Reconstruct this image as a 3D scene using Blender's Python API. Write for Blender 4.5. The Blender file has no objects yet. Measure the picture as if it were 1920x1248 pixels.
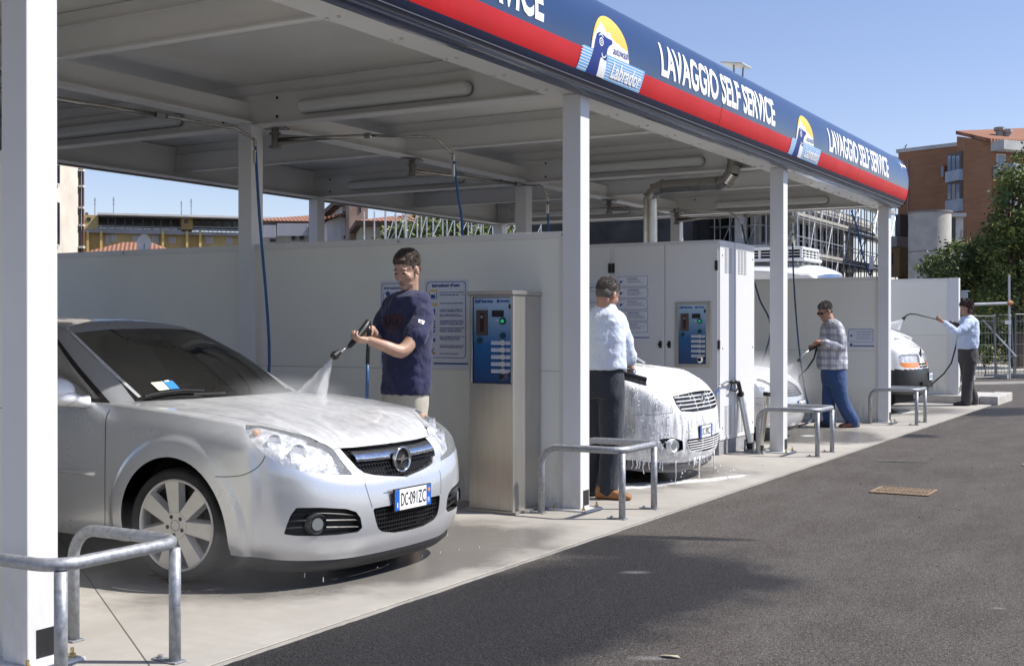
import bpy, bmesh, math, random
import numpy as np
from mathutils import Vector, Matrix, noise
from mathutils.bvhtree import BVHTree
R_ = math.radians
sc = bpy.context.scene
# ------------------------------------------------------------------ camera, world, sun, exposure
F_PX, YAW, PITCH, CAM_H = 2319.93, .5202, -.0041, 1.43
fw = Vector((-math.sin(YAW)*math.cos(PITCH), math.cos(YAW)*math.cos(PITCH), math.sin(PITCH)))
rt = Vector((math.cos(YAW), math.sin(YAW), 0)); up = rt.cross(fw)
camd = bpy.data.cameras.new('camera'); cam = bpy.data.objects.new('camera', camd)
sc.collection.objects.link(cam); sc.camera = cam
camd.sensor_width = 36; camd.lens = F_PX/1920*36; camd.clip_start = .05; camd.clip_end = 2000
cam.matrix_world = Matrix(((rt.x, up.x, -fw.x, 0), (rt.y, up.y, -fw.y, 0), (rt.z, up.z, -fw.z, CAM_H), (0, 0, 0, 1)))
SUN_AZ, SUN_EL = R_(28.8), R_(50)
world = bpy.data.worlds.new('World'); sc.world = world; world.use_nodes = True
wn = world.node_tree; bg = wn.nodes['Background']
sky = wn.nodes.new('ShaderNodeTexSky'); sky.sky_type = 'NISHITA'; sky.sun_disc = False
sky.sun_elevation = SUN_EL; sky.sun_rotation = R_(90)-SUN_AZ; sky.air_density = 1.0; sky.dust_density = .3; sky.ozone_density = 3.0; sky.altitude = 200
tint = wn.nodes.new('ShaderNodeMix'); tint.data_type = 'RGBA'; tint.blend_type = 'MULTIPLY'; tint.inputs[0].default_value = 1; tint.inputs[7].default_value = (1.12, .975, 1.03, 1)
wn.links.new(sky.outputs[0], tint.inputs[6]); wn.links.new(tint.outputs[2], bg.inputs[0]); bg.inputs[1].default_value = .112
sd = bpy.data.lights.new('sun', 'SUN'); sd.energy = 5.0; sd.angle = R_(.53); sd.color = (1, .955, .88)
sun = bpy.data.objects.new('sun', sd); sc.collection.objects.link(sun)
sdir = Vector((math.cos(SUN_EL)*math.cos(SUN_AZ), math.cos(SUN_EL)*math.sin(SUN_AZ), math.sin(SUN_EL)))
sun.rotation_euler = sdir.to_track_quat('Z', 'Y').to_euler(); sun.location = (6, 4, 12)
sc.view_settings.view_transform = 'Standard'; sc.view_settings.look = 'None'
sc.view_settings.exposure = 0.42; sc.view_settings.gamma = 1
sc.cycles.use_denoising = True; sc.cycles.max_bounces = 10; sc.cycles.transparent_max_bounces = 16
sc.cycles.sample_clamp_indirect = 6; sc.cycles.volume_bounces = 3; sc.cycles.volume_step_rate = 2

# ------------------------------------------------------------------ survey helpers: photo pixel (1920 wide) -> world point at a known plane
CO = Vector((0, 0, CAM_H))
def ray(u, v): return fw + rt*((u-960)/F_PX) - up*((v-624)/F_PX)
def G(u, v, z=0): d = ray(u, v); return CO + d*((z-CAM_H)/d.z)
def onX(u, v, X): d = ray(u, v); return CO + d*(X/d.x)
def onY(u, v, Y): d = ray(u, v); return CO + d*(Y/d.y)
def W(u, v, dep): return CO + ray(u, v)*dep

# ------------------------------------------------------------------ mesh building
class MB:
    def __init__(s): s.v = []; s.f = []; s.m = []; s.mi = 0
    def add(s, vs, fs):
        n = len(s.v); s.v += [Vector(p) for p in vs]; s.f += [tuple(i+n for i in f) for f in fs]; s.m += [s.mi]*len(fs); return s
    def box(s, x0, x1, y0, y1, z0, z1):
        x0, x1 = sorted((x0, x1)); y0, y1 = sorted((y0, y1)); z0, z1 = sorted((z0, z1))
        return s.add([(x0,y0,z0),(x1,y0,z0),(x1,y1,z0),(x0,y1,z0),(x0,y0,z1),(x1,y0,z1),(x1,y1,z1),(x0,y1,z1)],
                     [(0,3,2,1),(4,5,6,7),(0,1,5,4),(1,2,6,5),(2,3,7,6),(3,0,4,7)])
    def obox(s, c, a, b, d):
        c, a, b, d = map(Vector, (c, a, b, d))
        vs = [c-a-b-d, c+a-b-d, c+a+b-d, c-a+b-d, c-a-b+d, c+a-b+d, c+a+b+d, c-a+b+d]
        return s.add(vs, [(0,3,2,1),(4,5,6,7),(0,1,5,4),(1,2,6,5),(2,3,7,6),(3,0,4,7)])
    def cyl(s, p, q, r, r2=None, n=14, caps=True):
        p, q = Vector(p), Vector(q); r2 = r if r2 is None else r2
        d = (q-p).normalized(); a = d.orthogonal().normalized(); b = d.cross(a)
        vs = [p+(a*math.cos(t)+b*math.sin(t))*r for t in [2*math.pi*i/n for i in range(n)]] + [q+(a*math.cos(t)+b*math.sin(t))*r2 for t in [2*math.pi*i/n for i in range(n)]]
        fs = [(i, (i+1) % n, n+(i+1) % n, n+i) for i in range(n)]
        if caps: fs += [tuple(range(n-1, -1, -1)), tuple(range(n, 2*n))]
        return s.add(vs, fs)
    def tube(s, pts, r, n=10, caps=True):
        pts = [Vector(p) for p in pts]; rr = r if isinstance(r, (list, tuple)) else [r]*len(pts)
        t0 = (pts[1]-pts[0]).normalized(); a = t0.orthogonal().normalized(); vs = []; fs = []
        for i, p in enumerate(pts):
            t = (pts[min(i+1, len(pts)-1)]-pts[max(i-1, 0)]).normalized()
            a = (a-t*a.dot(t)).normalized(); b = t.cross(a)
            vs += [p+(a*math.cos(w)+b*math.sin(w))*rr[i] for w in [2*math.pi*k/n for k in range(n)]]
        for i in range(len(pts)-1):
            fs += [(i*n+k, i*n+(k+1) % n, (i+1)*n+(k+1) % n, (i+1)*n+k) for k in range(n)]
        if caps: fs += [tuple(range(n-1, -1, -1)), tuple(range((len(pts)-1)*n, len(pts)*n))]
        return s.add(vs, fs)
    def prism(s, poly, ext):
        poly = [Vector(p) for p in poly]; e = Vector(ext); n = len(poly)
        return s.add(poly+[p+e for p in poly], [tuple(range(n-1, -1, -1)), tuple(range(n, 2*n))]+[(i, (i+1) % n, n+(i+1) % n, n+i) for i in range(n)])
    def poly(s, pts): return s.add(pts, [tuple(range(len(pts)))])
    def grid(s, P, closed=False):
        n = len(P[0]); vs = [p for row in P for p in row]; fs = []
        for i in range(len(P)-1):
            for k in range(n if closed else n-1): fs.append((i*n+k, i*n+(k+1) % n, (i+1)*n+(k+1) % n, (i+1)*n+k))
        return s.add(vs, fs)
    def ell(s, c, r, rot=None, nu=16, nv=10):
        c = Vector(c); r = r if isinstance(r, (tuple, list)) else (r, r, r); vs = []; fs = []
        for i in range(nv+1):
            th = math.pi*i/nv
            for k in range(nu):
                ph = 2*math.pi*k/nu; p = Vector((r[0]*math.sin(th)*math.cos(ph), r[1]*math.sin(th)*math.sin(ph), r[2]*math.cos(th)))
                vs.append(c+(rot @ p if rot else p))
        for i in range(nv):
            for k in range(nu): fs.append((i*nu+k, (i+1)*nu+k, (i+1)*nu+(k+1) % nu, i*nu+(k+1) % nu))
        return s.add(vs, fs)
    def disc(s, c, nrm, r, n=20):
        c = Vector(c); d = Vector(nrm).normalized(); a = d.orthogonal().normalized(); b = d.cross(a)
        return s.add([c+(a*math.cos(t)+b*math.sin(t))*r for t in [2*math.pi*i/n for i in range(n)]], [tuple(range(n))])

def finish(o, smooth, bevel, seg=2):
    if smooth:
        for p in o.data.polygons: p.use_smooth = True
    if bevel:
        m = o.modifiers.new('bevel', 'BEVEL'); m.width = bevel; m.segments = seg; m.limit_method = 'ANGLE'; m.angle_limit = R_(35)
def part(name, mb, mats, parent=None, smooth=False, bevel=0, world=True, label=None, fixn=False, autos=None):
    """one mesh object; coordinates are world ones when world=True (the parent is unrotated)"""
    me = bpy.data.meshes.new(name)
    org = Vector((0, 0, 0))
    if parent is not None and world:
        q = parent
        while q is not None: org = org+q.location; q = q.parent
    me.from_pydata([tuple(p-org) for p in mb.v], [], mb.f)
    mats = mats if isinstance(mats, (list, tuple)) else [mats]
    for m in mats: me.materials.append(m)
    if len(mats) > 1: me.polygons.foreach_set('material_index', mb.m)
    if fixn:
        bm = bmesh.new(); bm.from_mesh(me); bmesh.ops.remove_doubles(bm, verts=bm.verts, dist=1e-5); bmesh.ops.recalc_face_normals(bm, faces=bm.faces); bm.to_mesh(me); bm.free()
    me.update()
    o = bpy.data.objects.new(name, me); sc.collection.objects.link(o)
    if parent is not None: o.parent = parent
    if autos is not None:
        for p in me.polygons: p.use_smooth = True
        try: me.set_sharp_from_angle(angle=R_(autos))
        except Exception: pass
    finish(o, smooth, bevel)
    if label: o['label'] = label
    return o
def islands(mb, tol=None):
    par = list(range(len(mb.v)))
    def fd(i):
        while par[i] != i: par[i] = par[par[i]]; i = par[i]
        return i
    for f in mb.f:
        for k in f[1:]: par[fd(k)] = fd(f[0])
    out = {}
    for f, mi in zip(mb.f, mb.m): out.setdefault(fd(f[0]), []).append((f, mi))
    res = []
    for fs in out.values():
        idx = {}; m = MB()
        for f, mi in fs:
            for k in f:
                if k not in idx: idx[k] = len(m.v); m.v.append(mb.v[k])
            m.f.append(tuple(idx[k] for k in f)); m.m.append(mi)
        res.append(m)
    return res
def parts(name, mb, mats, parent, **kw):
    return [part(name, m, mats, parent, **kw) for m in islands(mb)]
def tag(o, label=None, cat=None, group=None, kind=None):
    if label: o['label'] = label
    if cat: o['category'] = cat
    if group: o['group'] = group
    if kind: o['kind'] = kind
    return o
def thing(name, label, cat, loc=(0, 0, 0), rz=0, group=None):
    o = bpy.data.objects.new(name, None); sc.collection.objects.link(o); o.empty_display_size = .2
    o.location = loc; o.rotation_euler = (0, 0, rz); return tag(o, label, cat, group)
def kids(o): return [c for c in bpy.data.objects if c.parent == o]
def copy_tree(o, parent=None, loc=None, rz=None, label=None, group=None):
    c = o.copy(); sc.collection.objects.link(c); c.parent = parent
    if loc is not None: c.location = loc
    if rz is not None: c.rotation_euler = (0, 0, rz)
    if label: c['label'] = label
    if group: c['group'] = group
    for ch in kids(o): copy_tree(ch, c)
    return c

# ------------------------------------------------------------------ materials
def lin(c): return tuple(((x/255)/12.92 if x/255 < .04045 else ((x/255+.055)/1.055)**2.4) for x in c)
MATS = {}
def mat(name, col, rough=.5, metal=0, noise_s=None, noise_a=.15, bump=0, bump_s=None, coat=0, spec=.5, alpha=1, trans=0, ior=1.45, col2=None, dist=0.02, sheen=0):
    if name in MATS: return MATS[name]
    m = bpy.data.materials.new(name); m.use_nodes = True; nt = m.node_tree; b = nt.nodes['Principled BSDF']
    b.inputs['Base Color'].default_value = (*col, 1); b.inputs['Roughness'].default_value = rough; b.inputs['Metallic'].default_value = metal
    b.inputs['Coat Weight'].default_value = coat; b.inputs['Coat Roughness'].default_value = .03; b.inputs['Specular IOR Level'].default_value = spec
    b.inputs['Alpha'].default_value = alpha; b.inputs['Transmission Weight'].default_value = trans; b.inputs['IOR'].default_value = ior
    b.inputs['Sheen Weight'].default_value = sheen
    if noise_s or bump:
        tc = nt.nodes.new('ShaderNodeTexCoord'); no = nt.nodes.new('ShaderNodeTexNoise'); no.inputs['Scale'].default_value = noise_s or 20
        no.inputs['Detail'].default_value = 6; no.inputs['Roughness'].default_value = .6
        nt.links.new(tc.outputs['Object'], no.inputs['Vector'])
        if noise_s:
            mx = nt.nodes.new('ShaderNodeMix'); mx.data_type = 'RGBA'
            c2 = col2 if col2 else tuple(max(0, x*(1-noise_a)) for x in col); c1 = col if col2 else tuple(min(1, x*(1+noise_a)) for x in col)
            mx.inputs[6].default_value = (*c1, 1); mx.inputs[7].default_value = (*c2, 1)
            rp = nt.nodes.new('ShaderNodeMapRange'); rp.inputs[1].default_value = .3; rp.inputs[2].default_value = .7
            nt.links.new(no.outputs[0], rp.inputs[0]); nt.links.new(rp.outputs[0], mx.inputs[0]); nt.links.new(mx.outputs[2], b.inputs['Base Color'])
            rr = nt.nodes.new('ShaderNodeMapRange'); rr.inputs[3].default_value = rough*.8; rr.inputs[4].default_value = min(1, rough*1.2)
            nt.links.new(no.outputs[0], rr.inputs[0]); nt.links.new(rr.outputs[0], b.inputs['Roughness'])
        if bump:
            n2 = nt.nodes.new('ShaderNodeTexNoise'); n2.inputs['Scale'].default_value = bump_s or 40; n2.inputs['Detail'].default_value = 5
            nt.links.new(tc.outputs['Object'], n2.inputs['Vector'])
            bp = nt.nodes.new('ShaderNodeBump'); bp.inputs['Strength'].default_value = bump; bp.inputs['Distance'].default_value = dist
            nt.links.new(n2.outputs[0], bp.inputs['Height']); nt.links.new(bp.outputs[0], b.inputs['Normal'])
    MATS[name] = m; return m
class NT:
    """small node-graph helper"""
    def __init__(s, name):
        s.m = bpy.data.materials.new(name); s.m.use_nodes = True; s.t = s.m.node_tree; s.b = s.t.nodes['Principled BSDF']
        s.tc = s.t.nodes.new('ShaderNodeTexCoord'); MATS[name] = s.m
    def link(s, a, b): s.t.links.new(a, b); return s
    def setv(s, sock, v):
        if hasattr(v, 'is_output') or isinstance(v, bpy.types.NodeSocket): s.t.links.new(v, sock)
        elif isinstance(v, tuple) and len(v) == 3 and sock.type == 'RGBA': sock.default_value = (*v, 1)
        else: sock.default_value = v
    def noise(s, scale, detail=5, rough=.55, vec=None, dist=0, stretch=None):
        n = s.t.nodes.new('ShaderNodeTexNoise'); n.inputs['Scale'].default_value = scale; n.inputs['Detail'].default_value = detail
        n.inputs['Roughness'].default_value = rough; n.inputs['Distortion'].default_value = dist
        v = vec or s.tc.outputs['Object']
        if stretch:
            mp = s.t.nodes.new('ShaderNodeMapping'); mp.inputs['Scale'].default_value = stretch; s.t.links.new(v, mp.inputs[0]); v = mp.outputs[0]
        s.t.links.new(v, n.inputs['Vector']); return n.outputs[0]
    def rng(s, x, a, b, c=0., d=1., smooth=False):
        n = s.t.nodes.new('ShaderNodeMapRange'); s.setv(n.inputs[0], x)
        if smooth: n.interpolation_type = 'SMOOTHSTEP'
        for i, k in zip((1, 2, 3, 4), (a, b, c, d)): s.setv(n.inputs[i], k)
        return n.outputs[0]
    def mix(s, f, a, b):
        n = s.t.nodes.new('ShaderNodeMix'); n.data_type = 'RGBA'; s.setv(n.inputs[0], f); s.setv(n.inputs[6], a); s.setv(n.inputs[7], b); return n.outputs[2]
    def math(s, op, a, b=0., c=0.):
        n = s.t.nodes.new('ShaderNodeMath'); n.operation = op; s.setv(n.inputs[0], a); s.setv(n.inputs[1], b); s.setv(n.inputs[2], c); return n.outputs[0]
    def xyz(s, out='Object'):
        n = s.t.nodes.new('ShaderNodeSeparateXYZ'); s.t.links.new(s.tc.outputs[out], n.inputs[0]); return n.outputs
    def bump(s, h, st=.3, dist=.01):
        n = s.t.nodes.new('ShaderNodeBump'); n.inputs['Strength'].default_value = st; n.inputs['Distance'].default_value = dist
        s.t.links.new(h, n.inputs['Height']); s.t.links.new(n.outputs[0], s.b.inputs['Normal']); return s
    def set(s, **k):
        for a, v in k.items(): s.setv(s.b.inputs[a.replace('_', ' ')], v)
        return s

# text as flat triangles in (x, y), lower-left at 0, height of capitals = h, width stretched to w
def text2d(txt, h=None, w=None, bold=0., shear=0., align=0):
    cu = bpy.data.curves.new('t', 'FONT'); cu.body = txt; cu.size = 1; cu.offset = bold; cu.shear = shear; cu.resolution_u = 3
    cu.fill_mode = 'BOTH'; o = bpy.data.objects.new('t', cu); sc.collection.objects.link(o)
    dg = bpy.context.evaluated_depsgraph_get(); me = o.evaluated_get(dg).to_mesh()
    v = np.array([tuple(p.co)[:2] for p in me.vertices]) if len(me.vertices) else np.zeros((0, 2)); f = [tuple(p.vertices) for p in me.polygons]
    o.evaluated_get(dg).to_mesh_clear(); bpy.data.objects.remove(o); bpy.data.curves.remove(cu)
    if not len(v): return v, f
    v = v-v.min(0)
    s = v.max(0); sy = (h/s[1]) if h else 1; sx = (w/s[0]) if w else sy
    v = v*np.array([sx, sy]); return v, f
def put_text(mb, txt, o, ex, ey, h, w=None, bold=0., shear=0., center=False):
    v, f = text2d(txt, h, w, bold, shear); o, ex, ey = Vector(o), Vector(ex), Vector(ey)
    if not len(v): return
    if center: o = o-ex*(v[:, 0].max()/2)
    mb.add([o+ex*float(a)+ey*float(b) for a, b in v], f)
# ------------------------------------------------------------------ surface materials
def add_blobs(n, lst, wob=.25, nscale=1.2):
    """mask = soft ellipses (x, y, rx, ry, deg, soft) with a ragged outline, in metres on the ground"""
    tot = None; w = n.noise(nscale, 6, .65)
    for (x, y, rx, ry, a, soft) in lst:
        mp = n.t.nodes.new('ShaderNodeMapping'); mp.vector_type = 'TEXTURE'
        mp.inputs['Location'].default_value = (x, y, 0); mp.inputs['Rotation'].default_value = (0, 0, R_(a)); mp.inputs['Scale'].default_value = (rx, ry, 1e4)
        n.t.links.new(n.tc.outputs['Object'], mp.inputs[0])
        vl = n.t.nodes.new('ShaderNodeVectorMath'); vl.operation = 'LENGTH'; n.t.links.new(mp.outputs[0], vl.inputs[0])
        d = n.math('ADD', vl.outputs['Value'], n.math('MULTIPLY', n.math('SUBTRACT', w, .5), wob*4))
        m = n.rng(d, 1+soft, 1-soft, 0, 1, True)
        tot = m if tot is None else n.math('MAXIMUM', tot, m)
    return tot
def asphalt():
    n = NT('asphalt'); big = n.noise(.35, 5, .6); mid = n.noise(3, 6, .7, stretch=(1, .35, 1)); fine = n.noise(70, 3, .8); grit = n.noise(210, 2, .5)
    base = n.mix(n.rng(big, .35, .68), (.082, .069, .061), (.126, .110, .098))
    base = n.mix(n.rng(mid, .42, .66, 0, .75), base, (.150, .138, .128))
    base = n.mix(n.rng(n.noise(26, 4, .75), .38, .62, .25, 0), base, (.03, .028, .027)); base = n.mix(n.rng(fine, .40, .58, 0, 1), n.mix(.72, base, (.012, .012, .012)), base)
    base = n.mix(n.rng(grit, .58, .66, 0, .9), base, (.27, .255, .235))
    wet = add_blobs(n, [(-3.05, 5.5, .80, 2.1, -5, .26), (-2.85, 6.65, .62, .85, 30, .32), (-2.45, 6.75, .45, .30, 10, .4), (-3.2, 3.9, .9, 1.3, 0, .2), (-3.25, 7.93, .5, .075, 20, .35),
                        (-3.5, 7.4, .5, .45, 0, .3), (-3.55, 17.0, .35, .3, 0, .4), (-3.3, 22.6, .75, 1.4, -20, .3), (-3.0, 13.6, .28, .05, 20, .5)], .22, 2.3)
    base = n.mix(n.math('MULTIPLY', wet, .88), base, n.mix(n.rng(grit, .58, .70), n.mix(n.rng(fine, .42, .58), (.006, .006, .008), (.021, .021, .025)), (.085, .085, .09)))
    soap = add_blobs(n, [(-3.0, 6.7, .07, .035, 30, .8), (-.99, 6.77, .035, .02, 30, .5), (-2.15, 5.0, .08, .03, 30, .8)], .12, 9)
    base = n.mix(n.math('MULTIPLY', soap, .30), base, (.36, .36, .36))
    hgt = n.math('ADD', n.math('MULTIPLY', fine, 1.), n.math('MULTIPLY', grit, .35))
    n.bump(hgt, 1., .009)
    n.set(Base_Color=base, Roughness=n.rng(wet, 0, 1, .9, .55), Specular_IOR_Level=n.rng(wet, 0, 1, .22, .12)); return n.m
def concrete():
    n = NT('concrete'); big = n.noise(.8, 6, .62, stretch=(1, .6, 1)); fine = n.noise(55, 4, .7); streak = n.noise(5, 5, .6, stretch=(.35, 1.6, 1))
    base = n.mix(n.rng(big, .33, .68), (.29, .272, .245), (.45, .427, .39)); base = n.mix(n.rng(streak, .42, .62, 0, .65), base, (.33, .31, .28))
    base = n.mix(n.rng(fine, .5, .8, 0, .3), base, (.26, .25, .23))
    wet = add_blobs(n, [(-4.75, 6.3, .95, 1.6, -8, .25), (-5.6, 11.1, 1.5, 1.6, 0, .25), (-5.5, 16.3, 1.5, 1.7, 0, .25), (-5.6, 22., 1.7, 1.6, 0, .3), (-4.25, 16.2, .5, .9, 10, .25), (-4.2, 7.25, .3, .7, 0, .4), (-4.05, 6.1, .2, .5, 10, .4)], .28, 1.6)
    base = n.mix(n.math('MULTIPLY', wet, .74), base, (.15, .14, .13))
    foam = add_blobs(n, [(-4.62, 10.25, .16, .5, -24, .35), (-4.36, 10.75, .10, .55, -28, .4), (-4.1, 11.3, .05, .3, -20, .5), (-4.75, 16.2, .08, .12, 0, .5), (-4.6, 21.6, .15, .5, -10, .6)], .45, 6)
    bub = n.noise(60, 3, .7)
    base = n.mix(n.math('MULTIPLY', foam, n.rng(bub, .35, .55, .45, 1)), base, (.86, .87, .88))
    stain = n.noise(14, 4, .6); base = n.mix(n.rng(stain, .70, .76, 0, .45), base, (.17, .16, .15))
    n.bump(fine, .25, .004); n.set(Base_Color=base, Roughness=n.rng(wet, 0, 1, .82, .2)); return n.m
def galv():
    n = NT('galvanised steel'); a = n.noise(34, 4, .7); b = n.noise(9, 3, .6)
    v = n.t.nodes.new('ShaderNodeTexVoronoi'); v.inputs['Scale'].default_value = 60; n.t.links.new(n.tc.outputs['Object'], v.inputs['Vector'])
    base = n.mix(n.rng(a, .35, .7), (.23, .24, .26), (.42, .435, .46)); base = n.mix(n.rng(v.outputs['Color'], .2, .9, 0, .4), base, (.40, .42, .45))
    base = n.mix(n.rng(b, .62, .75, 0, .5), base, (.56, .56, .58))
    n.bump(a, .25, .002); n.set(Base_Color=base, Metallic=.55, Roughness=n.rng(a, .3, .7, .42, .62)); return n.m
def steel():
    n = NT('brushed steel'); a = n.noise(5, 5, .6, stretch=(14, 14, .5)); b = n.noise(1.6, 4, .6); d = n.noise(7, 6, .75, stretch=(6, 6, .7)); z = n.xyz()[2]
    base = n.mix(n.rng(a, .3, .7), (.52, .50, .465), (.58, .56, .525)); base = n.mix(n.rng(b, .45, .75, 0, .5), base, (.42, .385, .34))
    drip = n.math('MULTIPLY', n.rng(d, .6, .72), n.rng(z, .35, .1, 0, .6)); base = n.mix(drip, base, (.16, .14, .12))
    n.bump(n.noise(40, 3, .6, stretch=(8, 8, .3)), .06, .002)
    n.set(Base_Color=base, Metallic=.85, Roughness=n.rng(b, .3, .7, .30, .44)); return n.m
def roofpanel():
    n = NT('ribbed roof panel'); x = n.xyz()[1]; w = n.math('SINE', n.math('MULTIPLY', x, 105.)); big = n.noise(1.3, 4, .6)
    n.bump(w, .22, .004); n.set(Base_Color=n.mix(n.rng(big, .3, .7), (.70, .68, .63), (.78, .76, .71)), Roughness=.4, Specular_IOR_Level=.5); return n.m
def white_metal(name, c, d=.08, rough=.38, grime=0):
    n = NT(name); a = n.noise(1.1, 5, .6); s = n.noise(16, 5, .7, stretch=(3, 3, .25)); c2 = tuple(x*(1-d) for x in c)
    base = n.mix(n.rng(a, .3, .7), c, c2); base = n.mix(n.rng(s, .62, .8, 0, .35), base, tuple(x*.72 for x in c))
    if grime: base = n.mix(n.math('MULTIPLY', n.rng(n.noise(6, 6, .7, stretch=(1, 1, .35)), .42, .68), n.rng(n.xyz()[2], .55, .02, 0, grime)), base, (.24, .215, .175))
    n.bump(n.noise(2.2, 3, .5), .05, .01); n.set(Base_Color=base, Roughness=n.rng(a, .3, .7, rough*.85, rough*1.15)); return n.m
M_ASPH = asphalt(); M_CONC = concrete(); M_GALV = galv(); M_STEEL = steel(); M_ROOF = roofpanel()
M_WHITE = white_metal('white painted steel', (.70, .705, .71), grime=.45); M_BEAM = white_metal('grey white painted beam', (.74, .73, .70), .1, .42)
M_WALL = white_metal('pale wall panel', (.81, .80, .72), .07, .45, .8); M_CAB = white_metal('cabinet paint', (.66, .665, .68), .05, .4)
M_BLUE = mat('blue glossy fascia', (.011, .040, .125), .28, coat=.35, noise_s=1.2, noise_a=.12); M_RED = mat('red fascia band', (.55, .008, .012), .42, coat=.0, noise_s=2, noise_a=.08)
M_BLUE_SHADE = mat('shaded blue fascia', (.010, .020, .062), .25, coat=.4); M_LETT = mat('white lettering', (.86, .87, .88), .35)
M_BLACK = mat('black plastic', (.015, .015, .016), .45, noise_s=30, noise_a=.3); M_DARK = mat('dark gap', (.008, .008, .008), .9)
M_RUB = mat('rubber', (.02, .02, .021), .75, noise_s=12, noise_a=.35, bump=.2); M_CHROME = mat('chrome', (.75, .76, .78), .08, 1)
M_BLUEHOSE = mat('blue hose', (.02, .085, .24), .4); M_BRASS = mat('brass bolt', (.42, .33, .16), .4, .8, noise_s=60, noise_a=.4)
M_PRINT = mat('blue print', (.03, .07, .27), .5); M_BOARD = mat('white printed board', (.66, .68, .74), .4, noise_s=3, noise_a=.03)
M_YEL = mat('yellow print', (.75, .52, .10), .5); M_LBLUE = mat('light blue print', (.16, .42, .78), .45); M_LAMPB = mat('lamp body', (.25, .25, .25), .5)

# ------------------------------------------------------------------ ground, slab
XE, Y2, BAY = -3.70, 8.643, 5.16
PX0, PX1 = -4.495, -4.335                       # front posts
LINES = [Y2-2*BAY, Y2-BAY, Y2, Y2+BAY, Y2+2*BAY]  # first line is an unseen extra bay, added to block light
m = MB(); m.poly([(-900, -300, -.012), (900, -300, -.012), (900, 1500, -.012), (-900, 1500, -.012)])
tag(part('asphalt_ground', m, M_ASPH), kind='structure')
def ragged_slab():
    rnd = random.Random(4); m = MB(); ys = []; y = -6.
    while y < 24.4: ys.append(y); y += .045
    ys.append(24.4)
    xs = [XE+.010*noise.noise(Vector((0, y*3.1, 0)))+.007*noise.noise(Vector((3, y*17, 0))) for y in ys]
    top = [Vector((x, y, 0)) for x, y in zip(xs, ys)]
    back = [Vector((-15, y, 0)) for y in ys]; low = [Vector((x+.006, y, -.10)) for x, y in zip(xs, ys)]
    m.grid([back, top, low]); return part('concrete_slab', m, M_CONC)
tag(ragged_slab(), kind='structure')
m = MB()
def strip(m, pts, w, z):
    pts = [Vector((p[0], p[1], z)) for p in pts]; L = []; Rr = []
    for i, p in enumerate(pts):
        t = (pts[min(i+1, len(pts)-1)]-pts[max(0, i-1)]).normalized(); nn = Vector((-t.y, t.x, 0)); L.append(p+nn*w/2); Rr.append(p-nn*w/2)
    m.grid([L, Rr])
for k in range(-1, 4):
    strip(m, [(-3.70, 3.62), (-5.35, 4.745), (-8.0, 6.55)] if k == 0 else [(-3.70, 3.63+k*BAY+.3), (-5.2, 3.66+k*BAY+.3)], .0035, .003)
tag(part('slab_joint', m, mat('dirt in joint', (.10, .09, .08), .9)), kind='structure')
m = MB(); strip(m, [(XE-.012, y, 0) for y in np.arange(-2, 24.4, .3)], .014, .0035)
tag(part('slab_edge_strip', m, mat('pale slab edge', (.44, .415, .37), .8, noise_s=30, noise_a=.2)), kind='structure')
m = MB(); m.box(-15, -3.93, 24.45, 26.1, -.05, .15); m.box(-3.925, -3.60, 24.50, 26.35, -.05, .15)
tag(part('kerb', m, mat('kerb concrete', (.46, .44, .41), .85, noise_s=6, noise_a=.18, bump=.3), bevel=.012), kind='structure')

# ------------------------------------------------------------------ canopy
CAN = thing('car_wash_canopy', 'long white steel canopy with blue and red lettered fascia over the wash bays', 'canopy', (-7.8, 8.7, 0))
def post(x0, y0, ztop, hole=True):
    m = MB(); m.box(x0, x0+.16, y0, y0+.16, .012, ztop); p = part('post', m, M_WHITE, CAN, bevel=.006)
    m = MB(); m.box(x0-.09, x0+.25, y0-.07, y0+.23, .0, .014); part('base_plate', m, M_WHITE, p, bevel=.003)
    for bx, by in ((x0+.205, y0-.035), (x0+.205, y0+.195), (x0-.045, y0-.035)):
        m = MB(); m.cyl((bx, by, .012), (bx, by, .03), .016, n=6); m.cyl((bx, by, .03), (bx, by, .055), .008, n=8); part('anchor_bolt', m, M_BRASS, p)
    if hole:
        m = MB(); m.box(x0+.158, x0+.1625, y0+.045, y0+.145, .035, .155); part('drain_opening', m, M_BLACK, p)
for y in LINES:
    post(PX0, y, 3.26); post(-7.86, y, 3.31, False); post(-11.23, y, 3.28, False)
YS, YE = -1.9, 19.25
def ibeam_x(y, z0, z1, w, x0=-11.2, x1=-4.36, name='cross_beam'):     # along X
    m = MB(); m.box(x0, x1, y-.011, y+.011, z0+.012, z1); m.box(x0+.003, x1-.003, y-w/2, y+w/2, z0, z0+.014)
    m.box(x0+.001, x1-.001, y-.035, y-.0112, z1-.105, z1-.10); return part(name, m, M_BEAM, CAN)
def ibeam_y(x, z0, z1, w, y0, y1, name='long_beam'):
    m = MB(); m.box(x-.012, x+.012, y0, y1, z0+.012, z1); m.box(x-w/2, x+w/2, y0+.002, y1-.002, z0, z0+.015); return part(name, m, M_BEAM, CAN)
for y in LINES:
    ibeam_x(y+.08, 3.275, 3.665, .15)
    m = MB()
    for x in (-4.62, -7.45, -8.1, -10.9):
        for z in (3.35, 3.52): m.cyl((x, y+.0675, z), (x, y+.058, z), .012, n=8)
    parts('bolt', m, M_DARK, CAN)
for k in range(4): ibeam_x(LINES[k]+BAY/2+.0, 3.345, 3.664, .07, name='purlin')
ibeam_y(-7.78, 3.30, 3.50, .18, YS+.1, YE-.2); 
m = MB(); m.box(-4.62, -4.30, YS+.05, YE-.03, 3.262, 3.274); m.box(-4.62, -4.605, YS+.05, YE-.03, 3.2745, 3.55); m.box(-4.36, -4.348, YS+.05, YE-.03, 3.2745, 3.66); FB_ = m
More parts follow.
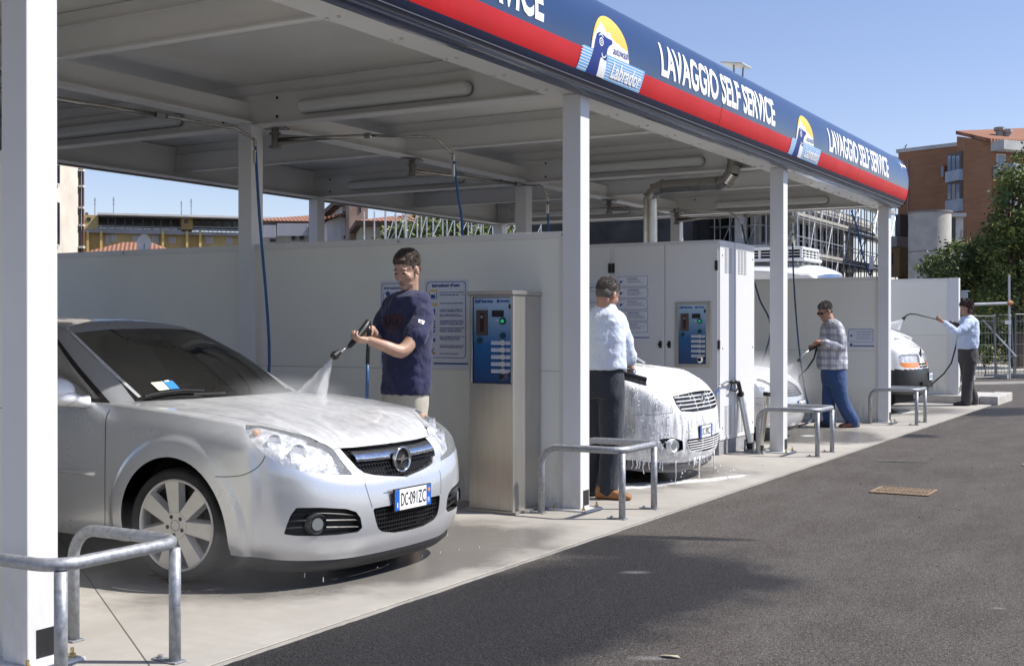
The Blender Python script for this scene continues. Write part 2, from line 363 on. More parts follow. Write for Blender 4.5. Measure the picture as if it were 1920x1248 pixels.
m = MB(); m.box(-11.36, -11.02, YS+.05, YE-.03, 3.262, 3.272); m.box(-11.235, -11.22, YS+.05, YE-.03, 3.2725, 3.66); part('rear_beam', m, M_BEAM, CAN)
m = FB_
for y in np.arange(0, YE-.3, .645):
    for x in (-4.585, -4.50): m.cyl((x, y, 3.262), (x, y, 3.246), .013, n=6)
part('front_beam', m, M_BEAM, CAN)
# roof panels bay by bay, a thin gap of light never shows: they butt 3 mm apart
for k in range(8):
    y0 = YS+.06+k*2.636; m = MB(); m.box(-11.3, -4.37, y0, y0+2.633, 3.67, 3.75); part('roof_panel', m, M_ROOF, CAN)
m = MB(); m.box(-11.25, -4.34, YE-.045, YE-.03, 3.29, 3.95); m.box(-11.25, -4.34, YE-.06, YE-.0, 3.262, 3.288); part('end_fascia', m, M_BEAM, CAN)
PZ = [3.248, 3.25, 3.28, 3.34, 3.45, 3.6, 3.75, 3.87, 3.97, 4.05, 4.08]; PXS = [-4.345, -4.27, -4.20, -4.155, -4.12, -4.10, -4.11, -4.15, -4.22, -4.35, -4.5]
prof = [(x, z) for x, z in zip(PXS, PZ)]
def smooth_prof():
    out = []
    for i in range(len(prof)-1):
        p0, p1, p2, p3 = [Vector(prof[min(max(j, 0), len(prof)-1)]) for j in (i-1, i, i+1, i+2)]
        for t in (0, .2, .4, .6, .8): out.append(.5*((2*p1)+(p2-p0)*t+(2*p0-5*p1+4*p2-p3)*t*t+(-p0+3*p1-3*p2+p3)*t**3))
    out.append(Vector(prof[-1])); return out
SP = smooth_prof(); _zz = np.maximum.accumulate([p[1] for p in SP]); _xx = [p[0] for p in SP]
def fx(z): return float(np.interp(z, _zz, _xx))
def fascia(mir):
    m = MB(); nseg = int((YE-YS)/.43); ys = [YS+(YE-YS)*i/nseg for i in range(nseg+1)]
    for i in range(len(SP)-1):
        a, b = SP[i], SP[i+1]; zc = (a[1]+b[1])/2
        m.mi = 1 if (3.352 < zc < 3.512 and not mir) else (2 if zc < 3.352 else 0)  # lower blue faces down; its shade is put into a darker blue
        f = (lambda x: -15.57-x) if mir else (lambda x: x)
        m.grid([[Vector((f(a[0]), y, a[1])) for y in ys], [Vector((f(b[0]), y, b[1])) for y in ys]])
    for y in (YS, YE):
        m.mi = 0; cap = [Vector(((-15.57-p[0]) if mir else p[0], y, p[1])) for p in SP]; m.add(cap+[Vector(((-15.57+4.5) if mir else -4.5, y, 3.25))], [tuple(range(len(cap)+1))])
    return part('rear_fascia' if mir else 'front_fascia', m, [M_BLUE, M_RED, M_BLUE_SHADE], CAN, autos=30, fixn=True)
# exact colour change lines: insert them in the profile
def ins(z):
    for i in range(len(SP)-1):
        if SP[i][1] < z < SP[i+1][1]:
            t = (z-SP[i][1])/(SP[i+1][1]-SP[i][1]); SP.insert(i+1, SP[i].lerp(SP[i+1], t)); return
for z in (3.352, 3.512, 3.30): ins(z)
FAS = fascia(False); fascia(True)
m = MB(); 
for zz, hh, xx in ((3.262, .012, .02), (3.30, .006, .008)): m.box(fx(zz)-.004, fx(zz)+xx*.5, YS+.01, YE-.01, zz-hh/2, zz+hh/2)
part('edge_trim', m, mat('grey rubber trim', (.10, .10, .11), .3), FAS)
m = MB()
for ys_ in (.86, 6.02, 11.18, 16.34):
    m.grid([[Vector((fx(z)+.0015, ys_+d, z)) for z in np.arange(3.27, 4.0, .04)] for d in (-.003, .003)])
part('panel_seam', m, M_DARK, FAS)
m = MB(); m.tube([(p[0]+.003, YE+.004, p[1]) for p in SP[4:]], .006, 6); part('end_trim', m, mat('dark red trim', (.16, .01, .02), .4), FAS)
def wrap(vs, fs, y0, z0, off=.004):
    """flat (a along +Y, b up) triangles -> mesh following the curved fascia"""
    bm = bmesh.new(); bv = [bm.verts.new((a, b, 0)) for a, b in vs]
    for f in fs:
        try: bm.faces.new([bv[i] for i in f])
        except ValueError: pass
    z = math.floor((z0)*40)/40
    while z < 4.1:
        if z > z0: bmesh.ops.bisect_plane(bm, geom=bm.verts[:]+bm.edges[:]+bm.faces[:], plane_co=(0, z-z0, 0), plane_no=(0, 1, 0))
        z += .025
    mm = MB(); bm.verts.index_update(); mm.add([(fx(z0+v.co.y)+off, y0+v.co.x, z0+v.co.y) for v in bm.verts], [tuple(v.index for v in f.verts) for f in bm.faces]); bm.free(); return mm
for y0 in (4.53, 9.69, 14.85):
    v, f = text2d('LAVAGGIO SELF SERVICE', .292, 3.07, .029); part('lettering', wrap(v, f, y0, 3.553), M_LETT, FAS, label='white lettering reading LAVAGGIO SELF SERVICE')
def flat(pts): return np.array(pts), [tuple(range(len(pts)))]
M_DOGB = mat('deep blue print', (.012, .035, .22), .4)
def logo(y0):
    # 1.15 wide, z 3.345..3.84; polygon coordinates in (a, z)
    def add(name, pts, mt, off, tri=False):
        v = np.array([(a, z-3.345) for a, z in pts]); bm = bmesh.new(); bvs = [bm.verts.new((a, b, 0)) for a, b in v]; bm.faces.new(bvs); bmesh.ops.triangulate(bm, faces=bm.faces[:])
        bm.verts.index_update(); fs = [tuple(q.index for q in f.verts) for f in bm.faces]; vv = [tuple(q.co[:2]) for q in bm.verts]; bm.free()
        part(name, wrap(vv, fs, y0, 3.345, off), mt, FAS)
    add('logo_panel', [(.0, 3.35), (.17, 3.35), (.24, 3.53), (.04, 3.53)], M_LBLUE, .004)
    add('logo_panel', [(.452, 3.35), (1.13, 3.35), (1.17, 3.53), (.445, 3.53)], M_LBLUE, .004)
    arc = [(.50+.335*math.cos(t), 3.53+.305*math.sin(t)) for t in np.linspace(0, math.pi, 26)]
    add('logo_sun', arc, M_YEL, .0035)
    add('logo_mountain', [(.17, 3.53), (.18, 3.60), (.24, 3.68), (.345, 3.765), (.42, 3.70), (.445, 3.69), (.48, 3.715), (.52, 3.67), (.60, 3.645), (.64, 3.65), (.67, 3.635), (.82, 3.62), (.85, 3.53)], M_LETT, .0045)
    add('logo_dog', [(.15, 3.35), (.20, 3.50), (.22, 3.60), (.25, 3.655), (.30, 3.675), (.36, 3.668), (.42, 3.655), (.52, 3.652), (.525, 3.625), (.47, 3.60), (.44, 3.57), (.435, 3.54), (.44, 3.46), (.455, 3.35)], M_DOGB, .006)
    add('logo_bib', [(.335, 3.352), (.33, 3.44), (.335, 3.485), (.36, 3.495), (.40, 3.478), (.44, 3.482), (.455, 3.44), (.46, 3.352)], M_LETT, .0072)
    mm = MB()
    for c, r0, r1, a0, a1 in (((.325, 3.605), .026, .036, 0, 360), ((.325, 3.605), .009, .016, 0, 360), ((.32, 3.63), .03, .04, 20, 150), ((.385, 3.535), .035, .046, 195, 340)):
        ts = [R_(a0+(a1-a0)*i/18) for i in range(19)]
        mm.grid([[Vector((fx(c[1]+r*math.sin(t)*.9)+.0078, y0+c[0]+r*math.cos(t), c[1]+r*math.sin(t)*.9)) for t in ts] for r in (r0, r1)])
    parts('logo_face', mm, M_LETT, FAS)
    for k in range(8):
        z = 3.365+k*.0215; mm = MB()
        for a0, a1 in ((.012+.0, .16+(z-3.35)*.35), (.47, 1.135)): mm.grid([[Vector((fx(z+d)+.0048, y0+a, z+d)) for a in (a0, a1)] for d in (-.003, .003)])
        parts('logo_stripe', mm, M_LETT, FAS)
    v, f = text2d('autowash', .062, .29, 0., .25); part('lettering', wrap(v, f, y0+.54, 3.555, .0075), M_DOGB, FAS, label='small blue word autowash')
    v, f = text2d('Labrador', .125, .56, .022, .25); part('lettering', wrap(v, f, y0+.55, 3.375, .0085), M_LETT, FAS, label='white word Labrador')
logo(8.19); logo(13.35)
add_icon = MB(); v, f = np.array([(0, .10), (.05, .06), (.09, .045), (.36, .045), (.40, .06), (.40, .0), (.34, .012), (.09, .008), (.08, -.03), (.045, -.03), (.05, .02)]), None
bm = bmesh.new(); bm.faces.new([bm.verts.new((a, b+.03, 0)) for a, b in v]); bmesh.ops.triangulate(bm, faces=bm.faces[:]); bm.verts.index_update()
part('dog_emblem', wrap([tuple(q.co[:2]) for q in bm.verts], [tuple(q.index for q in ff.verts) for ff in bm.faces], 18.80, 3.80), M_LETT, FAS); bm.free()
# lamp on the roof edge
t = thing('roof_floodlight', 'small flat floodlight on two stays on top of the canopy', 'floodlight', (-4.75, 13.38, 4.08))
m = MB(); m.obox((-4.75, 13.38, 4.39), (.0, .16, 0), (.13, 0, -.02), (0, 0, .012)); part('lamp_head', m, mat('pale lamp shell', (.55, .55, .5), .4), t, bevel=.01)
m = MB(); m.cyl((-4.75, 13.33, 3.745), (-4.75, 13.30, 4.38), .010); m.cyl((-4.72, 13.42, 3.745), (-4.70, 13.47, 4.38), .010); part('stay', m, M_LAMPB, t)
# downpipe / light fixtures
def tube_light(x0, x1, y, z, label):
    t = thing('tube_light', label, 'ceiling light', ((x0+x1)/2, y, z), 0, 'tube lights on the canopy beams'); L = x1-x0; mm = MB()
    def rr(w, h, inset=0):
        pts = []
        for cx, a0 in ((x1-h, -90), (x0+h, 90)):
            for k in range(9): a = R_(a0+k*22.5); pts.append((cx+(h-inset)*math.cos(a), z+(h-inset)*math.sin(a)))
        return pts
    o = rr(0, .062); mm.prism([(a, y, b) for a, b in o], (0, -.03, 0)); part('housing', mm, M_LAMPB, t)
    mm = MB(); rows = []
    for d, ins_ in ((-.0, .006), (-.045, .010), (-.065, .022), (-.072, .04)): rows.append([Vector((a, y-.03+d, b)) for a, b in rr(0, .062, ins_)])
    mm.grid(rows, True); mm.add(rows[-1], [tuple(range(len(rows[-1])))]); part('diffuser', mm, mat('frosted diffuser', (.72, .73, .70), .25, alpha=.9), t, smooth=True)
    mm = MB(); mm.cyl((x0+.1, y-.07, z), (x1-.1, y-.07, z), .014, n=10); part('lamp_tube', mm, mat('white glass tube', (.75, .76, .76), .2), t)
tube_light(-7.17, -5.35, 8.643+.069, 3.405, 'long tube light nearest the front post beside the first bay')
tube_light(-10.5, -8.60, 8.643+.069, 3.415, 'tube light at upper left, half hidden by the thick white post')
tube_light(-7.15, -5.30, 13.803+.069, 3.405, 'tube light above the silver flue pipe')
tube_light(-10.55, -8.65, 13.803+.069, 3.405, 'dim tube light hanging back between the rear posts')
tube_light(-7.1, -5.25, 18.963+.069, 3.405, 'tube light on the last beam above the scaffolding view')
tube_light(-10.5, -8.6, 18.963+.069, 3.405, 'farthest tube light low at the back of the last beam')
# ------------------------------------------------------------------ partition walls
def wall(name, label, y, x0, x1, z0, z1, seam):
    t = thing(name, label, 'partition wall', (x1, y, z0))
    m = MB(); xs = [x1-i*(x1-x0)/max(1, round((x1-x0)/3.2)) for i in range(max(1, round((x1-x0)/3.2))+1)]
    m.box(x0, x1, y, y+.06, z0+.05, seam-.002); m.box(x0, x1, y, y+.06, seam+.002, z1-.05); part('panel', m, M_WALL, t)
    m = MB(); m.box(x0, x1, y+.004, y+.056, seam-.003, seam+.003); part('seam', m, M_LAMPB, t)
    m = MB(); m.box(x0-.002, x1+.002, y-.006, y+.066, z1-.055, z1); m.box(x0-.002, x1+.002, y-.004, y+.064, z0, z0+.05); part('frame_rail', m, M_BEAM, t, bevel=.003)
    m = MB(); m.box(x1-.05, x1+.001, y-.005, y+.065, z0+.05, z1-.055); part('end_channel', m, M_BEAM, t)
    m = MB()
    for x in (x1-.02, x1-1.6, x1-3.3, x1-4.9): m.cyl((x, y-.006, z1-.028), (x, y-.012, z1-.028), .010, n=8)
    parts('rivet', m, M_LAMPB, t); return t
wall('partition_wall', 'long pale wall panel behind the man in the navy T-shirt', Y2+.055, -12.4, -4.498, .0, 2.195, 1.085)
wall('partition_wall', 'pale wall panel behind the man in the checked shirt', LINES[4]+.055, -12.4, -4.498, .0, 2.205, 1.085)
wall('partition_wall', 'pale wall panel left of the thick white post, out of view, added for shade and reflections', LINES[1]+.055, -12.4, -4.498, .0, 2.195, 1.085)  # unseen wall, added for its shade and its reflection in the estate
w5 = wall('partition_wall', 'free standing pale wall panel on the kerb beside the white van', 24.72, -12.4, -4.51, .152, 2.38, 1.29)
m = MB(); m.box(-4.508, -4.335, 24.69, 24.85, .152, 2.385); part('post', m, M_WHITE, w5, bevel=.005)
m = MB(); m.box(-4.338, -4.332, 24.73, 24.80, .17, .30); part('drain_opening', m, M_BLACK, w5)

# ------------------------------------------------------------------ tube rails around the posts
def rail(k, label):
    yb = 8.399+k*BAY; yc = yb+.67; xa, xf, zt, r = -4.55, -3.87, .515, .0265
    t = thing('guard_rail', label, 'guard rail', (-4.2, yb+.33, 0), 0, 'bent tube rails round the front posts')
    def arc(c, a, b, R, n=7):        # quarter bend from direction a to b around centre c
        a, b, c = Vector(a), Vector(b), Vector(c); return [c+a*R*math.cos(i*math.pi/2/n)+b*R*math.sin(i*math.pi/2/n) for i in range(n+1)]
    Rb = .14; Rc = .12
    pts = [Vector((xa, yb, .0))]+arc((xa+Rb, yb, zt-Rb), (-1, 0, 0), (0, 0, 1), Rb)
    pts += arc((xf-Rc, yb+Rc, zt), (0, -1, 0), (1, 0, 0), Rc)+arc((xf-Rc, yc-Rc, zt), (1, 0, 0), (0, 1, 0), Rc)
    pts += arc((xa+Rb, yc, zt-Rb), (0, 0, 1), (-1, 0, 0), Rb)+[Vector((xa, yc, 0))]
    m = MB(); m.tube(pts, r, 14); part('top_tube', m, M_GALV, t, smooth=True)
    for x, y in ((xf-.012, yb+.035), (xf-.012, yc-.035)):
        m = MB(); m.cyl((x, y, 0), (x, y, zt-.025), r*.96, n=14); part('leg', m, M_GALV, t, smooth=True)
    for x, y in ((xa, yb), (xa, yc), (xf-.012, yb+.035), (xf-.012, yc-.035)):
        m = MB(); m.box(x-.035, x+.035, y-.035, y+.035, 0.001, .009); m.box(x-.12, x-.03, y-.022, y+.022, .0015, .008); m.cyl((x-.085, y, .008), (x-.085, y, .022), .013, n=6); part('foot_plate', m, M_GALV, t, bevel=.002)
rail(-1, 'bent tube rail round the nearest thick white post'); rail(0, 'bent tube rail beside the steel payment pillar')
rail(1, 'bent tube rail in front of the leaning steel holders'); rail(2, 'bent tube rail just in front of the white van')

# ------------------------------------------------------------------ payment panels
def pay_panel(t, x0, x1, y, z0, z1):
    """blue control panel with slot, display, buttons on the plane Y=y, facing -Y"""
    w, h = x1-x0, z1-z0; P = lambda a, b, d=0: Vector((x0+a*w, y-d, z0+b*h))
    n = NT('blue panel print') if 'blue panel print' not in MATS else None
    if n:
        z = n.xyz('Generated')[2]; base = n.mix(n.rng(z, .45, 1.), n.mix(n.rng(z, 0, .5), (.018, .055, .15), (.022, .12, .30)), (.40, .55, .70)); n.set(Base_Color=base, Roughness=.3)
    m = MB(); m.box(x0, x1, y, y+.02, z0, z1); pl = part('control_panel', m, MATS['blue panel print'], t)
    def bx(nm, a0, a1, b0, b1, d, mt, par=pl, bev=0):
        mm = MB(); mm.box(x0+a0*w, x0+a1*w, y-d, y-.0005, z0+b0*h, z0+b1*h); return part(nm, mm, mt, par, bevel=bev)
    bx('coin_unit', .09, .38, .56, .855, .012, mat('brown metal slot', (.13, .095, .085), .4, .5)); bx('coin_slot', .19, .29, .60, .82, .014, mat('dark slot', (.04, .018, .016), .4))
    bx('slot_light', .205, .275, .76, .79, .016, mat('grey slot', (.3, .22, .2), .4))
    bx('display', .50, .80, .775, .85, .008, M_BLACK); bx('hinge', .945, .995, .87, .92, .012, M_BLACK); bx('hinge', .945, .995, .08, .13, .012, M_BLACK)
    m = MB(); m.cyl(P(.78, .725), P(.78, .725, .012), .028*w/.34, n=18); part('lamp_ring', m, mat('dark green ring', (.01, .06, .05), .4), pl)
    m = MB(); m.cyl(P(.785, .725, .012), P(.785, .725, .018), .014*w/.34, n=14); led = mat('green lit lamp', (.05, .6, .25), .3); led.node_tree.nodes['Principled BSDF'].inputs['Emission Color'].default_value = (.05, .8, .3, 1); led.node_tree.nodes['Principled BSDF'].inputs['Emission Strength'].default_value = .15; part('green_lamp', m, led, pl)
    for a, b in ((.785, .555), (.17, .50)):
        m = MB(); m.cyl(P(a, b), P(a, b, .012), .024*w/.34, n=16); part('lock', m, mat('teal lock', (.012, .05, .07), .4), pl)
    for i in range(5):
        b = .47-i*.083
        bx('button_label', .47, .735, b-.021, b+.021, .002, M_BOARD); bx('button_label', .85, .97, b-.021, b+.021, .002, M_BOARD)
        m = MB(); m.cyl(P(.785, b), P(.785, b, .014), .022*w/.34, n=16); part('button', m, mat('grey button', (.55, .55, .52), .4), pl, bevel=.002)
        m = MB(); put_text(m, ('LAVAGGIO', 'LAVAGGIO', 'RISCIACQUO', 'CERATURA', 'RISCIACQUO')[i], P(.49, b-.004, .004), (1, 0, 0), (0, 0, 1), .010*h/.66, .2*w, .01); put_text(m, '0,50', P(.865, b-.006, .004), (1, 0, 0), (0, 0, 1), .014*h/.66, .09*w); part('print', m, M_PRINT, pl)
    m = MB(); m.cyl(P(.79, .075), P(.79, .075, .006), .036*w/.34, n=20); part('key_ring', m, M_CHROME, pl); m = MB(); m.cyl(P(.77, .075, .006), P(.77, .075, .022), .022*w/.34, n=16); part('key_knob', m, M_BLACK, pl)
    m = MB(); put_text(m, 'Self Service', P(.04, .94, .003), (1, 0, 0), (0, 0, 1), .026*h/.66, .48*w, .05); put_text(m, 'autocenter', P(.70, .945, .003), (1, 0, 0), (0, 0, 1), .020*h/.66, .25*w, .04)
    m.box(x0+.62*w, x0+.68*w, y-.003, y-.001, z0+.94*h, z0+.975*h); part('print', m, M_PRINT, pl)
    m = MB(); put_text(m, 'START', P(.58, .722, .003), (1, 0, 0), (0, 0, 1), .010*h/.66, .14*w, .02); part('print', m, M_LETT, pl)
t = thing('payment_pillar', 'tall brushed steel pillar with a blue coin panel beside the navy shirted man', 'payment machine', (-4.92, 8.4, 0))
px0, px1, py0, py1, pz = -5.115, -4.715, 8.25, 8.69, 1.685
m = MB(); m.box(px0, px1, py0, py0+.012, .02, 1.00); m.box(px0, -5.085, py0, py0+.012, 1.0005, pz); m.box(-4.738, px1, py0, py0+.012, 1.0005, pz); m.box(-5.0848, -4.7382, py0, py0+.012, 1.668, pz)
m.box(px1-.012, px1, py0+.0122, py1, .02, pz); m.box(px0, px0+.012, py0+.0122, py1, .02, pz); part('casing', m, M_STEEL, t, bevel=.004)
m = MB(); m.box(px0-.05, px1+.012, py0-.03, py1, pz+.001, pz+.032); part('top_cap', m, M_STEEL, t, bevel=.003)
m = MB(); m.box(px0-.03, px1+.04, py0-.03, py1, .001, .0195); part('base_plate', m, M_STEEL, t, bevel=.003)
pay_panel(t, -5.082, -4.741, 8.268, 1.004, 1.664)

# ------------------------------------------------------------------ printed boards
def board(name, label, x0, x1, y, z0, z1, kind):
    w, h = x1-x0, z1-z0; t = thing(name, label, 'sign', (x0+w/2, y, z0)); rnd = random.Random(int(abs(x0)*100)); P = lambda a, b, d=0: Vector((x0+a*w, y-d, z0+b*h))
    m = MB(); m.box(x0, x1, y-.004, y, z0, z1); part('plate', m, M_BOARD, t)
    def outline(m, a0, a1, b0, b1, r, th, d=.0055):
        c = []
        for ca, cb, s in ((a1-r, b1-r*w/h, 0), (a0+r, b1-r*w/h, 90), (a0+r, b0+r*w/h, 180), (a1-r, b0+r*w/h, 270)):
            for k in range(6): a = R_(s+k*18); c.append((ca+r*math.cos(a), cb+r*w/h*math.sin(a)))
        n = len(c); cm = ((a0+a1)/2, (b0+b1)/2); out = [P(a, b, d) for a, b in c]
        inn = [P(a-math.copysign(th, a-cm[0]), b-math.copysign(th*w/h, b-cm[1]), d) for a, b in c]; m.grid([out, inn], True)
    WORDS = 'Posizionare la vettura al centro pista|Inserire le monete nella cassa|Selezionare il programma di lavaggio desiderato|Impugnare la lancia e premere|Lavare a distanza di 30 cm|Non sporgersi durante uso|Riporre la lancia nel fodero|Terminato il tempo uscire'.split('|')
    if kind == 'main':
        m = MB(); outline(m, .045, .955, .125, .975, .07, .012); put_text(m, "istruzioni d'uso", P(.18, .915, .006), (1, 0, 0), (0, 0, 1), .030*h/.73, .64*w, .05)
        m.box(x0+.22*w, x1, y-.0065, y-.005, z0+.055*h, z0+.072*h); rows = [.845, .82, .725, .655, .638, .60, .582, .53, .513, .495, .45, .432, .415, .355, .337, .32, .255, .238, .135+.03]
        for i, b in enumerate(rows): put_text(m, WORDS[i % 8], P(.36, b, .006), (1, 0, 0), (0, 0, 1), .0125*h/.73, (.42+.16*rnd.random())*w, .035)
        m.box(x0+.10*w, x0+.30*w, y-.0065, y-.005, z0+.785*h, z0+.79*h); m.box(x0+.11*w, x0+.118*w, y-.0065, y-.005, z0+.79*h, z0+.86*h); m.box(x0+.282*w, x0+.29*w, y-.0065, y-.005, z0+.79*h, z0+.86*h)
        m.box(x0+.15*w, x0+.25*w, y-.0065, y-.005, z0+.795*h, z0+.83*h); m.box(x0+.20*w, x0+.25*w, y-.0065, y-.005, z0+.60*h, z0+.67*h)
        for i, b in enumerate((.50, .535, .565, .60)): m.cyl(P(.235, b-.07, .004), P(.235, b-.07, .0065), .008, n=10)
        m.obox(P(.16, .40, .0058), (.07*w, 0, .018*h), (0, .0005, 0), (-.003, 0, .004)); m.cyl(P(.22, .325, .004), P(.22, .325, .0065), .016, n=12); m.obox(P(.17, .20, .0058), (.06*w, 0, .035*h), (0, .0005, 0), (-.002, 0, .003)); m.obox(P(.17, .20, .0058), (.06*w, 0, -.035*h), (0, .0005, 0), (.002, 0, .003))
        m.cyl(P(.12, .07, .004), P(.12, .07, .0065), .020, n=14); part('print', m, M_PRINT, t)
        m = MB(); m.box(x0+.11*w, x0+.30*w, y-.0055, y-.0042, z0+.865*h, z0+.885*h); m.box(x0+.13*w, x0+.30*w, y-.0055, y-.0042, z0+.705*h, z0+.735*h); m.box(x0+.13*w, x0+.26*w, y-.0055, y-.0042, z0+.165*h, z0+.19*h); m.cyl(P(.13, .085, .004), P(.13, .085, .0055), .018, n=14); part('print', m, M_YEL, t)
    elif kind == 'list':
        m = MB(); n = 5
        for i in range(n):
            b1 = .975-i*.176; outline(m, .04, .96, b1-.158, b1, .05, .010)
            put_text(m, ('LAVAGGIO', 'LAVAGGIO SPAZZOLA', 'RISCIACQUO', 'CERATURA', 'RISCIACQUO FINALE')[i], P(.34, b1-.045, .006), (1, 0, 0), (0, 0, 1), .014*h/.73, (.3+.05*(i % 2))*w, .03)
            for j in range(3+(i % 2)): put_text(m, WORDS[(i*2+j) % 8], P(.34, b1-.068-j*.018, .006), (1, 0, 0), (0, 0, 1), .0085*h/.73, (.35+.2*rnd.random())*w, .02)
            m.cyl(P(.14, b1-.085, .004), P(.14, b1-.085, .0065), .017, n=6); m.obox(P(.20, b1-.07, .0058), (.04*w, 0, .01*h), (0, .0005, 0), (0, 0, .002))
        m.box(x0, x1, y-.0065, y-.005, z0+.03*h, z0+.045*h); part('print', m, M_PRINT, t)
    elif kind == 'small':
        m = MB(); outline(m, .04, .96, .30, .97, .06, .012); put_text(m, 'RISCIACQUO FINALE', P(.35, .80, .006), (1, 0, 0), (0, 0, 1), .013, .55*w, .03)
        for j in range(5): put_text(m, WORDS[j+1], P(.35, .71-j*.07, .006), (1, 0, 0), (0, 0, 1), .010, (.48+.08*rnd.random())*w, .02)
        m.box(x0+.2*w, x1, y-.0065, y-.005, z0+.06*h, z0+.11*h); m.cyl(P(.14, .13, .004), P(.14, .13, .0065), .022, n=14); m.cyl(P(.14, .62, .004), P(.14, .62, .0065), .018, n=6); m.obox(P(.21, .68, .0058), (.05*w, 0, .03*h), (0, .0005, 0), (0, 0, .002)); part('print', m, M_PRINT, t)
        m = MB(); m.cyl(P(.15, .17, .004), P(.15, .17, .0055), .022, n=14); part('print', m, M_YEL, t)
    elif kind == 'table':
        m = MB(); outline(m, .04, .96, .04, .97, .06, .012); put_text(m, 'Istruzioni d uso', P(.1, .9, .006), (1, 0, 0), (0, 0, 1), .024, .75*w, .03)
        for j in range(4): outline(m, .08, .92, .08+j*.2, .26+j*.2, .03, .010)
        m.cyl(P(.2, .85, .004), P(.2, .85, .0065), .022, n=10); part('print', m, M_PRINT, t)
YW = Y2+.054
board('instruction_board', "large instruction board headed istruzioni d'uso behind the navy shirted man", -5.83, -5.40, YW, 1.085, 1.835, 'main')
board('instruction_board', 'instruction board mostly hidden behind the head of the navy shirted man', -6.29, -5.88, YW, 1.085, 1.835, 'table')
board('instruction_board', 'tall board of five framed notices on the grey cabinet door', -6.15, -5.73, 13.1995, 1.29, 2.05, 'list')
board('instruction_board', 'board cut off by the white post on the far left cabinet door', -6.62, -6.30, 13.1995, 1.25, 1.97, 'table')
board('instruction_board', 'small landscape notice on the wall behind the checked shirt', -4.965, -4.56, LINES[4]+.054, 1.13, 1.42, 'small')

# ------------------------------------------------------------------ technical cabinet
t = thing('equipment_cabinet', 'big pale grey equipment cabinet with louvred side between two bays', 'cabinet', (-6.5, 13.85, 0))
cx0, cx1, cy0, cy1, cz = -8.6, -4.88, 13.22, 14.40, 2.42
m = MB(); m.box(cx0, cx1, cy0, cy1, .16, cz); part('casing', m, M_CAB, t, bevel=.008)
m = MB(); m.box(cx0, cx1-.01, cy0-.004, cy1+.003, .001, .158); part('plinth', m, mat('grey plinth', (.28, .28, .29), .8, noise_s=9, noise_a=.25), t, bevel=.004)
for x0, x1 in ((-7.6, -6.93), (-6.90, -6.25), (-6.185, -5.545), (-5.535, -4.90)):
    m = MB(); m.box(x0, x1, cy0-.018, cy0-.0006, .19, 2.385); d = part('door', m, M_CAB, t, bevel=.004)
m = MB()
for x in (-6.235, -6.19, -4.915):
    for z in (2.13, .33): m.box(x-.018, x+.018, cy0-.035, cy0-.019, z-.055, z+.055)
m.box(-4.90, -4.875, cy0-.03, cy0-.001, 1.19, 1.29); part('hinge', m, M_BLACK, t, bevel=.003)
for x in (-5.595, -5.485):
    m = MB(); m.box(x-.018, x+.018, cy0-.022, cy0-.0185, 1.20, 1.28); m.cyl((x, cy0-.022, 1.24), (x, cy0-.04, 1.24), .022, n=14); part('handle', m, M_BLACK, t)
m = MB(); 
for ya, yb_, z0, z1 in ((13.36, 13.60, 2.06, 2.36), (13.80, 14.12, 2.06, 2.36), (13.36, 13.60, .22, .56), (13.80, 14.12, .22, .56)):
    nn = int((z1-z0)/.026)
    for c in range(2 if yb_-ya < .28 else 3):
        wv = (yb_-ya)/(2 if yb_-ya < .28 else 3)
        for i in range(nn): z = z0+i*.026; m.box(cx1+.0008, cx1+.006, ya+c*wv+.012, ya+(c+1)*wv-.022, z, z+.010)
part('louvre', m, mat('louvre shadow grey', (.33, .34, .36), .6), t)
m = MB()
for y in (13.30, 14.33):
    for z in (.30, 1.2, 2.25): m.cyl((cx1, y, z), (cx1+.004, y, z), .012, n=8)
m.box(cx1+.0006, cx1+.002, 13.70, 13.706, .17, 2.41); part('side_fixing', m, M_LAMPB, t)
m = MB(); m.box(-5.415, -4.975, cy0-.034, cy0-.0188, .985, 1.725); part('panel_frame', m, M_STEEL, t, bevel=.006)
pay_panel(t, -5.365, -5.035, cy0-.0365, 1.02, 1.69)

# ------------------------------------------------------------------ flue pipe
t = thing('flue_pipe', 'shiny bent metal flue rising from the cabinet through the canopy roof', 'flue pipe', (-6.0, 13.85, 2.42))
M_FLUE = mat('spiral flue metal', (.42, .405, .37), .26, 1, noise_s=9, noise_a=.12, bump=.1, bump_s=6)
fx_, fy_ = -6.0, 13.85; path = [(fx_, fy_, 2.425), (fx_, fy_, 3.01), (fx_+.05, fy_, 3.09), (fx_+.16, fy_, 3.13), (-5.12, fy_, 3.13), (-5.02, fy_-.03, 3.15), (-4.94, fy_-.05, 3.24), (-4.92, fy_-.05, 3.32), (-4.92, fy_-.05, 3.665)]
for a, b in zip(path[:-1], path[1:]):
    m = MB(); m.cyl(a, b, .083, n=22); part('pipe_section', m, M_FLUE, t, autos=40)
    d = (Vector(b)-Vector(a)).normalized(); m = MB(); m.cyl(Vector(a)-d*.012, Vector(a)+d*.012, .090, n=22); part('collar', m, M_FLUE, t, autos=40)

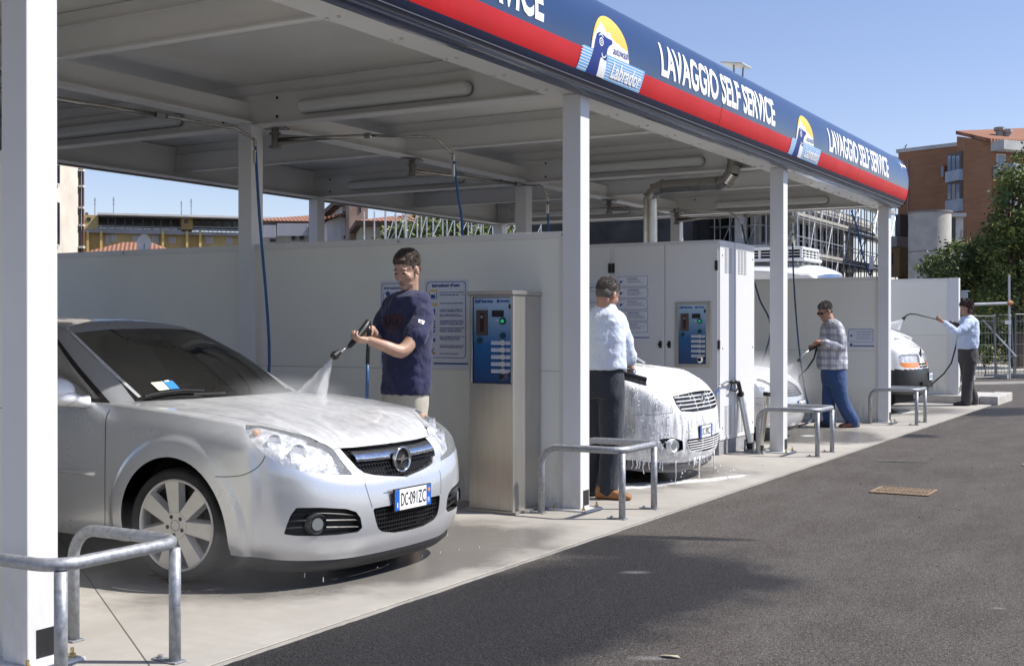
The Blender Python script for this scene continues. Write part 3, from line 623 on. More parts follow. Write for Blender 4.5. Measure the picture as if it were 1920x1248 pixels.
# ------------------------------------------------------------------ ceiling booms with hoses
def boom(label, piv, mid, end, drop, hose, hm=None):
    piv, mid, end, drop = map(Vector, (piv, mid, end, drop)); t = thing('hose_boom', label, 'boom arm', piv, 0, 'swivelling hose booms under the canopy')
    m = MB(); m.obox(piv+Vector((0, 0, .115)), (.10, .05, 0), (-.05, .10, 0), (0, 0, .006)); m.cyl(piv+Vector((0, 0, -.07)), piv+Vector((0, 0, .11)), .035, n=12); m.cyl(piv+Vector((0, 0, -.075)), piv+Vector((0, 0, -.055)), .055, n=12); m.cyl(piv+Vector((0, 0, .05)), piv+Vector((0, 0, .07)), .055, n=12); part('swivel', m, mat('aged grey metal', (.20, .19, .18), .45, .6, noise_s=20, noise_a=.3), t)
    d = (mid-piv).normalized(); m = MB(); s = Vector((-d.y, d.x, 0))*.006; m.prism([piv+d*.03+s+Vector((0, 0, .055)), piv+d*.42+s+Vector((0, 0, .012)), piv+d*.42+s-Vector((0, 0, .02)), piv+d*.03+s-Vector((0, 0, .05))], -2*s); part('gusset', m, M_FLUE, t)
    m = MB(); m.tube([piv+d*.03, mid], .021, 10); part('arm_tube', m, M_FLUE, t, smooth=True)
    m = MB()
    for i in range(13): q = mid.lerp(piv, .004*i+.02); m.cyl(q, q+d*.006, .027, n=10)
    part('spring', m, M_LAMPB, t)
    c = end+(end-mid).normalized()*.0; pts = [mid, mid.lerp(end, .5), end, end.lerp(drop, .35)+Vector((0, 0, .03)), drop]
    m = MB(); m.tube(pts, .013, 8); part('end_tube', m, M_FLUE, t, smooth=True)
    if hose:
        h0 = drop; m = MB(); m.cyl(h0, h0-Vector((0, 0, .06)), .016, n=8); m.cyl(h0-Vector((0, 0, .09)), h0-Vector((0, 0, .2)), .018, n=8); part('hose_fitting', m, M_FLUE, t)
        pts = [drop]+[Vector(p) for p in hose]; sm = []
        for i in range(len(pts)-1):
            p0, p1, p2, p3 = [pts[min(max(j, 0), len(pts)-1)] for j in (i-1, i, i+1, i+2)]
            for k in range(6): u = k/6; sm.append(.5*((2*p1)+(p2-p0)*u+(2*p0-5*p1+4*p2-p3)*u*u+(-p0+3*p1-3*p2+p3)*u**3))
        sm.append(pts[-1]); m = MB(); m.tube(sm, .0125, 8); part('hose', m, hm or M_BLUEHOSE, t, smooth=True)
boom('boom arm at upper left with a blue hose hanging behind the silver estate', (-7.78, 5.9, 3.17), (-7.40, 7.3, 3.14), (-7.28, 7.85, 3.12), onY(478, 262, 8.05), [onY(486, 400, 8.05), onY(505, 680, 8.0), (-7.05, 7.95, .5), (-7.0, 7.8, .02), (-6.4, 7.7, .015)])
boom('boom arm above the navy shirted man with its hose passing behind the wall', (-7.62, 8.88, 3.17), (-6.75, 9.2, 3.19), (-6.25, 9.42, 3.17), onY(850, 290, 9.6), [onY(858, 360, 9.65), onY(867, 437, 9.8), (-6.3, 10.0, 1.5), (-6.1, 10.1, .5), (-5.9, 10.0, .02)])
boom('boom arm whose tip disappears behind the second white post', (-7.77, 11.34, 3.17), (-7.30, 13.0, 3.15), (-7.1, 13.05, 3.14), (-7.0, 13.08, 3.0), [(-7.0, 13.1, 2.6), (-7.0, 13.12, 2.45)])
boom('boom arm behind the flue with a blue hose looping beside the cabinet', (-7.76, 16.4, 3.17), (-6.9, 17.0, 3.16), (-6.35, 17.6, 3.15), onY(1391, 420, 17.6), [onY(1407, 500, 17.3), onY(1424, 560, 17.0), onY(1445, 622, 16.6), (-5.75, 16.8, .5), (-5.8, 16.6, .02)], hm=mat('dark blue hose', (.018, .045, .10), .4))
boom('boom arm at the last beam with a dark hose beside the checked shirt', (-7.6, 18.6, 3.17), (-6.3, 18.35, 3.16), (-5.65, 18.2, 3.15), onY(1486, 430, 18.0), [onY(1488, 520, 18.0), onY(1497, 640, 18.0), onY(1510, 735, 17.9), (-5.2, 17.9, .1), (-5.3, 17.6, .015)], hm=mat('dark blue hose', (.018, .045, .10), .4))

# ------------------------------------------------------------------ leaning steel holders
def holder(label, foot, top, gun):
    t = thing('lance_holder', label, 'lance holder', foot, 0, 'leaning steel lance holders'); foot, top = Vector(foot), Vector(top); d = (top-foot).normalized()
    m = MB(); m.cyl(foot+d*.05, top, .034, n=16, caps=False); m.cyl(foot+d*.05, foot+d*.06, .034, n=16); part('holder_tube', m, mat('polished steel tube', (.66, .63, .56), .22, 1, noise_s=14, noise_a=.1), t, autos=40)
    m = MB(); m.cyl(top-d*.03, top+d*.012, .042, n=16); m.cyl(foot+d*.02, foot+d*.10, .040, n=12); part('rubber_collar', m, M_RUB, t)
    m = MB(); m.box(foot.x-.06, foot.x+.06, foot.y-.05, foot.y+.05, .001, .03); m.obox(foot+Vector((-.07, .0, .07)), (.004, 0, .07), (0, .03, 0), (.003, 0, 0)); part('foot_bracket', m, M_GALV, t)
    return t
f1 = G(1408, 846); t1 = onY(1388, 737, f1.y+.02); holder('leaning steel holder with a black spray gun in it', f1, t1, True)
f2 = G(1424, 850); t2 = onY(1438, 737, f2.y+.02); holder('empty leaning steel holder with a black collar beside the third post', f2, t2, False)
g = thing('spray_gun', 'black spray gun resting in the leaning steel holder', 'spray gun', t1); gx = t1.x+.02; gp_ = lambda u, v: onX(u, v, gx)
m = MB(); m.tube([gp_(1390, 742), gp_(1386, 724), gp_(1384, 716)], .024, 10); m.tube([gp_(1385, 719), gp_(1379, 715), gp_(1371, 716)], .020, 8); part('gun_body', m, M_BLACK, g, smooth=True)
m = MB(); m.tube([gp_(1372, 717), gp_(1370, 731), gp_(1380, 733), gp_(1384, 726)], .009, 6); part('trigger_guard', m, M_BLACK, g)
m = MB(); m.tube([gp_(1373, 729), gp_(1379, 727)], .008, 6); part('trigger', m, M_BLUEHOSE, g)
m = MB(); m.tube([gp_(1372, 716), gp_(1362, 715), gp_(1352, 722), gp_(1346, 731)], .011, 8); part('steel_pipe', m, M_CHROME, g, smooth=True)
m = MB(); q_ = [gp_(1346, 731), gp_(1338, 745), gp_(1330, 762), gp_(1322, 800)]; m.tube(q_, .012, 8); part('hose', m, M_BLUEHOSE, g, smooth=True)

# ------------------------------------------------------------------ drains and litter
M_RUST = mat('rusty iron', (.24, .17, .11), .85, .1, noise_s=22, noise_a=.35)
def drain(label, cx, cy, w, l, ang):
    t = thing('drain_grate', label, 'drain grate', (cx, cy, -.011), 0, 'rusty drain grates in the asphalt'); c, s = math.cos(ang), math.sin(ang); a = Vector((c, s, 0)); b = Vector((-s, c, 0)); o = Vector((cx, cy, -.008))
    m = MB(); m.obox(o, a*w/2, b*l/2, (0, 0, .001)); part('pit', m, M_DARK, t)
    m = MB(); n = 15
    for i in range(n): m.obox(o+a*(w*(-.5+(i+.5)/n))+Vector((0, 0, .004)), a*w/n*.22, b*l/2*.94, (0, 0, .003))
    for k in (-1, 1): m.obox(o+b*l/2*k+Vector((0, 0, .0042)), a*w/2, b*.012, (0, 0, .003)); m.obox(o+a*w/2*k+Vector((0, 0, .0044)), a*.012, b*l/2, (0, 0, .003))
    m.obox(o+Vector((0, 0, .0046)), a*w/2, b*.01, (0, 0, .003)); part('grate', m, M_RUST, t)
drain('rusty grate in the asphalt, the nearer of the two', -2.42, 11.16, .48, .42, R_(0)); drain('rusty grate cut by the right edge of the picture', -1.52, 14.1, .55, .45, 0)
m = MB(); p = G(1256, 1231, -.01); m.add([p+Vector(q) for q in ((-.05, -.01, .004), (.0, -.02, .012), (.05, 0, .004), (.03, .02, .008), (-.03, .015, .004))], [(0, 1, 4), (1, 3, 4), (1, 2, 3)]); tag(part('paper_scrap', m, mat('pale paper', (.42, .37, .28), .8)), 'crumpled scrap of paper on the asphalt', 'litter')
m = MB(); rnd = random.Random(5)
for i in range(90):
    x = rnd.uniform(-3.6, 1.5); y = rnd.uniform(3.9, 16); s = rnd.uniform(.003, .008); m.ell((x, y, -.008), (s, s*.8, s*.6), nu=6, nv=4)
tag(part('grit', m, mat('pebble grit', (.16, .15, .14), .9, noise_s=40, noise_a=.5)), 'scattered grit on the asphalt', 'grit', kind='stuff')
# ------------------------------------------------------------------ background buildings
class Fac:
    """a vertical facade through two ground points seen at pixel columns u0, u1 and camera depths d0, d1"""
    def __init__(s, u0, d0, u1, d1):
        a, b = W(u0, 614, d0), W(u1, 614, d1); s.A = Vector((a.x, a.y, 0)); s.B = Vector((b.x, b.y, 0)); s.t = (s.B-s.A).normalized(); s.L = (s.B-s.A).length
        s.n = Vector((s.t.y, -s.t.x, 0)); 
        if s.n.dot(CO-s.A) < 0: s.n = -s.n
    def hit(s, u, v):
        d = ray(u, v); k = (s.A-CO).dot(s.n)/d.dot(s.n); p = CO+d*k; return (p-s.A).dot(s.t), p.z
    def box(s, m, s0, s1, z0, z1, d0, d1):
        m.obox(s.A+s.t*(s0+s1)/2+Vector((0, 0, (z0+z1)/2))+s.n*(d0+d1)/2, s.t*(s1-s0)/2, s.n*abs(d1-d0)/2, (0, 0, (z1-z0)/2)); return m
    def px(s, m, u0, v0, u1, v1, d0, d1):
        a, z1 = s.hit(u0, v0); b, _ = s.hit(u1, v1); _, z0 = s.hit(u0, v1); return s.box(m, min(a, b), max(a, b), min(z0, z1), max(z0, z1), d0, d1)
def plaster(name, c, r=.85, d=.16): return mat(name, c, r, noise_s=1.2, noise_a=d, bump=.15, bump_s=18)
def brickmat():
    n = NT('brown brick'); b = n.t.nodes.new('ShaderNodeTexBrick'); mp = n.t.nodes.new('ShaderNodeMapping'); mp.inputs['Rotation'].default_value = (R_(90), 0, 0)
    xyz = n.xyz(); cmb = n.t.nodes.new('ShaderNodeCombineXYZ'); n.link(n.math('ADD', xyz[0], n.math('MULTIPLY', xyz[1], .7)), cmb.inputs[0]); n.link(xyz[2], cmb.inputs[1]); n.link(cmb.outputs[0], b.inputs['Vector'])
    b.inputs['Scale'].default_value = 1; b.inputs['Brick Width'].default_value = .55; b.inputs['Row Height'].default_value = .16; b.inputs['Mortar Size'].default_value = .012
    b.inputs['Color1'].default_value = (.40, .205, .105, 1); b.inputs['Color2'].default_value = (.33, .160, .082, 1); b.inputs['Mortar'].default_value = (.34, .22, .15, 1)
    base = n.mix(n.rng(n.noise(.5, 5, .6), .35, .7, 0, .5), b.outputs['Color'], (.25, .12, .065)); n.set(Base_Color=base, Roughness=.9); return n.m
def tilemat():
    n = NT('terracotta tiles'); xyz = n.xyz(); w = n.math('SINE', n.math('MULTIPLY', n.math('ADD', xyz[0], xyz[1]), 22.)); v = n.noise(5, 5, .7)
    base = n.mix(n.rng(v, .3, .7), (.38, .185, .115), (.27, .12, .075)); base = n.mix(n.rng(w, -.2, -1, 0, .5), base, (.10, .04, .03)); n.bump(w, .5, .05); n.set(Base_Color=base, Roughness=.9); return n.m
M_BRICK = brickmat(); M_TILE = tilemat(); M_GLASSD = mat('dark window', (.02, .023, .027), .12, noise_s=2, noise_a=.5); M_GREYC = plaster('grey concrete', (.33, .33, .32)); M_SLAB = plaster('pale slab', (.50, .50, .49))
M_YW = plaster('yellow plaster', (.56, .42, .18)); M_YP = plaster('ochre pilaster', (.66, .46, .17)); M_BEIGE = plaster('beige plaster', (.60, .54, .46)); M_WHP = plaster('white plaster', (.66, .65, .62)); M_BRN = plaster('brown fascia', (.13, .09, .07)); M_PALEB = mat('bluish parapet', (.36, .42, .50), .6, noise_s=2); M_SKYG = mat('reflecting glass', (.22, .28, .36), .08)
M_STEELT = mat('scaffold tube', (.52, .53, .55), .4, .5, noise_s=6, noise_a=.3); M_IRON = mat('dark iron', (.06, .06, .065), .6)
def win(f, parent, u0, v0, u1, v1, d=.02, glass=None, frame=None):
    a, z1 = f.hit(u0, v0); b, z0 = f.hit(u1, v1); a, b = min(a, b), max(a, b); e = min(.09, (b-a)*.12)
    m = MB(); f.box(m, a, b, z0, z1, .0, d+.05); w = part('window', m, frame or M_SLAB, parent)
    m = MB(); f.box(m, a+e, b-e, z0+e, z1-e, .01, d+.06); p = part('pane', m, glass or M_GLASSD, w); return w
# tall beige block far left
f = Fac(70, 33, 151.5, 36); t = thing('apartment_block', 'tall beige building cut by the thick white post at far left', 'building', f.A)
m = MB(); f.box(m, 0, f.L, 0, 12.5, -9, 0); part('wall', m, M_BEIGE, t)
for v0, v1 in ((300, 348), (374, 462), (240, 290)): win(f, t, 96, v0, 108.5, v1)
m = MB(); f.px(m, 146.5, 300, 149.3, 474, .0, .05); part('dark_niche', m, M_GLASSD, t)
m = MB(); a, _ = f.hit(151.3, 400); f.box(m, a-.035, a+.02, 0, 12, .04, .1); part('downpipe', m, mat('brown pipe', (.22, .10, .07), .5), t)
m = MB(); 
for v in (318, 348, 388, 421, 462): f.px(m, 145.5, v-1, 149.8, v+3, .02, .16)
part('ledge', m, M_SLAB, t)
# yellow building with roof terrace
f = Fac(152, 92, 520, 96.3); t = thing('apartment_block', 'long yellow building with a dark glazed roof terrace and flat white roof', 'building', f.A); zt = f.hit(180, 431)[1]; zr = f.hit(190, 404)[1]
m = MB(); f.box(m, 0, f.L, 0, zt-.25, -10, 0); part('wall', m, M_YW, t)
m = MB(); f.box(m, -.2, f.L, zt-.25, zt+.0, -10, .5); part('terrace_slab', m, M_GREYC, t)
m = MB(); f.px(m, 183, 401, 520, 404.6, -9, 1.2); part('roof', m, M_WHP, t)
m = MB(); f.px(m, 154, 402, 184, 430, -8, -.3); f.px(m, 340, 405, 362, 430, -8, -.3); part('wall', m, M_YW, t)
m = MB(); f.px(m, 163, 407, 170, 413, -.31, -.25); f.px(m, 346, 411, 352, 418, -.31, -.25); part('dark_opening', m, M_GLASSD, t)
for u in [185, 203, 216, 234, 250, 268, 286, 302, 321, 338, 364, 381, 400, 418, 437, 470, 490]:
    m = MB(); f.px(m, u-1.6, 404.5, u+1.6, 431, -.9, -.6); part('column', m, mat('dark grey column', (.12, .12, .13), .7), t)
m = MB(); f.px(m, 185, 406, 340, 409, -1.0, -.7); f.px(m, 362, 408, 520, 411, -1., -.7); f.px(m, 184, 405, 520, 409, -9, -8.7)
for u in np.arange(188, 512, 9.): f.px(m, u-.6, 405, u+.6, 431, -8.6, -8.4)
part('beam', m, M_IRON, t)
m = MB(); f.px(m, 184, 423.5, 340, 425.5, .3, .4); f.px(m, 184, 427.5, 340, 431, .3, .4); f.px(m, 362, 425, 520, 427, .3, .4); f.px(m, 362, 429, 520, 433, .3, .4); part('railing', m, M_GREYC, t)
for u0, v0, u1, v1 in ((197, 440, 206, 458), (207, 439, 219, 453), (248, 440, 261, 453), (285, 441, 298, 457), (316, 444, 330, 456), (385, 443, 401, 457), (424, 444, 436, 458)): win(f, t, u0, v0, u1, v1, glass=mat('pale blind', (.45, .43, .40), .6))
for u in (165, 190, 305, 350, 374.5, 460): m = MB(); f.px(m, u-2.3, 434, u+2.3, 480, .0, .7); part('pilaster', m, M_YP, t)
for u, v in ((160, 392), (202, 397), (300, 399), (341, 397), (379, 400)): m = MB(); f.px(m, u-2.3, v, u+2.3, 404.5, -4, -3); f.px(m, u-3, v, u+3, v+2.5, -4.2, -2.8); part('chimney', m, mat('chimney stone', (.16, .13, .12), .8), t)
def antenna(label, u, v0, v1, dep, lean=0):
    b = W(u, v1, dep); tp = W(u+lean, v0, dep); t = thing('tv_antenna', label, 'antenna', b, 0, 'television aerials on the roofs'); m = MB(); m.cyl(b-Vector((0, 0, .5)), tp, .035, n=6); part('mast', m, M_LAMPB, t)
    m = MB(); L = (tp-b).length
    for k, z in enumerate((.98, .86, .78, .6)):
        c = b.lerp(tp, z); w = .05*L*(1.5 if k % 2 else 1); m.cyl(c-rt*w, c+rt*w, .022, n=5); m.cyl(c-fw*w-rt*w*.5, c+fw*w+rt*w*.5, .02, n=5)
    part('aerial_rods', m, M_LAMPB, t)
antenna('thin aerial, leftmost above the yellow building', 178, 371, 400, 96); antenna('thin aerial with crossed rods, second from the left above the yellow building', 213, 370, 402, 96)
antenna('thin aerial just left of the blue hose post above the yellow building', 340, 377, 399, 97); antenna('thin aerial closest to the blue hose post above the yellow building', 358.5, 373, 404, 97)
# tiled low roof with dish
f = Fac(152, 60, 300, 60); t = thing('low_house', 'low house showing only its terracotta tiled roof in front of the yellow building', 'house', f.A)
a0, z0 = f.hit(158, 475); a1, z1 = f.hit(310, 475); zr = f.hit(220, 455)[1]; m = MB(); f.box(m, a0, a1, 0, z0-.05, -4, -.2); part('wall', m, M_BEIGE, t)
P = lambda s, d, z: f.A+f.t*s+f.n*d+Vector((0, 0, z)); b0, _ = f.hit(205, 455); b1, _ = f.hit(258, 455)
m = MB(); m.add([P(a0-.4, .4, z0-.1), P(a1+.4, .4, z0-.1), P(a1+.4, -5, z0-.1), P(a0-.4, -5, z0-.1), P(b0, -2.2, zr+.18), P(b1, -2.2, zr+.18)], [(0, 1, 5, 4), (1, 2, 5), (2, 3, 4, 5), (3, 0, 4), (0, 3, 2, 1)]); part('roof', m, M_TILE, t)
t = thing('satellite_dish', 'round white satellite dish above the low tiled roof', 'satellite dish', W(271, 464, 56)); c = W(271, 457, 56); m = MB(); rows = []
for k in range(6): r = .41*k/5; rows.append([c+(rt*.9-fw*.4).normalized()*r*math.cos(a)+up*r*1.05*math.sin(a)-fw*(.10*(k/5)**2) for a in [2*math.pi*i/16 for i in range(16)]])
m.grid(rows, True); part('dish', m, M_WHP, t, smooth=True); m = MB(); m.cyl(c+fw*.02, W(271, 473, 56), .04, n=8); part('mast', m, M_LAMPB, t)
# red roofed house between the posts
f = Fac(472, 67, 640, 67.5); t = thing('white_house', 'white house with terracotta roof, dark eaves and a scalloped awning', 'house', f.A)
a1, zz = f.hit(612, 424); m = MB(); f.box(m, 0, a1, 0, zz+.2, -9, 0); part('wall', m, M_WHP, t)
m = MB(); f.box(m, -.5, a1+.6, zz, zz+.22, -9.4, .7); part('eave', m, M_BRN, t)
_, zr = f.hit(632, 400); m = MB(); m.add([f.A+f.t*s_+f.n*d_+Vector((0, 0, z_)) for s_, d_, z_ in ((-.6, .8, zz+.2), (a1+1.0, .8, zz+.2), (a1+1.0, -9.5, zz+.2), (-.6, -9.5, zz+.2), (-.6, -4.4, zr-.15), (a1+1.0, -4.4, zr+.45))], [(0, 1, 5, 4), (1, 2, 5), (2, 3, 4, 5), (3, 0, 4), (0, 3, 2, 1)]); part('roof', m, M_TILE, t)
for u0, v0, u1, v1 in ((505, 447, 518, 455), (546, 440, 555, 452), (560, 440, 571, 452)): win(f, t, u0, v0, u1, v1)
m = MB()
for i in range(32):
    u = 488+i*2.85; 
    if i == 11: continue
    a, z = f.hit(u, 433-(i > 11)*3); f.box(m, a, a+.10, z-.42, z+.25, .9-.1, .92)
parts('awning', m, mat('awning stripes', (.55, .56, .58), .8), t)
f = Fac(612, 62, 657, 62.3); t = thing('white_house', 'narrow white gabled house with a shaded window right of the rear post', 'house', f.A); h = f.hit(640, 413)[1]
m = MB(); a0, _ = f.hit(613, 440); a1, _ = f.hit(641, 440); a2, z2 = f.hit(656, 386); m.prism([f.A+f.t*a0, f.A+f.t*a1, f.A+f.t*a1+Vector((0, 0, f.hit(641, 404)[1])), f.A+f.t*a0+Vector((0, 0, f.hit(613, 415)[1]))], f.n*-5); f.box(m, a1+.01, a2, 0, z2, -6, -.02); part('wall', m, M_WHP, t)
m = MB(); m.prism([f.A+f.t*(a0-.5)+f.n*.4+Vector((0, 0, f.hit(610, 415)[1])), f.A+f.t*(a1+.2)+f.n*.4+Vector((0, 0, f.hit(643, 403)[1])), f.A+f.t*(a1+.2)+f.n*.4+Vector((0, 0, f.hit(643, 399)[1])), f.A+f.t*(a0-.5)+f.n*.4+Vector((0, 0, f.hit(610, 411)[1]))], f.n*-6); part('roof', m, M_TILE, t)
m = MB(); f.box(m, a1-.4, a2+.4, z2, z2+.25, -6.3, .4); part('eave', m, M_BRN, t)
win(f, t, 642.5, 396, 651.5, 408, glass=M_GLASSD, frame=M_GREYC); win(f, t, 643, 441, 654, 448)
f = Fac(655, 60, 690, 60.2); t = thing('apartment_block', 'brownish tall block standing between the white house and the scaffolding', 'building', f.A); m = MB(); f.box(m, .0, f.L, 0, 7.6, -5, 0); part('wall', m, plaster('taupe plaster', (.33, .25, .20)), t); m = MB(); f.px(m, 674, 384, 677, 398, 0, .03); part('dark_opening', m, M_GLASSD, t)
f = Fac(664, 56, 800, 56.6); t = thing('tiled_house', 'beige house with red tiles and dark eaves behind the scaffolding tubes', 'house', f.A); a0, z0 = f.hit(665, 424); a1, _ = f.hit(745, 424); zr = f.hit(736, 395)[1]
m = MB(); f.box(m, a0+.3, a1+2, 0, z0, -6, 0); part('wall', m, plaster('olive plaster', (.42, .40, .31)), t); m = MB(); f.box(m, a0, a1+2.4, z0, z0+.2, -6.4, .6); part('eave', m, M_BRN, t)
m = MB(); m.add([f.A+f.t*s_+f.n*d_+Vector((0, 0, z_)) for s_, d_, z_ in ((a0, .7, z0+.2), (a1+2.4, .7, z0+.2), (a1+2.4, -6.4, z0+.2), (a0, -6.4, z0+.2), (a0+1.9, -2.8, zr), (a1+2, -2.8, zr+.2))], [(0, 1, 5, 4), (1, 2, 5), (2, 3, 4, 5), (3, 0, 4), (0, 3, 2, 1)]); part('roof', m, M_TILE, t)
m = MB(); f.px(m, 690, 386, 720, 402, -9, -7); f.px(m, 740, 388, 790, 404, -9, -7); part('rear_wall', m, M_WHP, t)

# ------------------------------------------------------------------ trees
LEAF = [mat('leaf dark', (.055, .090, .026), .6, noise_s=3, noise_a=.4), mat('leaf mid', (.12, .165, .045), .55, noise_s=3, noise_a=.4), mat('leaf light', (.25, .27, .065), .5, noise_s=3, noise_a=.3), mat('bark', (.10, .075, .055), .9, noise_s=8, noise_a=.4, bump=.5)]
def tree(name, label, base, trunk_r, blobs, n, leaf, seed, light=.3, group=None):
    """blobs: (centre, radii) ellipsoids; leaves sit in clumps spread through them"""
    rnd = random.Random(seed); base = Vector(base); t = thing(name, label, 'tree' if 'bush' not in name else 'bush', base, 0, group)
    m = MB(); top = Vector(blobs[0][0]); fork = base.lerp(Vector((base.x, base.y, top.z)), .45); m.tube([base, base.lerp(fork, .5)+Vector((.05, .04, 0)), fork], [trunk_r, trunk_r*.8, trunk_r*.65], 8)
    for c, r in blobs:
        c = Vector(c)
        for k in range(3):
            e = c+Vector((rnd.uniform(-.5, .5)*r[0], rnd.uniform(-.5, .5)*r[1], rnd.uniform(-.2, .6)*r[2])); mid = fork.lerp(e, .5)+Vector((rnd.uniform(-.2, .2), rnd.uniform(-.2, .2), .15)); m.tube([fork, mid, e], [trunk_r*.5, trunk_r*.3, trunk_r*.08], 6)
    part('trunk', m, LEAF[3], t, smooth=True)
    m = MB(); vols = [r[0]*r[1]*r[2] for c, r in blobs]; tot = sum(vols)
    for (c, r), vv in zip(blobs, vols):
        c = Vector(c); nc = max(6, int(n*vv/tot/26))
        for k in range(nc):
            while True:
                q = Vector((rnd.uniform(-1, 1), rnd.uniform(-1, 1), rnd.uniform(-1, 1)))
                if q.length < 1: break
            q = q.normalized()*(q.length**.45)
            if noise.noise(Vector((q.x*2.1+seed, q.y*2.1, q.z*2.1))) < -.22: continue
            cc = c+Vector((q.x*r[0], q.y*r[1], q.z*r[2])); cr = leaf*rnd.uniform(2, 4.2); tone = rnd.random()
            for j in range(26):
                d = Vector((rnd.gauss(0, 1), rnd.gauss(0, 1), rnd.gauss(0, .7)))*.5; p = cc+d*cr; a = Vector((rnd.gauss(0, 1), rnd.gauss(0, 1), rnd.gauss(0, .6))).normalized(); b = a.orthogonal().normalized(); b = (b*math.cos(tone*6+j)+a.cross(b)*math.sin(tone*6+j)); s = leaf*rnd.uniform(.5, 1.0)
                m.mi = 2 if (tone > 1-light and j % 3) else (1 if (tone > .35) else 0)
                m.add([p-a*s, p+b*s*.45, p+a*s, p-b*s*.45], [(0, 1, 2, 3)])
    part('crown', m, LEAF[:3], t); return t
tb = W(830, 614, 42)
def bl(u, v, dep, ru, rv, rd): c = W(u, v, dep); k = dep/F_PX; return (c, (ru*k*.9+.1, rd, rv*k))
tree('leafy_tree', 'leafy tree seen through the scaffolding tubes left of the second front post', (tb.x, tb.y, 0), .22, [bl(800, 440, 42, 62, 34, 1.3), bl(880, 445, 43, 58, 38, 1.4), bl(755, 452, 42, 40, 28, 1.1), bl(930, 450, 43, 40, 30, 1.2)], 9000, .13, 3)
tb = W(1905, 614, 40)
tree('leafy_tree', 'tall leafy tree cut by the right edge of the picture', (tb.x, tb.y, 0), .25, [bl(1915, 400, 40, 50, 80, 1.6), bl(1905, 345, 40, 28, 32, .8), bl(1940, 330, 40, 60, 45, 1.5), bl(1930, 480, 40, 80, 75, 2.), bl(1880, 450, 40, 42, 45, 1.3), bl(1915, 560, 40, 75, 60, 1.8), bl(1980, 420, 41, 60, 120, 1.8)], 30000, .10, 7, .34)
tb = W(1815, 614, 43)
tree('leafy_tree', 'lower rounded tree in front of the concrete cylinder', (tb.x, tb.y, 0), .2, [bl(1800, 500, 42, 58, 42, 1.5), bl(1760, 500, 43, 32, 26, 1.), bl(1850, 490, 42, 34, 48, 1.3), bl(1830, 560, 43, 75, 55, 1.8), bl(1770, 560, 43, 45, 55, 1.3)], 20000, .10, 11, .34)
tb = W(1850, 614, 47)
tree('leafy_tree', 'dark tree filling the gap behind the mesh fence', (tb.x, tb.y, 0), .15, [bl(1860, 610, 47, 80, 55, 1.8), bl(1900, 600, 47, 55, 70, 1.8), bl(1940, 560, 48, 60, 60, 1.8)], 10000, .14, 13, .1)
tb = W(1845, 672, 36)
tree('weed_bush', 'low green bush at the foot of the mesh fence', (tb.x, tb.y, 0), .02, [bl(1845, 664, 36, 16, 13, .4), bl(1862, 668, 36, 9, 8, .3), bl(1885, 672, 36, 10, 5, .3)], 1500, .06, 17, .4)
tb = W(1345, 614, 75)
tree('leafy_tree', 'patch of tree behind the unfinished building slabs', (tb.x, tb.y, 0), .2, [bl(1190, 428, 78, 22, 20, 1.3), bl(1405, 440, 82, 40, 24, 1.6)], 3500, .16, 19, .5)

# ------------------------------------------------------------------ scaffolding
def scaffold(name, label, f, us, levels, vt, depth=1.0, r=.03, brace=True, deck=False, xb=2, bh=2):
    t = thing(name, label, 'scaffolding', f.A); ss = [f.hit(u, 560)[0] for u in us]; zt = [f.hit(u, v)[1] for u, v in zip(us, [vt]*len(us) if not callable(vt) else [vt(u) for u in us])]
    P = lambda s, d, z: f.A+f.t*s+f.n*d+Vector((0, 0, z))
    for s, z in zip(ss, zt):
        for d in (0, depth): m = MB(); m.cyl(P(s, d, 0), P(s, d, z), r, n=6); part('standard', m, M_STEELT, t)
    for z in levels:
        for d in (0, depth):
            for dz in ((0, 1.0) if bh == 2 else (0,)):
                if z+dz > max(zt): continue
                m = MB(); m.cyl(P(ss[0], d, z+dz), P(ss[-1], d, z+dz), r*.8, n=6); part('ledger', m, M_STEELT, t)
        if deck: m = MB(); f.box(m, ss[0], ss[-1], z+.04, z+.10, .05, depth-.05); f.box(m, ss[0], ss[-1], z+.12, z+.28, depth, depth+.03); part('deck', m, mat('deck board', (.40, .39, .36), .8, noise_s=3, noise_a=.3), t)
    for i in range(len(ss)-1):
        for j, z in enumerate(levels):
            if z+bh > max(zt)+.3: continue
            if brace and (i+j) % xb == 0: m = MB(); m.cyl(P(ss[i], depth, z), P(ss[i+1], depth, z+bh), r*.75, n=5); part('brace', m, M_STEELT, t)
            if (i+j) % 3 == 1: m = MB(); m.cyl(P(ss[i], 0, z), P(ss[i], depth, z+bh), r*.7, n=5); part('brace', m, M_STEELT, t)
    return t
f = Fac(680, 36, 1000, 42)
scaffold('scaffolding', 'silver tube scaffolding in front of a leafy tree, left of the second front post', f, [683, 702, 722, 742, 760, 790, 812, 838, 862, 884, 906, 930, 950, 975], [1.8, 2.8, 3.8], lambda u: 396 if u < 900 else 404, .9, .02, xb=1, bh=1)
FA = Fac(1095, 76, 1450, 70)
t = thing('unfinished_building', 'dark unfinished building with pale slabs behind the grey cabinet', 'building', FA.A)
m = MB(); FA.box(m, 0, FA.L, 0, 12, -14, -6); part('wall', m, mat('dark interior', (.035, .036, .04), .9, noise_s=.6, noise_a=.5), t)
for z0, z1 in ((2.9, 3.2), (5.9, 6.35), (9, 9.4)): m = MB(); FA.box(m, 0, FA.L, z0, z1, -10, -.6); part('slab', m, M_SLAB, t)
for k in range(9): m = MB(); s_ = FA.L*k/8.3+.3; FA.box(m, s_, s_+.5, 0, 9, -3, -2.5); part('column', m, M_GREYC, t)
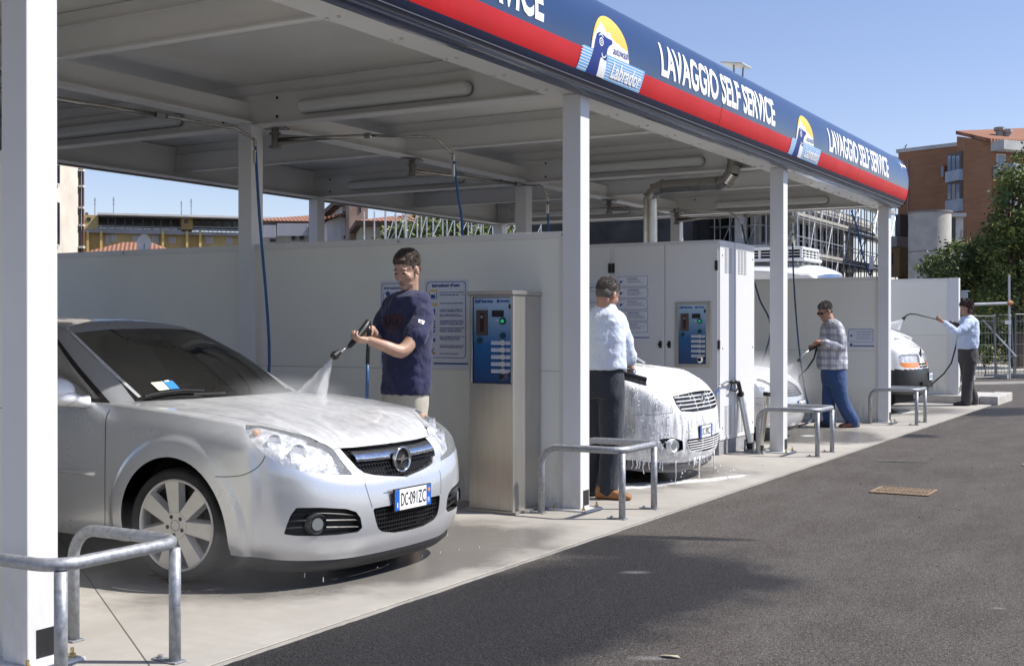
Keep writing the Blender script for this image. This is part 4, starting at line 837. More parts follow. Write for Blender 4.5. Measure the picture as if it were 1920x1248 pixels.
m = MB(); FA.px(m, 1306, 424, 1328, 444, -5.9, -5.8); FA.px(m, 1130, 412, 1140, 430, -5.9, -5.8); FA.px(m, 1425, 427, 1440, 450, -5.9, -5.8); part('lit_panel', m, M_BEIGE, t)
scaffold('scaffolding', 'silver tube scaffolding seen just above the grey cabinet roof', FA, [1100, 1122, 1150, 1168, 1190, 1210, 1232, 1262, 1285, 1300, 1322, 1350, 1378, 1400, 1425, 1446], [3.2, 5.2, 7.2], 380, .9, .035)
FB = Fac(1462, 66, 1660, 88)
t = thing('unfinished_building', 'large scaffolded building with grey floors left of the last front post', 'building', FB.A)
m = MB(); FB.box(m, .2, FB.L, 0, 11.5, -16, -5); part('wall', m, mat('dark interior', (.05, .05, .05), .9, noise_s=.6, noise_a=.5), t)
for z0, z1 in ((2.6, 3.0), (5.4, 5.9), (8.3, 8.8)): m = MB(); FB.box(m, 0, FB.L, z0, z1, -9, -.7); part('slab', m, M_SLAB, t)
for k in range(10): m = MB(); s_ = FB.L*k/9.5+.3; FB.box(m, s_, s_+.45, 0, 9.5, -2.6, -2.1); part('column', m, M_GREYC, t)
rnd = random.Random(8)
for k in range(14):
    m = MB(); s_ = rnd.uniform(1, FB.L-2.5); z_ = rnd.choice((3.1, 6.0)); FB.box(m, s_, s_+rnd.uniform(.8, 2.2), z_, z_+rnd.uniform(1, 2.2), -4.9, -4.7); part('inner_partition', m, rnd.choice((M_SKYG, M_GREYC, M_BEIGE, M_WHP)), t)
scaffold('scaffolding', 'dense silver scaffolding over the big building left of the last front post', FB, [1464+i*11.2 for i in range(18)], [3.3, 5.3, 7.3, 9.3], 380, .9, .042, deck=True, xb=3)
t = thing('debris_chute', 'blue cloth chute hanging down the scaffolding beside the last front post', 'chute', W(1630, 515, 78)); m = MB(); m.tube([W(1596, 394, 76), W(1608, 430, 76), W(1618, 480, 76), W(1630, 516, 76)], .055, 6); part('chute_cloth', m, mat('blue cloth', (.08, .18, .45), .7), t)
t = thing('site_sign', 'white panel with pale disc hung on the scaffolding near the last front post', 'sign', W(1634, 504, 70)); c = W(1634, 492, 74); m = MB(); m.obox(c, rt*.13, up*.4, fw*.02); part('panel', m, M_LETT, t)

# ------------------------------------------------------------------ brick buildings at right
f = Fac(1684, 76, 1800, 73); t = thing('brick_building', 'flat topped brown brick block directly behind the end of the red and blue fascia', 'building', f.A)
a0, zt = f.hit(1684, 287); m = MB(); f.box(m, 0, f.L, 0, zt, -12, 0); part('wall', m, M_BRICK, t)
m = MB(); f.box(m, -.1, f.L, zt, zt+.22, -12.1, .1); part('roof_edge', m, M_SLAB, t)
m = MB(); f.box(m, -1.2, -.02, 0, zt-.1, -13, -2.); part('side_wall', m, plaster('shaded brick side', (.10, .055, .04)), t)  # shade of the side face is put into a darker brown
m = MB(); f.px(m, 1703, 300, 1704, 400, .02, .08); part('downpipe', m, M_GREYC, t)
m = MB(); f.px(m, 1772, 312, 1779, 335, 0, .5); part('bay_box', m, M_BRICK, t); m = MB(); f.px(m, 1773, 314, 1778, 333, .5, .55); part('pane', m, M_SKYG, t)
m = MB(); f.px(m, 1672, 447, 1706, 466, 0, 1.5); part('ledge', m, M_GREYC, t); m = MB(); f.px(m, 1695, 404, 1704, 447, 0, 1.); part('shaft', m, mat('dark grey panel', (.10, .10, .11), .7), t)
m = MB(); f.px(m, 1672, 466, 1706, 520, 0, 1.2); part('lower_wall', m, plaster('ochre brick', (.26, .19, .10)), t); w_ = MB(); f.px(w_, 1679, 476, 1694, 498, 1.2, 1.3); ww = part('window', w_, mat('dark frame', (.06, .05, .05), .6), t); w_ = MB(); f.px(w_, 1680.5, 477, 1692.5, 494, 1.25, 1.33); part('pane', w_, mat('pale blind', (.45, .43, .40), .6), ww)
m = MB(); 
for k in range(6): f.px(m, 1680, 436+k*2, 1697, 436.6+k*2, 1.4, 1.45)
part('railing', m, M_IRON, t)
m = MB(); f.px(m, 1779.5, 266, 1784, 284, -5, -4); part('chimney', m, M_GREYC, t)
antenna('thin slanting aerial on the brick roof behind the fascia', 1688, 271, 288, 76, 12); antenna('thin slanting aerial nearer the tall brick tower', 1740, 272, 288, 76, 8)
fl = Fac(1780, 69, 1807, 67.6); ff = Fac(1807, 67.6, 1859, 66.6); fr = Fac(1859, 66.6, 1960, 68.5)
t = thing('brick_tower', 'taller brown brick tower with sloping tiled roof and grey balconies', 'building', ff.A); zt = ff.hit(1857, 268)[1]; zl = fl.hit(1795, 252)[1]
sm_ = fl.hit(1794, 300)[0]; fm_ = fl.A+fl.t*sm_; base = [fm_, ff.A, ff.B, fr.B]; back = [fr.B+Vector((fr.B.x, fr.B.y, 0)).normalized()*9, fm_+Vector((fm_.x, fm_.y, 0)).normalized()*9]
m = MB(); pts = base+back; n_ = len(pts); hz = [zl-.1, zl-.25, zt, zt, zt, zl-.1]
fl.box(m, 0, fl.L, 0, fl.hit(1780, 288)[1], -6, -.02); m.add([Vector((p.x, p.y, 0)) for p in pts]+[Vector((p.x, p.y, z)) for p, z in zip(pts, hz)], [(i, (i+1) % n_, n_+(i+1) % n_, n_+i) for i in range(n_)]+[tuple(range(n_, 2*n_))]); part('wall', m, M_BRICK, t, fixn=True)
o_ = ff.B-fl.A; m = MB(); q = [ff.B+ff.n*.3+Vector((0, 0, zt)), fr.B+fr.n*.9+Vector((0, 0, zt)), W(1975, 244, 74), W(1792, 252, 68.5)]
m.add(q+[p+Vector((0, 0, .2)) for p in q], [(3, 2, 1, 0), (4, 5, 6, 7)]+[(i, (i+1) % 4, 4+(i+1) % 4, 4+i) for i in range(4)]); part('roof', m, M_TILE, t)
m = MB(); fr.box(m, -.1, fr.L, zt-.45, zt+.05, .02, .9); part('eave', m, M_SLAB, t)
for v0, v1 in ((290, 323), (343, 377)):
    m = MB(); fl.px(m, 1780, v0, 1805.5, v1, 0, .12); g_ = part('loggia', m, mat('dark loggia frame', (.13, .11, .10), .7), t)
    for k in range(3): m = MB(); fl.px(m, 1781.5+k*8, v0+3, 1787.5+k*8, v1-2, .12, .16); part('pane', m, rnd.choice((M_GLASSD, M_SKYG, mat('curtain', (.35, .32, .27), .8))), g_)
for v0, v1 in ((323, 343), (377, 400)): m = MB(); fl.px(m, 1779.5, v0, 1806, v1, 0, .25); part('parapet', m, M_PALEB, t)
m = MB(); fr.px(m, 1862, 311, 1925, 334, 0, 1.3); part('balcony', m, plaster('balcony grey', (.42, .40, .38)), t); m = MB(); fr.px(m, 1862, 311, 1869, 388, .9, 1.35); part('balcony', m, M_PALEB, t)
win(fr, t, 1867, 288, 1884, 312, glass=M_SKYG, frame=M_WHP); win(fr, t, 1872, 338, 1890, 380)
for u, v in ((1874, 243), (1888, 247)): m = MB(); c = W(u, v+3, 68); m.cyl(c-Vector((0, 0, 1.2)), c+Vector((0, 0, .1)), .2, n=8); m.cyl(c+Vector((0, 0, .02)), c+Vector((0, 0, .2)), .3, n=8); part('chimney', m, M_GREYC, t)
c = W(1743, 614, 60); r_ = 38.5/F_PX*60
t = thing('concrete_cylinder', 'round pale concrete stair tower in front of the brick block', 'stair tower', (c.x, c.y, 0)); zt = W(1743, 400, 60).z
m = MB(); m.cyl((c.x, c.y, 0), (c.x, c.y, zt), r_, n=56); part('drum', m, plaster('concrete drum', (.46, .44, .40), .85, .2), t, autos=40)
m = MB(); 
for z in (zt-1.9, zt-6.0): m.cyl((c.x, c.y, z), (c.x, c.y, z+.05), r_+.008, n=56)
m.cyl((c.x, c.y, zt), (c.x, c.y, zt+.08), r_+.05, n=56); part('joint_band', m, mat('joint shadow grey', (.22, .21, .2), .9), t, autos=40)
f = Fac(1782, 61, 1808, 61); t = thing('concrete_annex', 'small pale concrete annex between the cylinder and the brick tower', 'annex', f.A); m = MB(); f.px(m, 1783, 406, 1806, 520, -.8, 0); f.px(m, 1781, 400, 1808, 407, -1., .3); part('wall', m, M_SLAB, t); m = MB(); f.px(m, 1784, 408, 1791, 452, .0, .05); part('window', m, M_GLASSD, t)
m = MB(); 
for v in (433, 438, 443): f.px(m, 1797, v, 1807, v+.7, .3, .33)
for u in (1797, 1802, 1806.5): f.px(m, u, 433, u+.6, 446, .3, .33)
part('railing', m, M_IRON, t)

# ------------------------------------------------------------------ fence, rail pole, roadside
f = Fac(1800, 34, 1990, 37); 
def fence_panel(label, u0, u1, v0=592, lean=0):
    a0, z = f.hit(u0, v0); a1, _ = f.hit(u1, v0); t = thing('mesh_fence_panel', label, 'fence', f.A+f.t*a0, 0, 'temporary mesh fence panels'); P = lambda s, z_, d=0: f.A+f.t*(s+lean*z_)+f.n*d+Vector((0, 0, z_))
    m = MB(); m.tube([P(a0, .05), P(a0, z), P(a1, z), P(a1, .05), P(a0, .05)], .024, 6); part('frame', m, mat('weathered mesh', (.20, .21, .22), .5, .4), t)
    m = MB()
    for k in range(int((a1-a0)/.16)): s = a0+.08+k*.16; m.cyl(P(s, .06), P(s, z-.02), .007, n=4, caps=False)
    for z_ in np.arange(.3, z, .33): m.cyl(P(a0, z_, .01), P(a1, z_, .01), .008, n=4, caps=False)
    part('mesh', m, mat('weathered mesh', (.20, .21, .22), .5, .4), t); m = MB(); m.box(*sum(([p-q, p+q] for p, q in zip(P(a0, 0), (.3, .12, .0))), [])[:4], .001, .12); part('foot_block', m, M_GREYC, t)
fence_panel('mesh fence panel partly behind the long haired man', 1806, 1866); fence_panel('leaning mesh fence panel right of the long haired man', 1869, 1902, 590, -.10); fence_panel('mesh fence panel cut by the right edge of the picture', 1904, 1975, 589)
t = thing('pipe_barrier', 'long horizontal pipe with an upright and orange clamp in front of the trees', 'barrier', G(1892, 668)); d_ = 35
m = MB(); m.cyl(W(1815, 571, d_), W(1899, 568, d_), .045, n=8); part('pipe', m, M_STEELT, t); p_ = W(1893, 600, d_); m = MB(); m.cyl((p_.x, p_.y, 0), W(1892, 515, d_), .03, n=8); part('upright', m, M_STEELT, t)
m = MB(); m.cyl(W(1890, 568, d_), W(1897, 568, d_), .07, n=8); part('clamp', m, mat('orange clamp', (.6, .22, .05), .6), t)
m = MB(); m.cyl(W(1843, 600, d_), W(1905, 668, d_), .03, n=6); part('brace', m, M_STEELT, t)
t = thing('lamp_box', 'small grey box lamp on a pole above the long haired man', 'lamp', G(1809, 672)); c = W(1808, 553, 33); m = MB(); m.obox(c, rt*.075, fw*.06, up*.085); m.obox(c+up*.1+rt*.02, rt*.10, fw*.08, up*.014); part('lamp_head', m, mat('pale grey lamp', (.40, .44, .48), .5), t, bevel=.01); m = MB(); m.cyl((c.x, c.y, 0), c, .03, n=8); part('pole', m, M_GREYC, t)
t = thing('notice_plate', 'small white plate fixed to the mesh fence at right', 'sign', W(1890, 604, 34.6)); m = MB(); m.obox(W(1890, 604, 34.7), rt*.085, fw*.006, up*.055); part('plate', m, M_LETT, t)
m = MB(); f2_ = Fac(1780, 36.5, 2100, 39.5); f2_.box(m, 0, f2_.L, -.02, .13, -60, .0); tag(part('roadside_verge', m, mat('verge concrete', (.40, .38, .34), .9, noise_s=2, noise_a=.25, bump=.3)), kind='structure')
m = MB(); a = Fac(1700, 30.5, 2100, 33.2); 
m.add([a.A+Vector((0, 0, -.008)), a.B+Vector((0, 0, -.008)), a.B-a.n*1.3+Vector((0, 0, -.008)), a.A-a.n*1.3+Vector((0, 0, -.008))], [(0, 1, 2, 3)]); tag(part('pale_road_band', m, mat('worn pale band', (.24, .23, .21), .9, noise_s=3, noise_a=.4)), kind='structure')
# far wall of hedges closes the horizon behind everything
m = MB(); rnd = random.Random(21)
for i in range(5200):
    th = rnd.uniform(-1.15, 1.35); rr_ = rnd.uniform(112, 150); c = CO+fw*rr_*math.cos(th)+rt*rr_*math.sin(th); c.z = rnd.uniform(0, 5.2)*(.75+.25*math.sin(th*9)); a = Vector((rnd.gauss(0, 1), rnd.gauss(0, 1), rnd.gauss(0, 1))).normalized(); b = a.orthogonal().normalized(); s = rnd.uniform(.8, 1.8); m.mi = rnd.choice((0, 0, 1)); m.add([c-a*s, c+b*s*.7, c+a*s, c-b*s*.7], [(0, 1, 2, 3)])
tag(part('distant_trees', m, LEAF[:3]), 'far line of trees along the horizon', 'trees', kind='stuff')
# ------------------------------------------------------------------ vehicles: generic shell
def cr(P, t):
    """catmull-rom through a list of Vectors, t in [0, len-1]"""
    n = len(P)-1; i = min(int(t), n-1); u = t-i; p1, p2 = P[i], P[i+1]
    p0 = P[i-1] if i > 0 else p1*2-p2; p3 = P[i+2] if i+2 <= n else p2*2-p1
    return .5*((2*p1)+(p2-p0)*u+(2*p0-5*p1+4*p2-p3)*u*u+(-p0+3*p1-3*p2+p3)*u**3)
def net(rows, nu, nv, mirror_first=False):
    """rows[j][k] control points; returns dense grid [j][k] with nu samples per station gap, nv per row gap"""
    K = len(rows[0]); out = []
    dense = [[cr(r, k/nu) for k in range((K-1)*nu+1)] for r in rows]
    J = len(rows)
    for j in range((J-1)*nv+1): out.append([cr([dense[q][k] for q in range(J)], j/nv) for k in range(len(dense[0]))])
    return out
def inpoly(x, y, poly):
    c = False; j = len(poly)-1
    for i in range(len(poly)):
        xi, yi = poly[i]; xj, yj = poly[j]
        if (yi > y) != (yj > y) and x < (xj-xi)*(y-yi)/(yj-yi)+xi: c = not c
        j = i
    return c
def near_on(x, y, poly):
    best = None
    for i in range(len(poly)):
        ax, ay = poly[i]; bx, by = poly[(i+1) % len(poly)]; dx, dy = bx-ax, by-ay; L = dx*dx+dy*dy
        t = max(0, min(1, ((x-ax)*dx+(y-ay)*dy)/L)) if L else 0; px, py = ax+t*dx, ay+t*dy; d = math.hypot(px-x, py-y)
        if best is None or d < best[0]: best = (d, px, py)
    return best
class Pose:
    def __init__(s, x, y, rz, z=0):
        s.loc = Vector((x, y, z)); s.rz = rz; s.M = Matrix.Translation(s.loc) @ Matrix.Rotation(rz, 4, 'Z'); s.I = s.M.inverted(); s.o = s.I @ CO
    def w2px(s, p):
        v = s.M @ Vector(p)-CO; d = v.dot(fw); return 960+F_PX*v.dot(rt)/d, 624-F_PX*v.dot(up)/d
    def dir(s, u, v): return (s.I.to_3x3() @ ray(u, v))
    def at(s, u, v, x=None, y=None, z=None):
        d = s.dir(u, v); i, val = (0, x) if x is not None else (1, y) if y is not None else (2, z); return s.o+d*((val-s.o[i])/d[i])
class Shell:
    """near half (y<0) of a car body as one vertex pool; regions are cut out by outlines and mirrored"""
    def __init__(s, pose): s.p = pose; s.v = []; s.f = []; s.tag = []
    def addgrid(s, g, tag='body'):
        n = len(g[0]); b = len(s.v)
        for row in g: s.v += [Vector((p.x, -abs(p.y) if abs(p.y) > 1e-4 else 0, p.z)) for p in row]
        for i in range(len(g)-1):
            for k in range(n-1): s.f.append((b+i*n+k, b+i*n+k+1, b+(i+1)*n+k+1, b+(i+1)*n+k)); s.tag.append(tag)
    def weld(s):
        key = {}; mp = []; nv = []
        for p in s.v:
            k = (round(p.x, 4), round(p.y, 4), round(p.z, 4))
            if k not in key: key[k] = len(nv); nv.append(p)
            mp.append(key[k])
        nf = []; nt = []
        for f, t in zip(s.f, s.tag):
            g = []
            for i in f:
                if mp[i] not in g: g.append(mp[i])
            if len(g) > 2: nf.append(tuple(g)); nt.append(t)
        s.v, s.f, s.tag = nv, nf, nt; s.bvh()
    def bvh(s): s.tree = BVHTree.FromPolygons([tuple(p) for p in s.v], s.f); return s.tree
    def hit(s, u, v):
        loc, n, i, d = s.tree.ray_cast(s.p.o, s.p.dir(u, v)); return (loc, n)
    def nearpt(s, q): loc, n, i, d = s.tree.find_nearest(Vector(q)); return loc, n
    def cut(s, tag, proj, poly, test=lambda c: True, snap=1.0, src='body', unproj=None):
        """give faces whose projected centre lies in poly the tag; snap the border vertices to the outline"""
        ring = {}
        for i, f in enumerate(s.f):
            if s.tag[i] != src: continue
            c = sum((s.v[k] for k in f), Vector())/len(f)
            if not test(c): continue
            x, y = proj(c)
            if inpoly(x, y, poly): s.tag[i] = tag
        inn = set(k for i, f in enumerate(s.f) if s.tag[i] == tag for k in f); out = set(k for i, f in enumerate(s.f) if s.tag[i] == src for k in f)
        for k in inn & out:
            x, y = proj(s.v[k]); d, px, py = near_on(x, y, poly)
            if unproj: q = unproj(s.v[k], px, py)
            else: q = s.tree.ray_cast(s.p.o, s.p.dir(px, py))[0]
            if q is not None and (q-s.v[k]).length < snap*.08 and not (abs(s.v[k].y) < 1e-4): s.v[k] = q
        return s
    def mesh(s, tags, mirror=True, off=0.0):
        tags = (tags,) if isinstance(tags, str) else tags; used = {}; m = MB(); vs = []; fs = []
        for f, t in zip(s.f, s.tag):
            if t not in tags: continue
            g = []
            for k in f:
                if k not in used: used[k] = len(vs); vs.append(s.v[k].copy())
                g.append(used[k])
            fs.append(tuple(g))
        if off:
            nn = [Vector() for _ in vs]
            for f in fs:
                a = (vs[f[1]]-vs[f[0]]).cross(vs[f[-1]]-vs[f[0]])
                for k in f: nn[k] += a
            vs = [v+n.normalized()*off for v, n in zip(vs, nn)]
        m.add(vs, fs)
        if mirror:
            n = len(vs); m2 = {}; extra = []; base = len(vs)
            for i, v in enumerate(vs):
                if abs(v.y) < 1e-4: m2[i] = i
                else: m2[i] = base+len(extra); extra.append(Vector((v.x, -v.y, v.z)))
            m.v += extra; m.f += [tuple(m2[k] for k in f)[::-1] for f in fs]; m.m += [0]*len(fs)
        return m
    def border(s, tag, src='body', depth=.03, direc=(-1, 0, 0), mirror=True):
        """inward rim walls along the border of a cut"""
        E = {}
        for f, t in zip(s.f, s.tag):
            if t != tag: continue
            for a, b in zip(f, f[1:]+f[:1]): E[(a, b)] = t
        m = MB(); d = Vector(direc).normalized()*depth
        for (a, b) in E:
            if (b, a) in E: continue
            p, q = s.v[a], s.v[b]
            if abs(p.y) < 1e-4 and abs(q.y) < 1e-4: continue
            m.add([p, q, q+d, p+d], [(0, 1, 2, 3)])
            if mirror: F = lambda w: Vector((w.x, -w.y, w.z)); m.add([F(q), F(p), F(p+d), F(q+d)], [(0, 1, 2, 3)])
        return m
def line_on(sh, px, w=.0025, off=.0012, n=6):
    """thin dark ribbon through pixel points laid on the shell, mirrored"""
    m = MB(); pts = []
    P = [Vector((u, v, 0)) for u, v in px]
    for i in range((len(P)-1)*n+1):
        q = cr(P, i/n); h = sh.hit(q.x, q.y)
        if h[0] is not None: pts.append((h[0], h[1] if h[1].dot(h[0]-sh.p.o) < 0 else -h[1]))
    return ribbon(m, pts, w, off)
def ribbon(m, pts, w, off, mirror=True):
    A, B = [], []
    for i, (p, n) in enumerate(pts):
        t = (pts[min(i+1, len(pts)-1)][0]-pts[max(i-1, 0)][0]); s = t.cross(n)
        if s.length < 1e-9: continue
        s = s.normalized()*w/2; A.append(p+s+n*off); B.append(p-s+n*off)
    if len(A) < 2: return m
    m.grid([A, B])
    if mirror: F = lambda q: Vector((q.x, -q.y, q.z)); m.grid([[F(q) for q in B], [F(q) for q in A]])
    return m
def glassmat(name, tint, rough=.02, refl=1.0):
    m = bpy.data.materials.new(name); m.use_nodes = True; t = m.node_tree; t.nodes.clear(); o = t.nodes.new('ShaderNodeOutputMaterial'); mx = t.nodes.new('ShaderNodeMixShader'); tr = t.nodes.new('ShaderNodeBsdfTransparent'); gl = t.nodes.new('ShaderNodeBsdfGlossy'); fr = t.nodes.new('ShaderNodeFresnel'); fr.inputs[0].default_value = 1.5
    ml = t.nodes.new('ShaderNodeMath'); ml.operation = 'MULTIPLY'; ml.inputs[1].default_value = refl; t.links.new(fr.outputs[0], ml.inputs[0])
    tr.inputs[0].default_value = (*tint, 1); gl.inputs['Roughness'].default_value = rough; t.links.new(ml.outputs[0], mx.inputs[0]); t.links.new(tr.outputs[0], mx.inputs[1]); t.links.new(gl.outputs[0], mx.inputs[2]); t.links.new(mx.outputs[0], o.inputs[0]); MATS[name] = m; return m
M_GLASS = glassmat('car glass', (.24, .27, .25), .02, .32); M_LENS = mat('wet clear lens', (.80, .83, .87), .09, alpha=.20, noise_s=30, noise_a=.12, bump=.35, bump_s=60); M_PRIV = glassmat('dark car glass', (.12, .13, .13))
def silver(name, base, wet=None):
    """metallic paint; wet = list of blobs in object space where a milky film of water lies"""
    n = NT(name); fl = n.noise(900, 1, .5); d = n.noise(2.5, 5, .6)
    col = n.mix(n.rng(d, .3, .7), base, tuple(x*.93 for x in base)); rough = n.rng(d, .3, .7, .25, .34); met = .62
    sp = n.noise(170, 2, .6); drops = n.rng(sp, .70, .74, 0, .5)
    col = n.mix(drops, col, (.82, .83, .84))
    if wet:
        xyz = n.xyz(); a = n.noise(5, 7, .7, stretch=(.8, 2.4, 1), dist=1.2); b = n.noise(26, 5, .7, stretch=(.7, 1.6, 1)); mk = add_blobs(n, wet, .22, 2.4)
        f = n.math('MULTIPLY', mk, n.rng(n.math('ADD', n.math('MULTIPLY', a, .65), n.math('MULTIPLY', b, .35)), .36, .70, .22, .80)); up_ = n.t.nodes.new('ShaderNodeNewGeometry')
        sx = n.t.nodes.new('ShaderNodeSeparateXYZ'); n.link(up_.outputs['Normal'], sx.inputs[0]); f = n.math('MULTIPLY', f, n.rng(sx.outputs[2], .25, .7))
        col = n.mix(f, col, (.66, .67, .69)); rough = n.math('ADD', rough, n.math('MULTIPLY', f, .35)); n.set(Metallic=n.math('SUBTRACT', met, n.math('MULTIPLY', f, .65)))
        n.bump(n.math('ADD', b, drops), .10, .004)
    else: n.b.inputs['Metallic'].default_value = met; n.bump(drops, .15, .002)
    n.set(Base_Color=col, Roughness=rough, Coat_Weight=.7, Coat_Roughness=.04); return n.m
def wheel(parent, x, y, z, R, rr, steer, spokes, name='wheel', face=-1, mt=None, w=.21, cover=False):
    """wheel with axis along y; face -1 shows toward -y"""
    mt = mt or mat('alloy paint', (.52, .51, .50), .35, .6, noise_s=6, noise_a=.08); e = thing(name, None, None, (x, y, z), steer); e.parent = parent
    m = MB(); prof = [(rr*.98, .0), (rr*1.03, -.012), (R*.90, -.022), (R*.965, -.012), (R, .02), (R, w-.03), (R*.96, w-.0), (rr, w)]
    rows = [[Vector((r*math.cos(a), face*(-1)*d if face < 0 else -d, r*math.sin(a))) for a in [2*math.pi*i/64 for i in range(64)]] for r, d in prof]; m.grid(rows, True)
    part('tyre', m, M_RUB, e, smooth=True, world=False)
    s = -face
    m = MB(); rows = [[Vector((r*math.cos(a), s*d, r*math.sin(a))) for a in [2*math.pi*i/64 for i in range(64)]] for r, d in ((rr*1.0, -.004), (rr*.975, -.012), (rr*.94, -.006), (rr*.92, .03), (rr*.90, .16))]; m.grid(rows, True)
    rim = part('rim', m, mt, e, smooth=True, world=False)
    m = MB(); m.cyl((0, s*.07, 0), (0, s*.075, 0), rr*.92, n=40); m.cyl((0, s*.045, 0), (0, s*.07, 0), rr*.55, n=30); part('brake_disc', m, mat('brake shadow', (.045, .042, .04), .6, .4, noise_s=20, noise_a=.5), e, world=False)
    m = MB(); m.cyl((0, s*-.012, 0), (0, s*.04, 0), rr*.30, rr*.34, n=30)
    for i in range(spokes):
        a = math.pi/2+2*math.pi*i/spokes+.12; ca, sa = math.cos(a), math.sin(a); q = lambda r, t, d: Vector((r*ca-t*sa, s*d, r*sa+t*ca))
        w0, w1 = rr*.115, rr*.185
        if cover: w0, w1 = rr*.2, rr*.36
        m.add([q(rr*.2, -w0, -.010), q(rr*.2, w0, -.010), q(rr*.955, w1, -.006), q(rr*.955, -w1, -.006), q(rr*.2, -w0*1.5, .035), q(rr*.2, w0*1.5, .035), q(rr*.955, w1*1.35, .03), q(rr*.955, -w1*1.35, .03)], [(0, 1, 2, 3), (0, 4, 5, 1), (1, 5, 6, 2), (2, 6, 7, 3), (3, 7, 4, 0)])
    part('spokes', m, mt, e, world=False, bevel=.002)
    m = MB()
    for i in range(5): a = math.pi/2+.5+2*math.pi*i/5; m.cyl((rr*.205*math.cos(a), s*-.0135, rr*.205*math.sin(a)), (rr*.205*math.cos(a), s*-.011, rr*.205*math.sin(a)), rr*.045, n=12)
    part('bolt_holes', m, M_BLACK, e, world=False)
    m = MB(); ts = [2*math.pi*i/24 for i in range(24)]; m.grid([[Vector((r*math.cos(a), s*d, r*math.sin(a))) for a in ts] for r, d in ((rr*.10, -.013), (rr*.105, -.017), (rr*.12, -.017), (rr*.125, -.012))], True); part('centre_ring', m, mt, e, smooth=True, world=False)
    return e

# ------------------------------------------------------------------ silver estate in the first bay
V = lambda x, y, z: Vector((x, y, z))
def grille_bars(S, tag, dx, ny, nz, par, w=.004, mt=None):
    q = [v for v in S.mesh(tag).v]; ymin, ymax = min(a.y for a in q), max(a.y for a in q); zmin, zmax = min(a.z for a in q), max(a.z for a in q); mm = MB()
    bt = BVHTree.FromPolygons([tuple(a) for a in q], S.mesh(tag).f)
    def dep(y, z): h = bt.ray_cast(V(2, y, z), V(-1, 0, 0)); return h[0].x if h[0] else None
    for i in range(1, ny):
        y = ymin+(ymax-ymin)*i/ny; col = []
        for k in range(13):
            z = zmin+(zmax-zmin)*k/12; x = dep(y, z)
            if x is not None: col.append(V(x-dx, y, z))
        if len(col) > 1: mm.tube(col, w*.7, 4)
    for i in range(1, nz):
        z = zmin+(zmax-zmin)*i/nz; row = []
        for k in range(41):
            y = ymin+(ymax-ymin)*k/40; x = dep(y, z)
            if x is not None: row.append(V(x-dx, y, z))
        if len(row) > 1: mm.tube(row, w, 4)
    return part('grille_mesh', mm, mt or mat('glossy black grille', (.02, .02, .022), .22), par, world=False), dep
